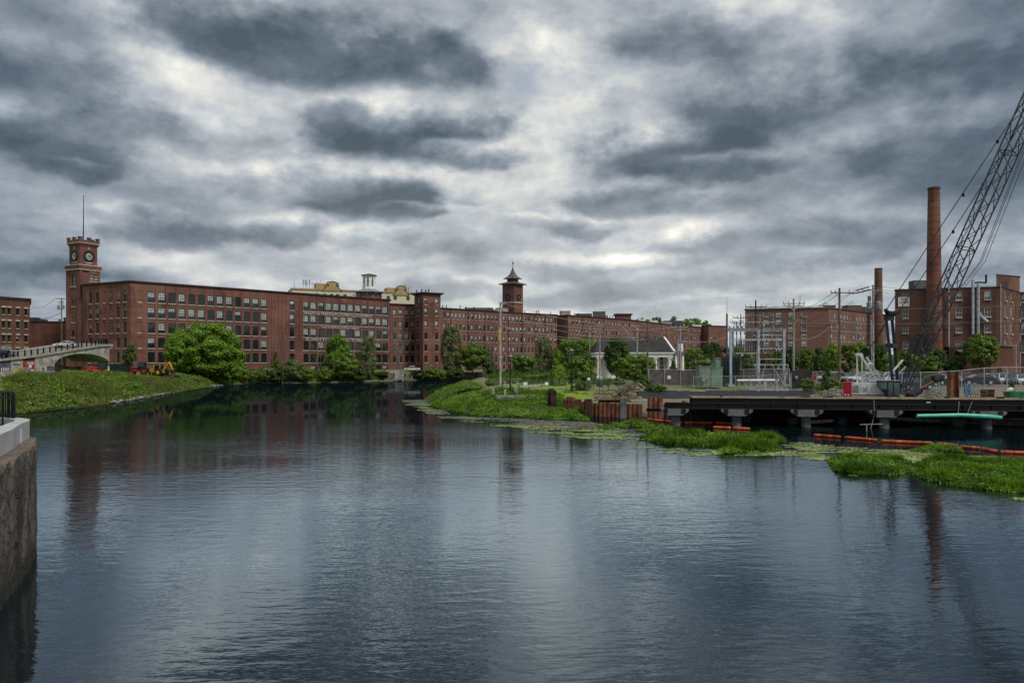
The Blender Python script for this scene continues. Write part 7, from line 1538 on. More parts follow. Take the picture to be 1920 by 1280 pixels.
left = [(1583, 122, 'suv', BL, -60, 'blue car parked left of the crane behind the brown pole'), (1603, 118, 'suv', BG, 200, 'beige car parked behind the crane counterweight'), (1619, 112, 'sedan', W, 195, 'white sedan seen through the legs of the white crane gantry'), (1640, 124, 'suv', DG, 210, 'dark grey car behind the crane gantry'), (1656, 116, 'suv', W, 200, 'white car right behind the crane cab'), (1668, 124, 'sedan', S_, 205, 'silver car beyond the crane cab'), (1681, 120, 'suv', BL, 200, 'dark blue car between the crane mast legs'), (1697, 122, 'sedan', DG, 200, 'charcoal sedan seen through the boom lattice'), (1597, 130, 'sedan', W, 200, 'white sedan at the back of the left parked group'), (1633, 107, 'sedan', S_, 190, 'silver sedan nearest the crane body'), (1556, 140, 'suv', W, 200, 'white car alone among the trees left of the brown pole'), (1525, 142, 'sedan', RD, 175, 'red sedan behind the pale fence right of the steel frame'), (1458, 135, 'sedan', W, 180, 'white sedan behind the steel frame')]
for px, d, kd, pm, rz, lb in left: place_car(kd, lb, px, 705, d, rz, pm)
x = pp(1452, 133)[0]; m_ = MB(); zz_ = hz(x, 133); 
um = thing('patio_umbrella', 'folded pale blue umbrella-like canopy behind the steel frame', 'umbrella', (x, 131, zz_)); m_.tube([(x, 131, zz_), (x, 131, zz_+3.2)], .05, 6); m_.build('pole', M_galv, um); m_ = MB(); m_.lathe([(.7, 1.7), (.35, 2.3), (.12, 2.9), (.03, 3.2)], (x, 131, zz_), 8); m_.build('canopy', M_blueP, um)
place_car('pickup', 'white pickup truck parked on the stone wall by the mills', 772, 692, 253, 195, W, 'pickup truck', None, 'pickup_truck', z=pz(695.5, 253))
place_car('sedan', 'white hatchback driving down the concrete ramp', 123, 648, 168, -165, W, 'car', 'cars on the ramp', 'driving_car', z=deck_z(ru(123))+.75)
place_car('sedan', 'silver car on the ramp behind the railing at the left', 7, 670, 154, -160, S_, 'car', 'cars on the ramp', 'driving_car', z=deck_z(ru(7))+.6)
place_car('suv', 'black car on the ramp cut off by the left edge', -6, 672, 151, -160, K, 'car', 'cars on the ramp', 'driving_car', z=deck_z(ru(-6))+.35)
for ch in list(PROTO.values()):
    pass
# prototypes were never linked to the scene

# tractors and machines on the left bank
def tractor(label, px, d, body, cabm, sc_=1.0, arm=False, rz=180, backhoe=False):
    x = pp(px, d)[0]; z = hz(x, d); r = thing('tractor' if not backhoe else 'backhoe_loader', label, 'tractor' if not backhoe else 'backhoe', (x, d, z), R(rz))
    def bd(mb, nm, m, par=r): o = mb.build(nm, m, par, world=False); return o
    m_ = MB(); m_.hexa([(.2, -.4, .7), (1.9, -.38, .65), (1.9, .38, .65), (.2, .4, .7), (.2, -.4, 1.45), (1.8, -.34, 1.25), (1.8, .34, 1.25), (.2, .4, 1.45)]); m_.box(-1.3, .2, -.55, .55, .6, 1.1); bd(m_, 'hood', body)
    m_ = MB(); m_.hexa([(-1.1, -.62, 1.1), (.25, -.62, 1.1), (.25, .62, 1.1), (-1.1, .62, 1.1), (-1.0, -.55, 2.35), (.05, -.55, 2.35), (.05, .55, 2.35), (-1.0, .55, 2.35)]); cb = bd(m_, 'cab', M_cglass)
    m_ = MB(); m_.box(-1.1, .15, -.62, .62, 2.352, 2.5); 
    for sx, sy in ((-1.05, -.6), (-1.05, .6), (.2, -.6), (.2, .6)): m_.bar((sx, sy, 1.1), (sx*.96, sy*.92, 2.36), .09)
    o = m_.build('cab_roof', cabm, cb, world=False)
    for wx, wr_, ww in ((-1.0, .72, .22), (1.35, .5, .17)):
        for s_ in (-1, 1): m_ = MB(); m_.tube([(wx, s_*.62, wr_), (wx, s_*(.62+2*ww), wr_)], wr_, 18); w1 = bd(m_, 'wheel', M_tyre); m_ = MB(); m_.tube([(wx, s_*(.62+2*ww), wr_), (wx, s_*(.66+2*ww), wr_)], wr_*.5, 12); m_.build('rim', body, w1, world=False)
    if arm:
        m_ = MB()
        for s_ in (-.5, .5): m_.bar((-.1, s_, 1.3), (1.4, s_, 1.55), .14); m_.bar((1.4, s_, 1.55), (2.5, s_, .55), .14)
        bd(m_, 'loader_arm', body); m_ = MB(); m_.hexa([(2.4, -.85, .2), (3.1, -.85, .25), (3.1, .85, .25), (2.4, .85, .2), (2.35, -.85, .95), (2.5, -.85, .95), (2.5, .85, .95), (2.35, .85, .95)]); bd(m_, 'bucket', body)
    if backhoe:
        m_ = MB(); m_.bar((-1.3, 0, 1.0), (-2.6, 0, 2.6), .26); m_.bar((-2.6, 0, 2.6), (-3.4, 0, 1.2), .2); bd(m_, 'digging_arm', body); m_ = MB(); m_.hexa([(-3.7, -.3, .5), (-3.1, -.3, .5), (-3.1, .3, .5), (-3.7, .3, .5), (-3.6, -.3, 1.2), (-3.2, -.3, 1.2), (-3.2, .3, 1.2), (-3.6, .3, 1.2)]); bd(m_, 'digging_bucket', M_dsteel)
    r.scale = (sc_,)*3; return r
tractor('orange compact tractor with dark cab working on top of the left bank', 188, 152, mat('tractor_orange', (.55, .05, .02), .45), M_black, 1.15, arm=True, rz=200)
tractor('small red loader tractor with dark canopy on the left bank, left of the yellow one', 262, 165, M_red, M_dsteel, 1.1, arm=True, rz=190)
tractor('yellow backhoe loader with glazed cab on the left bank before the big tree', 295, 166, M_yellow, M_yellow, 1.2, arm=False, rz=165, backhoe=True)
dm = thing('dump_container', 'dark green roll-off container behind the orange tractor', 'container', (*pp(221, 160), hz(*pp(221, 160)))); x, y = pp(221, 160); zz_ = dm.location.z
m_ = MB(); m_.hexa([(x-1.6, y, zz_+.4), (x+1.5, y, zz_+.4), (x+1.5, y+2, zz_+.4), (x-1.6, y+2, zz_+.4), (x-1.8, y-.1, zz_+2.3), (x+1.7, y-.1, zz_+2.3), (x+1.7, y+2.1, zz_+2.3), (x-1.8, y+2.1, zz_+2.3)]); m_.build('bin', mat('bin_green', (.012, .03, .028), .5), dm)
m_ = MB(); m_.box(x-1.9, x+1.8, y-.15, y+2.15, zz_+2.301, zz_+2.4); 
for i in range(6): m_.box(x-1.6+i*.6, x-1.5+i*.6, y-.12, y-.02, zz_+.5, zz_+2.3)
m_.build('rim', M_dsteel, dm)
# worker in hi-vis
def person(px, d):
    x = pp(px, d)[0]; z = hz(x, d); 
    J = {'pel': (0, 0, .95), 'che': (0, .02, 1.28), 'nek': (0, .0, 1.48), 'hed': (0, -.03, 1.62), 'top': (0, -.02, 1.75), 'hl': (-.1, 0, .90), 'kl': (-.12, -.03, .50), 'al': (-.13, .03, .08), 'tl': (-.14, -.14, .04), 'hr': (.1, 0, .90), 'kr': (.13, -.02, .5), 'ar': (.15, .03, .08), 'tr': (.16, -.14, .04),
         'sl': (-.19, 0, 1.42), 'el': (-.27, .03, 1.15), 'wl': (-.25, -.12, .95), 'pl': (-.24, -.18, .88), 'sr': (.19, 0, 1.42), 'er': (.29, .02, 1.15), 'wr': (.24, -.16, 1.02), 'pr': (.22, -.22, .98)}
    rad = {'pel': .14, 'che': .16, 'nek': .06, 'hed': .095, 'top': .07, 'hl': .09, 'kl': .065, 'al': .045, 'tl': .035, 'hr': .09, 'kr': .065, 'ar': .045, 'tr': .035, 'sl': .07, 'el': .045, 'wl': .033, 'pl': .035, 'sr': .07, 'er': .045, 'wr': .033, 'pr': .035}
    E = [('pel', 'che'), ('che', 'nek'), ('nek', 'hed'), ('hed', 'top'), ('pel', 'hl'), ('hl', 'kl'), ('kl', 'al'), ('al', 'tl'), ('pel', 'hr'), ('hr', 'kr'), ('kr', 'ar'), ('ar', 'tr'), ('che', 'sl'), ('sl', 'el'), ('el', 'wl'), ('wl', 'pl'), ('che', 'sr'), ('sr', 'er'), ('er', 'wr'), ('wr', 'pr')]
    ks = list(J); 
    for s_, w_ in ((-1, 'pl'), (1, 'pr')):
        for i in range(4): n_ = w_+str(i); ks.append(n_); J[n_] = (J[w_][0]+(i-1.5)*.022, J[w_][1]-.04, J[w_][2]-.08+.01*abs(i-1.5)); rad[n_] = .011; E.append((w_, n_))
        n_ = w_+'t'; ks.append(n_); J[n_] = (J[w_][0]-s_*.05, J[w_][1]-.04, J[w_][2]-.03); rad[n_] = .012; E.append((w_, n_))
    me = bpy.data.meshes.new('person'); me.from_pydata([J[k] for k in ks], [(ks.index(a), ks.index(b_)) for a, b_ in E], []); 
    o = bpy.data.objects.new('person', me); C.objects.link(o); o.location = (x, d, z+.02)
    md = o.modifiers.new('skin', 'SKIN'); sv = me.skin_vertices[0].data
    for i, k in enumerate(ks): sv[i].radius = (rad[k], rad[k])
    sv[0].use_root = True; md2 = o.modifiers.new('sub', 'SUBSURF'); md2.levels = 1; md2.render_levels = 2
    me.materials.append(mat('work_clothes', (.05, .055, .07), .8)); tag(o, 'worker in yellow-green safety vest standing beside the orange tractor', 'person')
    m_ = MB(); m_.lathe([(.17, .92), (.19, 1.1), (.20, 1.3), (.15, 1.44), (.09, 1.48)], (0, .01, 0), 14); m_.build('safety_vest', mat('hi_vis', (.55, .75, .08), .6, var=.1), o, world=False)
    m_ = MB(); m_.lathe([(.15, 1.66), (.115, 1.68), (.11, 1.76), (.06, 1.81), (.01, 1.82)], (0, -.02, 0), 12); m_.build('hard_hat', M_white, o, world=False)
    m_ = MB(); m_.lathe([(.04, -.1), (.085, -.06), (.09, .0), (.085, .05)], (0, -.035, 1.63), 12); m_.box(-.012, .012, -.145, -.12, 1.60, 1.64); m_.build('face', M_skin, o, world=False)
person(203.5, 149)
# ---------------------------------------------------------------- trees and plants
def crown_points(rng, c, rx, ry, rz_, n, clumps, shape='round', fill=.35, cs=.30):
    """leaf centres and normals for a lumpy crown centred at c"""
    K = int(clumps*2.6); cs = cs*.66; th = rng.uniform(0, 2*np.pi, K); cp_ = rng.uniform(-1, 1, K); rr_ = rng.uniform(fill, 1, K)**.5*.80
    if shape == 'cone': hh = rng.uniform(0, 1, K)**1.3; wid = (1-hh)*.95+.06; q = np.stack([np.cos(th)*wid*rr_, np.sin(th)*wid*rr_, hh*2-1], 1); sz = (.13+.16*(1-hh))*rng.uniform(.7, 1.2, K)
    elif shape == 'tall': q = np.stack([np.cos(th)*rr_*np.sqrt(1-cp_**2*.75), np.sin(th)*rr_*np.sqrt(1-cp_**2*.75), cp_*.92], 1); sz = cs*rng.uniform(.6, 1.2, K)
    else:
        s_ = np.sqrt(1-cp_**2); q = np.stack([np.cos(th)*s_*rr_, np.sin(th)*s_*rr_, cp_*rr_*1.02+.05], 1); sz = cs*rng.uniform(.6, 1.25, K)
        q[:, 2] = np.maximum(q[:, 2], -.82)
    per = np.maximum(4, (n*sz**2/np.sum(sz**2)).astype(int)); ctr = np.repeat(q, per, 0); s2 = np.repeat(sz, per)
    d = rng.normal(size=(len(ctr), 3)); d /= np.linalg.norm(d, axis=1, keepdims=True); d[:, 2] = np.where(rng.random(len(d)) < .45, np.abs(d[:, 2]), d[:, 2])
    rad_ = s2*rng.uniform(.2, 1.15, len(ctr))**.6*np.where(rng.random(len(ctr)) < .22, rng.uniform(1, 1.7, len(ctr)), 1)
    p = ctr+d*rad_[:, None]*np.array([1, 1, .8]); sc_ = np.array([rx, ry, rz_]); nrm = d*.9+ctr*.35+rng.normal(size=d.shape)*.45+np.array([0, 0, .25])
    return p*sc_+np.array(c), nrm
def tree(name, label, px, yt, yb, wpx, d, m, n=9000, leaf=.22, clumps=40, shape='round', trunk=.18, seed=0, cat='tree', zb=None, group=None, barkm=None, base=None, fill=.35, cs=.30, dx=0):
    """crown spans rows yt..yb and wpx columns at distance d; trunk goes down to the ground"""
    rng = np.random.default_rng(seed+1000); x = pp(px, d)[0]; g = hz(x, d) if base is None else base; zt, zl = pz(yt, d), max(pz(yb, d), g-.2); rx = wpx/2/F*d; rzz = (zt-zl)/2
    root = thing(name, label, cat, (x, d, g), 0, group)
    c = np.array([x, d, zl+rzz]); p, nr = crown_points(rng, (0, 0, 0), rx, rx*.95, rzz, n, clumps, shape, fill, cs)
    mesh = quads_mesh('crown', leaf_quads(p+c-np.array([x, d, g]), nr, leaf, rng), m)
    o = bpy.data.objects.new('crown', mesh); C.objects.link(o); o.parent = root
    t_ = MB(); r_ = random.Random(seed); top_ = Vector((x+dx*.3, d, zl+rzz*1.3)); tk = max(.06, trunk)
    t_.tube([(x, d, g-.3), (x+r_.uniform(-.1, .1)*rx, d, g+(zl+rzz-g)*.5), tuple(top_)], [tk, tk*.75, tk*.3], 7)
    for i in range(7):
        a = r_.uniform(0, 6.28); z0 = g+(zl+rzz-g)*r_.uniform(.35, .95); e = Vector((x+math.cos(a)*rx*.65, d+math.sin(a)*rx*.65, zl+rzz*r_.uniform(.9, 1.6))); s0 = Vector((x, d, z0)); t_.tube([s0, s0.lerp(e, .5)+Vector((0, 0, .2)), e], [tk*.45, tk*.3, tk*.1], 5)
    t_.build('trunk', barkm or M_bark, root); return root
def bare_tree(label, px, yt, yb, wpx, d, seed, m=None):
    x = pp(px, d)[0]; g = hz(x, d); zt = pz(yt, d); rx = wpx/2/F*d; root = thing('bare_tree', label, 'tree', (x, d, g)); r_ = random.Random(seed); t_ = MB(); tw = MB()
    def grow(p, dir_, L, r, dep):
        n = 3; pts = [p]
        for i in range(n): dir_ = (dir_+Vector((r_.uniform(-.18, .18), r_.uniform(-.18, .18), r_.uniform(-.02, .12)))).normalized(); pts.append(pts[-1]+dir_*L/n)
        (t_ if dep < 2 else tw).tube(pts, [r, r*.85, r*.7, r*.5], 5 if dep < 2 else 4, cap=False)
        if dep >= 5: return
        for k in range(r_.choice((2, 3, 3)) if dep else 4):
            a = r_.uniform(0, 6.28); sp_ = r_.uniform(.25, .65); nd = (dir_+Vector((math.cos(a)*sp_*rx/ max(rx, (zt-g)*.25), math.sin(a)*sp_, .1))).normalized(); q = pts[r_.choice((1, 2, 3))] if k else pts[-1]; grow(q, nd, L*r_.uniform(.55, .8), max(.028, r*.52), dep+1)
    grow(Vector((x, d, g-.3)), Vector((.02, 0, 1)), (zt-g)*.36, .20, 0)
    t_.build('trunk', m or M_barkL, root); tw.build('twigs', m or M_barkL, root); return root

tree('tree', 'huge rounded bright green tree leaning over the river before the left mill', 385, 600, 720, 158, 196, L_big, 110000, .25, 200, trunk=.5, seed=1, base=.6, cs=.20, fill=.15)
tree('tree', 'smaller bright lobe-shaped tree grown into the left side of the huge round one', 338, 622, 704, 64, 191, L_big, 24000, .23, 60, seed=2, base=2.6)
tree('tree', 'tree bulging low over the water at the right side of the huge round one', 436, 664, 720, 60, 197, L_big, 22000, .22, 50, seed=3, base=.4)
tree('tree', 'small dim olive street tree before the corner of the left mill', 243, 645, 693, 27, 186, L_dark, 3600, .2, 20, trunk=.12, seed=4)
tree('tree', 'pointed dark green young tree left of the first bare tree', 517, 660, 702, 26, 221, L_mid, 4500, .22, 20, 'cone', seed=5)
tree('tree', 'dense bright green maple standing behind the round willow', 634, 622, 700, 58, 233, L_big, 13000, .24, 36, seed=6)
tree('tree', 'ball shaped dark green willow right at the far water edge', 646, 657, 718, 64, 228, L_mid, 26000, .22, 60, seed=7, base=.6, cs=.24)
tree('tree', 'loose pale olive tree right of the ball shaped willow', 687, 628, 708, 48, 236, L_olive, 7000, .22, 34, 'tall', seed=8, fill=.2)
tree('tree', 'wispy green tree growing against the square stair tower', 846, 613, 700, 50, 262, L_olive, 11000, .26, 46, 'tall', seed=9)
tree('tree', 'full mid green tree on the far bank left of the pale pole', 886, 642, 702, 68, 262, L_mid, 18000, .27, 36, seed=10)
tree('tree', 'thin yellowish tree touching the pale pole on its left', 914, 652, 700, 30, 262, L_olive, 4200, .24, 24, 'tall', seed=11, fill=.2)
tree('tree', 'low rounded tree on the far bank behind the park lamps', 981, 662, 710, 58, 240, L_mid, 12000, .26, 30, seed=12)
tree('tree', 'tall soft olive tree in front of the curved mill', 1022, 630, 706, 42, 262, L_olive, 7000, .27, 34, 'tall', seed=13, fill=.2)
tree('tree', 'broad olive green tree spreading before the curved mill', 1066, 630, 706, 66, 258, L_mid, 14000, .28, 42, seed=14)
tree('tree', 'wide green tree mass left of the courthouse', 1098, 626, 712, 60, 240, L_mid, 13000, .28, 42, seed=15)
tree('tree', 'bright upright leafy tree standing on the lawn end', 1045, 656, 722, 40, 120, L_lime, 15000, .15, 40, 'cone', seed=16)
tree('tree', 'darker bushy tree behind the lamp at the fence corner', 1088, 666, 738, 56, 106, L_mid, 20000, .13, 50, 'tall', seed=17)
tree('tree', 'large dark oak-like tree covering the middle of the courthouse', 1157, 628, 710, 60, 138, L_dark, 20000, .17, 50, seed=18)
tree('tree', 'lime green rounded tree before the courthouse porch', 1190, 659, 728, 90, 121, L_lime, 20000, .15, 50, seed=19, cs=.26)
tree('conifer', 'small dark conifer between the courthouse columns and the pole', 1262, 677, 700, 22, 135, L_dark, 3600, .12, 30, 'cone', seed=20, trunk=.08)
for i, (px, yt, yb, w_, d, m, lb) in enumerate(((1300, 652, 706, 46, 178, L_mid, 'mid green tree just right of the white house'), (1336, 634, 704, 44, 196, L_dark, 'dark tall tree behind the substation cabinets'), (1322, 672, 708, 40, 160, L_olive, 'yellowish bush-like tree low beside the green cabinets'), (1358, 650, 700, 34, 182, L_bronze, 'bronze green tree left of the aerial mast'),
      (1384, 640, 704, 36, 172, L_lime, 'bright green tree behind the left side of the steel frame'), (1403, 656, 706, 32, 160, L_olive, 'olive tree behind the insulator rack'), (1436, 662, 706, 34, 158, L_bronze, 'brownish bronze tree behind the middle of the steel frame'), (1460, 655, 704, 30, 165, L_mid, 'green tree seen through the right bay of the steel frame'), (1485, 650, 704, 34, 150, L_dark, 'dark evergreen behind the right post of the frame'),
      (1512, 655, 704, 36, 155, L_mid, 'rounded green tree right of the grey lower pole'), (1536, 650, 712, 30, 145, L_dark, 'dark pine-like tree left of the brown pole'), (1562, 642, 700, 36, 150, L_big, 'bright tree directly behind the brown pole'), (1592, 645, 700, 46, 152, L_mid, 'leafy tree between brown pole and crane gantry'), (1614, 640, 698, 34, 156, L_big, 'bright green tree above the white crane gantry'),
      (1650, 642, 700, 44, 160, L_dark, 'dark tree behind the equipped pole'), (1668, 664, 702, 42, 128, L_lime, 'lime tree behind the crane mast'), (1700, 652, 700, 44, 138, L_big, 'green tree behind the foot of the crane boom'), (1742, 660, 706, 50, 128, L_mid, 'feathery green tree left of the factory porch'), (1758, 655, 690, 40, 140, L_dark, 'dark tree by the factory foot behind the boom'), (1793, 667, 702, 34, 122, L_dark, 'round clipped dark shrub tree beside the factory porch'))):
    tree('tree', lb, px, yt, yb, w_, d, m, 7500, .17, 30, 'round' if i % 3 else 'tall', seed=30+i, base=None)
tree('tree', 'big dark green shade tree before the right end of the factory', 1840, 622, 696, 72, 118, L_mid, 30000, .16, 60, seed=60, cs=.25, trunk=.25)
tree('tree', 'yellow green bushy young tree beside the rubble left of the crane', 1551, 672, 726, 24, 102, L_dark, 5200, .13, 26, 'cone', seed=61)
for i, (px, yt, w_, d) in enumerate(((1200, 594, 30, 455), (1232, 590, 34, 460), (1262, 592, 22, 470), (1296, 594, 52, 470), (1322, 600, 34, 470), (1214, 598, 20, 450))):
    tree('tree', ['leftmost crown', 'highest crown', 'narrow crown', 'broad crown', 'lowest crown at the right end', 'small crown'][i]+' of the trees rising behind the distant mill roof', px, yt, 640, w_, d, L_mid, 3500, .5, 26, seed=70+i, base=4)
bare_tree('leafless grey tree standing in front of the company sign', 598, 615, 700, 56, 226, 3); bare_tree('leafless pale tree before the narrow mill link', 745, 596, 690, 50, 248, 5); bare_tree('thin leafless saplings by the blank mill pilasters', 530, 622, 700, 26, 218, 8); bare_tree('second leafless tree leaning beside the narrow mill link', 752, 640, 692, 36, 247, 11)
# shrubs along the far bank
sh_ = [(470, 690, 716, 44, 214, L_mid, 'low green shrub at the right foot of the huge round tree'), (498, 686, 714, 40, 219, L_olive, 'pale shrub on the far bank below the left mill'), (548, 670, 714, 44, 221, L_olive, 'light feathery shrub below the blank mill bay'), (572, 686, 715, 36, 222, L_mid, 'dark low shrub left of the leafless grey tree'), (612, 686, 714, 34, 225, L_mid, 'green shrub at the foot of the leafless grey tree'),
       (675, 690, 716, 30, 231, L_dark, 'dark shrub between willow and culvert'), (790, 692, 712, 26, 256, L_dark, 'dark shrub right of the white pickup'), (806, 682, 712, 26, 257, L_big, 'bright shrub at the foot of the stair tower'), (826, 692, 712, 30, 258, L_big, 'light green shrub at the water right of the stair tower'), (852, 690, 713, 36, 259, L_dark, 'dark green shrub at the far water edge'), (522, 694, 716, 30, 219, L_dark, 'dark bank shrub beneath the pointed young tree'),
       (960, 690, 708, 34, 258, L_dark, 'dim shrub against the long ledge wall'), (1000, 690, 708, 36, 262, L_dark, 'dark undergrowth bush behind the hedge'), (1040, 684, 708, 36, 262, L_dark, 'shadowy bush beneath the broad olive tree'), (925, 686, 706, 26, 258, L_dark, 'small dark bush left of the pale pole')]
for i, (px, yt, yb, w_, d, m, lb) in enumerate(sh_): tree('shrub', lb, px, yt, yb+2, w_*1.15, d, m, 5200, .2, 26, seed=90+i, cat='shrub', trunk=.05, base=max(.2, pz(yb, d)-.2), fill=.5, cs=.36)
sh2 = [(923, 709, 724, 26, 122, L_olive, 'first yellowish grass-like shrub beside the park walk'), (940, 708, 722, 16, 128, L_olive, 'second small yellowish shrub behind the pale pole'), (958, 708, 720, 22, 130, L_lime, 'pale ornamental grass clump by the park walk'), (973, 708, 718, 20, 134, L_olive, 'ornamental grass clump left of the clipped hedge'),
       (1140, 708, 722, 20, 106, L_mid, 'small round shrub on the bark bed'), (1112, 706, 720, 22, 108, L_olive, 'pale spiky shrub on the bark bed at left'), (1124, 712, 725, 14, 104, L_dark, 'dark round shrub near the pinkish pole'), (1160, 708, 722, 24, 107, L_olive, 'greyish shrub below the dark tree'), (1208, 705, 728, 26, 104, L_dark, 'dark bushy shrub at the foot of the brown pole'),
       (1228, 720, 735, 42, 99, L_dark, 'wide dark green bush in front of the screened fence'), (1513, 706, 734, 26, 99, L_olive, 'tufted tall grass right of the black tarp screen'), (1560, 706, 732, 26, 98, L_olive, 'round grass tuft before the brown pole'), (1745, 700, 722, 28, 99, L_mid, 'green weedy bush behind the gravel pile'), (1897, 716, 745, 8, 82, L_mid, 'thin upright weed by the green tub'), (1776, 706, 722, 14, 100, L_dark, 'small dark shrub just left of the rust pile')]
for i, (px, yt, yb, w_, d, m, lb) in enumerate(sh2): tree('shrub', lb, px, yt, yb+2, w_*1.1, d, m, 4200, .11, 26, seed=120+i, cat='shrub', trunk=.03, fill=.5, cs=.36, shape='round')
sh3 = [(128, 706, 724, 26, 130, L_dark, 'dark round bush on the left bank right of the stone block'), (90, 712, 734, 40, 118, L_mid, 'leafy green bush on the left bank below the stone block'), (222, 698, 716, 24, 140, L_lime, 'bright bush on the left bank before the green container'), (320, 700, 722, 34, 168, L_bronze, 'brownish seed-headed bush at the right end of the left bank'), (160, 722, 752, 40, 112, L_dark, 'dark hollow-looking bush halfway down the left bank'), (60, 730, 764, 36, 98, L_olive, 'pale weedy bush nearest the pier railing'), (240, 716, 742, 34, 128, L_lime, 'yellow green bush low on the left bank before the red tractor'), (360, 706, 724, 30, 180, L_lime, 'bright low bush sloping to the water by the huge round tree')]
for i, (px, yt, yb, w_, d, m, lb) in enumerate(sh3): tree('shrub', lb, px, yt, yb, w_*1.2, d, m, 6000, .13, 30, seed=160+i, cat='shrub', trunk=.03, fill=.45, cs=.36)
# clipped hedge
rng = np.random.default_rng(5); a, b_ = Vector(pp(979, 124)), Vector(pp(1030, 128)); n = 16000; u = rng.random(n); t2 = rng.uniform(-1, 1, n)*1.1; zz_ = rng.uniform(0, 1.35, n)+.12*np.sin(u*30); zz_ = np.where(rng.random(n) < .4, 1.25+.12*np.sin(u*23)+rng.normal(0, .05, n), zz_)
hx_ = a.x+(b_.x-a.x)*u; hy_ = a.y+(b_.y-a.y)*u+t2; hzz = height(hx_, hy_)
me = quads_mesh('hedge', leaf_quads(np.stack([hx_-a.x, hy_-a.y, hzz+zz_-hz(a.x, a.y)], 1), rng.normal(size=(n, 3))+[0, -.4, .8], .13, rng), L_mid); o = bpy.data.objects.new('hedge', me); C.objects.link(o); o.location = (a.x, a.y, hz(a.x, a.y)); tag(o, 'long clipped green hedge beyond the lawn of the point', 'hedge')

# ---------------------------------------------------------------- ground vegetation
def pn(x, y, s, seed=0):
    """cheap smooth noise in 0..1"""
    r = np.random.default_rng(seed); v = np.zeros_like(x)
    for i in range(7): a = r.uniform(0, 6.28); f_ = s*r.uniform(.5, 1.8); v += np.sin((x*np.cos(a)+y*np.sin(a))*f_+r.uniform(0, 6.28))
    return np.clip(.5+v/7*1.1, 0, 1)
def scatter(poly, n, rng):
    poly = np.array(poly); lo, hi = poly.min(0), poly.max(0); out_ = np.empty((0, 2))
    while len(out_) < n:
        q = rng.uniform(lo, hi, (n*2, 2)); q = q[inside(q[:, 0], q[:, 1], poly)]; out_ = np.vstack([out_, q])
    return out_[:n]
def ground_cover(name, label, poly, n, hmin, hmax, size, m, seed, lump=.8, edge=1.2, on_water=False, keep=0.0, rad=(.25, .75), up=.35, blade=False):
    """many small plants: each a dome of leaves, so that gaps and shaded sides show between them"""
    rng = np.random.default_rng(seed); per = 40; K = max(6, n//per); q = scatter(poly, K, rng); x, y = q[:, 0], q[:, 1]
    e = np.clip(shore(x, y, np.array(poly))/edge, .12, 1); big = pn(x, y, lump, seed)
    if keep: kp = big > keep*rng.uniform(.8, 1.2, K); x, y, e, big = x[kp], y[kp], e[kp], big[kp]
    K = len(x); hh = (hmin+(hmax-hmin)*big**1.3*rng.uniform(.45, 1.15, K))*e**.5; rr = rng.uniform(rad[0], rad[1], K)*(.6+.4*e)*(.6+.8*big); tone = rng.random(K) < .0
    cnt = np.maximum(8, (per*(rr/np.mean(rr))**1.5).astype(int)); ii = np.repeat(np.arange(K), cnt); N = len(ii)
    th = rng.uniform(0, 2*np.pi, N); ph = np.arccos(rng.uniform(0, 1, N)**.8); d = np.stack([np.sin(ph)*np.cos(th), np.sin(ph)*np.sin(th), np.cos(ph)], 1); t_ = rng.uniform(.45, 1.1, N)
    g = np.maximum(height(x, y), 0)
    px_ = x[ii]+d[:, 0]*rr[ii]*t_; py_ = y[ii]+d[:, 1]*rr[ii]*t_; pz_ = g[ii]+d[:, 2]*hh[ii]*t_*rng.uniform(.7, 1.1, N)+.02
    nr = d+rng.normal(size=(N, 3))*.55+np.array([0, 0, up]); o_ = np.array([x.mean(), y.mean(), 0])
    ctr = np.stack([px_, py_, pz_], 1)-o_
    if blade:      # upright grass blades leaning outwards from each tuft
        L = hh[ii]*rng.uniform(.5, 1.1, N); lean = np.stack([d[:, 0]*.5, d[:, 1]*.5, np.ones(N)], 1); lean /= np.linalg.norm(lean, axis=1, keepdims=True)
        b0 = np.stack([x[ii]+d[:, 0]*rr[ii]*.5, y[ii]+d[:, 1]*rr[ii]*.5, g[ii]], 1)-o_; a_ = rng.uniform(0, np.pi, N); sd = np.stack([np.cos(a_), np.sin(a_), np.zeros(N)], 1)*size*.22
        V_ = np.empty((N, 4, 3)); V_[:, 0] = b0-sd; V_[:, 1] = b0+sd; V_[:, 2] = b0+lean*L[:, None]*.7+sd; V_[:, 3] = b0+lean*L[:, None]; V_ = V_.reshape(-1, 3)
    else: V_ = leaf_quads(ctr, nr, size, rng, asp=.8)
    me = quads_mesh(name, V_, m); o = bpy.data.objects.new(name, me); C.objects.link(o); o.location = tuple(o_); tag(o, label, kind='stuff'); return o
def W_(px, py): d = gd(py, 0); return ((px-960)/F*d, d)
# left bank: strip between water and the yard
sh_l = [pp(30, 88), pp(60, 91.5), pp(180, 104.5), pp(250, 120.5), pp(300, 138.5), pp(400, 190)]
up_l = [pp(392, 198), pp(330, 178), pp(300, 160), pp(200, 140), pp(100, 128), pp(20, 112), pp(0, 100)]
pl = sh_l+up_l
ground_cover('bank_grass', 'tangled weeds and grass covering the left river bank', pl, 120000, .2, 1.3, .14, L_weed, 11, .35, 2.0, rad=(.35, 1.0))
ground_cover('bank_weeds', 'darker leafy weeds in patches on the left river bank', pl, 80000, .3, 1.7, .16, L_mid, 12, .3, 2.5, keep=.42, rad=(.5, 1.4))
ground_cover('bank_weeds', 'brownish dry seed stalks in patches on the left river bank', pl, 36000, .4, 1.4, .11, L_bronze, 13, .22, 2.0, keep=.5, rad=(.3, .9))
ground_cover('bank_weeds', 'yellow green leafy clumps along the left river bank', pl, 34000, .4, 1.7, .15, L_lime, 15, .45, 2.0, keep=.58, rad=(.4, 1.0))
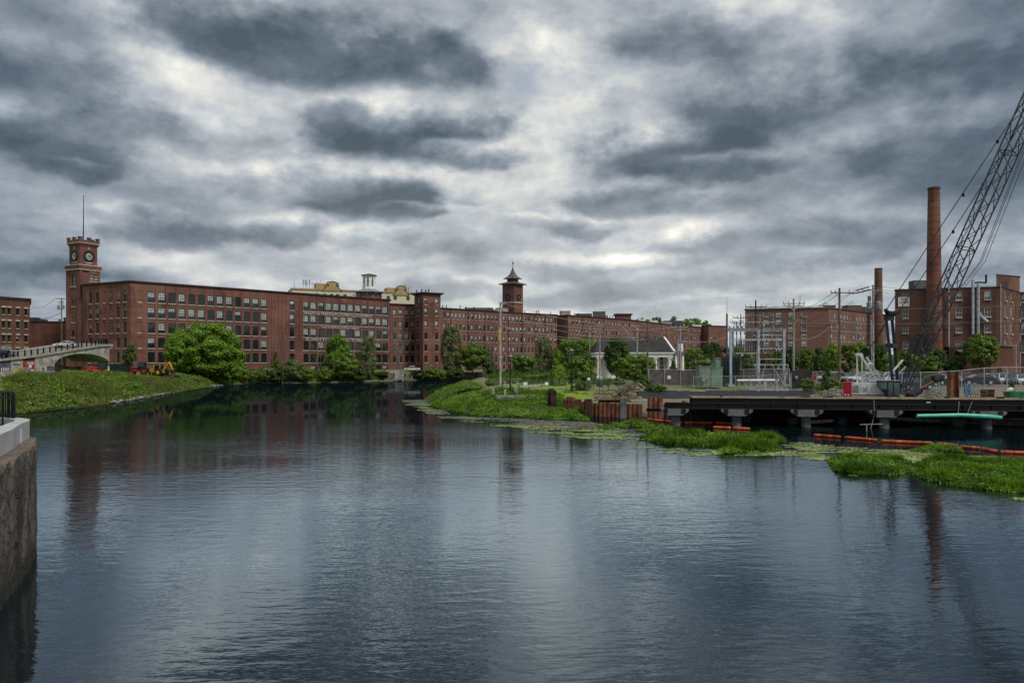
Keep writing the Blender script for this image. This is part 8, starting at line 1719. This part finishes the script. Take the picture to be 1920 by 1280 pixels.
ground_cover('yard_grass', 'short grass behind the left bank around the stone block', [pp(0, 108), pp(110, 128), pp(200, 142), pp(170, 152), pp(60, 138), pp(-20, 130)], 26000, .05, .3, .12, L_weed, 14, .5, 1.0)
ground_cover('bank_weeds', 'low weeds along the far bank under the mills', [pp(398, 191), pp(440, 207), pp(470, 219), pp(560, 222), pp(640, 228), pp(720, 241), pp(700, 246), pp(600, 234), pp(500, 227), pp(430, 215), pp(390, 200)], 26000, .2, 1.5, .24, L_mid, 16, .4, 2.0)
ground_cover('tall_grass', 'tufts of tall pale grass standing out of the left bank weeds', pl, 60000, .7, 1.6, .13, L_weed, 17, .3, 1.5, keep=.35, rad=(.2, .6), blade=True)
ground_cover('tall_grass', 'brownish dry grass tufts along the top of the left bank', pl, 30000, .7, 1.6, .12, L_bronze, 18, .25, 2.5, keep=.5, rad=(.2, .6), blade=True)
# the point on the right
pr_ = [pp(800, 122), pp(806, 113), pp(836, 95), pp(900, 87), pp(960, 84), pp(1040, 82.5), pp(1075, 83), pp(1040, 86), pp(990, 87), pp(945, 88.5), pp(920, 92), pp(905, 102), pp(900, 120), pp(880, 190), pp(862, 190), pp(832, 152), pp(808, 130)]
ground_cover('point_weeds', 'lush bright weeds covering the tip of the point', pr_, 110000, .1, .7, .12, L_lime, 21, .6, 1.6, rad=(.25, .9))
ground_cover('point_weeds', 'darker broad leaved weeds on the point', pr_, 60000, .15, .9, .13, L_mid, 22, .5, 1.6, keep=.45, rad=(.4, 1.1))
ground_cover('tall_grass', 'bright tufts of tall grass on the tip of the point', pr_, 36000, .4, 1.0, .11, L_lime, 24, .5, 1.2, keep=.35, rad=(.2, .5), blade=True)
ground_cover('point_weeds', 'weeds covering the slope between the kerb wall and the sheet piles', [pp(880, 87), pp(960, 83.5), pp(1060, 81.5), pp(1098, 84), pp(1056, 85), pp(1000, 86.5), pp(940, 88)], 40000, .1, .5, .11, L_mid, 25, .5, .8, rad=(.3, .8))
pe = [W_(800, 757), W_(848, 773), W_(900, 780), W_(960, 784), W_(1040, 787), W_(1104, 789), W_(1092, 776), W_(1050, 768), W_(1000, 764), W_(930, 762), W_(860, 758), W_(830, 748)]
ground_cover('water_plants', 'dense bright green water plants fringing the point', pe, 80000, .3, .9, .11, L_water, 23, .6, 1.2, on_water=True, keep=.1, rad=(.3, .8))
for i, (pts_, n, h_, lb) in enumerate((
      ([(1118, 800), (1135, 808), (1170, 807), (1178, 799), (1150, 795)], 4500, .55, 'small clump of water plants left of the orange boom'),
      ([(1164, 797), (1200, 800), (1240, 803), (1240, 796), (1200, 792), (1170, 790)], 6500, .5, 'narrow strip of water plants nearest the sheet piles'),
      ([(1196, 807), (1230, 814), (1280, 810), (1280, 803), (1230, 800)], 6500, .6, 'dark rounded clump of water plants below the orange boom'),
      ([(1202, 822), (1240, 834), (1310, 838), (1380, 836), (1468, 832), (1472, 824), (1400, 820), (1300, 818), (1230, 816)], 26000, .6, 'long bright bed of water plants in the middle of the channel'),
      ([(1338, 838), (1360, 850), (1420, 853), (1462, 846), (1455, 836), (1390, 830)], 15000, .65, 'thick leafy bulge at the front of the middle plant bed'),
      ([(1555, 862), (1568, 884), (1620, 892), (1690, 890), (1722, 880), (1700, 868), (1650, 862), (1600, 856)], 30000, .55, 'leafy island of water plants left of the right-hand bed'),
      ([(1690, 880), (1740, 900), (1830, 917), (1940, 925), (1940, 868), (1860, 862), (1780, 862), (1730, 866)], 60000, .5, 'largest bed of water plants running off the right edge'),
      ([(1700, 846), (1760, 852), (1800, 850), (1800, 842), (1740, 838)], 6000, .5, 'dim water weeds under the trestle by the long boom'))):
    ground_cover('water_plants', lb, [W_(*p) for p in pts_], n, .18, h_, .085 if i > 4 else .10, L_water, 40+i, .9, .8, on_water=True, keep=.25, rad=(.22, .55))
    if i in (3, 4, 5, 6): ground_cover('water_plants', 'upright shoots in the '+lb, [W_(*p) for p in pts_], n//2, .3, h_*1.7, .09, L_water, 140+i, .9, .8, on_water=True, keep=.3, rad=(.1, .35), blade=True)
ground_cover('undergrowth', 'dark undergrowth behind the park hedge down to the hidden channel', [pp(905, 205), pp(930, 140), pp(980, 136), pp(1060, 138), pp(1120, 150), pp(1120, 235), pp(1000, 245), pp(915, 240)], 30000, .3, 2.0, .2, L_dark, 31, .25, 2.0, rad=(.6, 1.6))
ground_cover('undergrowth', 'weeds and low scrub along the car park edge', [pp(1490, 104), pp(1650, 100), pp(1760, 98), pp(1760, 102), pp(1650, 106), pp(1490, 112)], 9000, .15, .8, .12, L_weed, 32, .5, 1.0, keep=.45)
ground_cover('undergrowth', 'sparse weeds on the dug soil behind the sheet piles', [pp(1060, 90), pp(1200, 86), pp(1204, 92), pp(1120, 104), pp(1060, 102)], 7000, .1, .5, .1, L_weed, 33, .6, 1.0, keep=.5)
# lily pads and floating leaves
def pads(name, label, poly, n, s, m, seed, keep, lump=.25):
    rng = np.random.default_rng(seed); q = scatter(poly, n, rng); x, y = q.T; e = np.clip(shore(x, y, np.array(poly))/2.0, 0, 1); v = pn(x, y*1.6, lump, seed)*.6+pn(x, y*2.2, lump*3.5, seed+3)*.4
    kp = v*(.55+.45*e) > keep; x, y = x[kp], y[kp]; n = len(x); a0 = rng.uniform(0, 6.28, n); r = s*rng.uniform(.5, 1.3, n); o_ = np.array([x.mean(), y.mean(), 0]); V_ = np.empty((n, 6, 3))
    tl = rng.normal(0, .10, (n, 2))
    for k in range(6): a = a0+k*np.pi/3; V_[:, k, 0] = x-o_[0]+np.cos(a)*r; V_[:, k, 1] = y-o_[1]+np.sin(a)*r; V_[:, k, 2] = .012+np.abs(tl[:, 0])*r*.5+(np.cos(a)*tl[:, 0]+np.sin(a)*tl[:, 1])*r
    me = quads_mesh(name, V_.reshape(-1, 3), m, 6); o = bpy.data.objects.new(name, me); C.objects.link(o); o.location = tuple(o_); tag(o, label, kind='stuff')
band_ = [W_(*p) for p in ((752, 752), (800, 752), (850, 778), (960, 790), (1100, 792), (1200, 810), (1330, 842), (1470, 838), (1560, 850), (1560, 890), (1640, 902), (1800, 925), (1940, 942), (1940, 930), (1700, 905), (1500, 868), (1400, 866), (1300, 862), (1200, 848), (1100, 826), (960, 806), (880, 796), (800, 776), (760, 760))]
pads('lily_pads', 'pale floating lily pads scattered in bands across the channel', band_, 60000, .085, L_lily, 51, .50, .45)
pads('lily_pads', 'lily pads filling the gap between the right-hand plant beds', [W_(*p) for p in ((1470, 826), (1700, 838), (1940, 862), (1940, 875), (1700, 872), (1555, 866), (1500, 862), (1460, 848))], 30000, .08, L_lily, 52, .46, .5)
pads('duckweed', 'scum of small floating leaves before the point', [W_(*p) for p in ((752, 750), (800, 748), (850, 780), (1100, 790), (1200, 806), (1160, 815), (960, 797), (830, 785), (762, 760))], 40000, .08, mat('pond_scum', (.17, .17, .14), .8, var=.4), 53, .36)
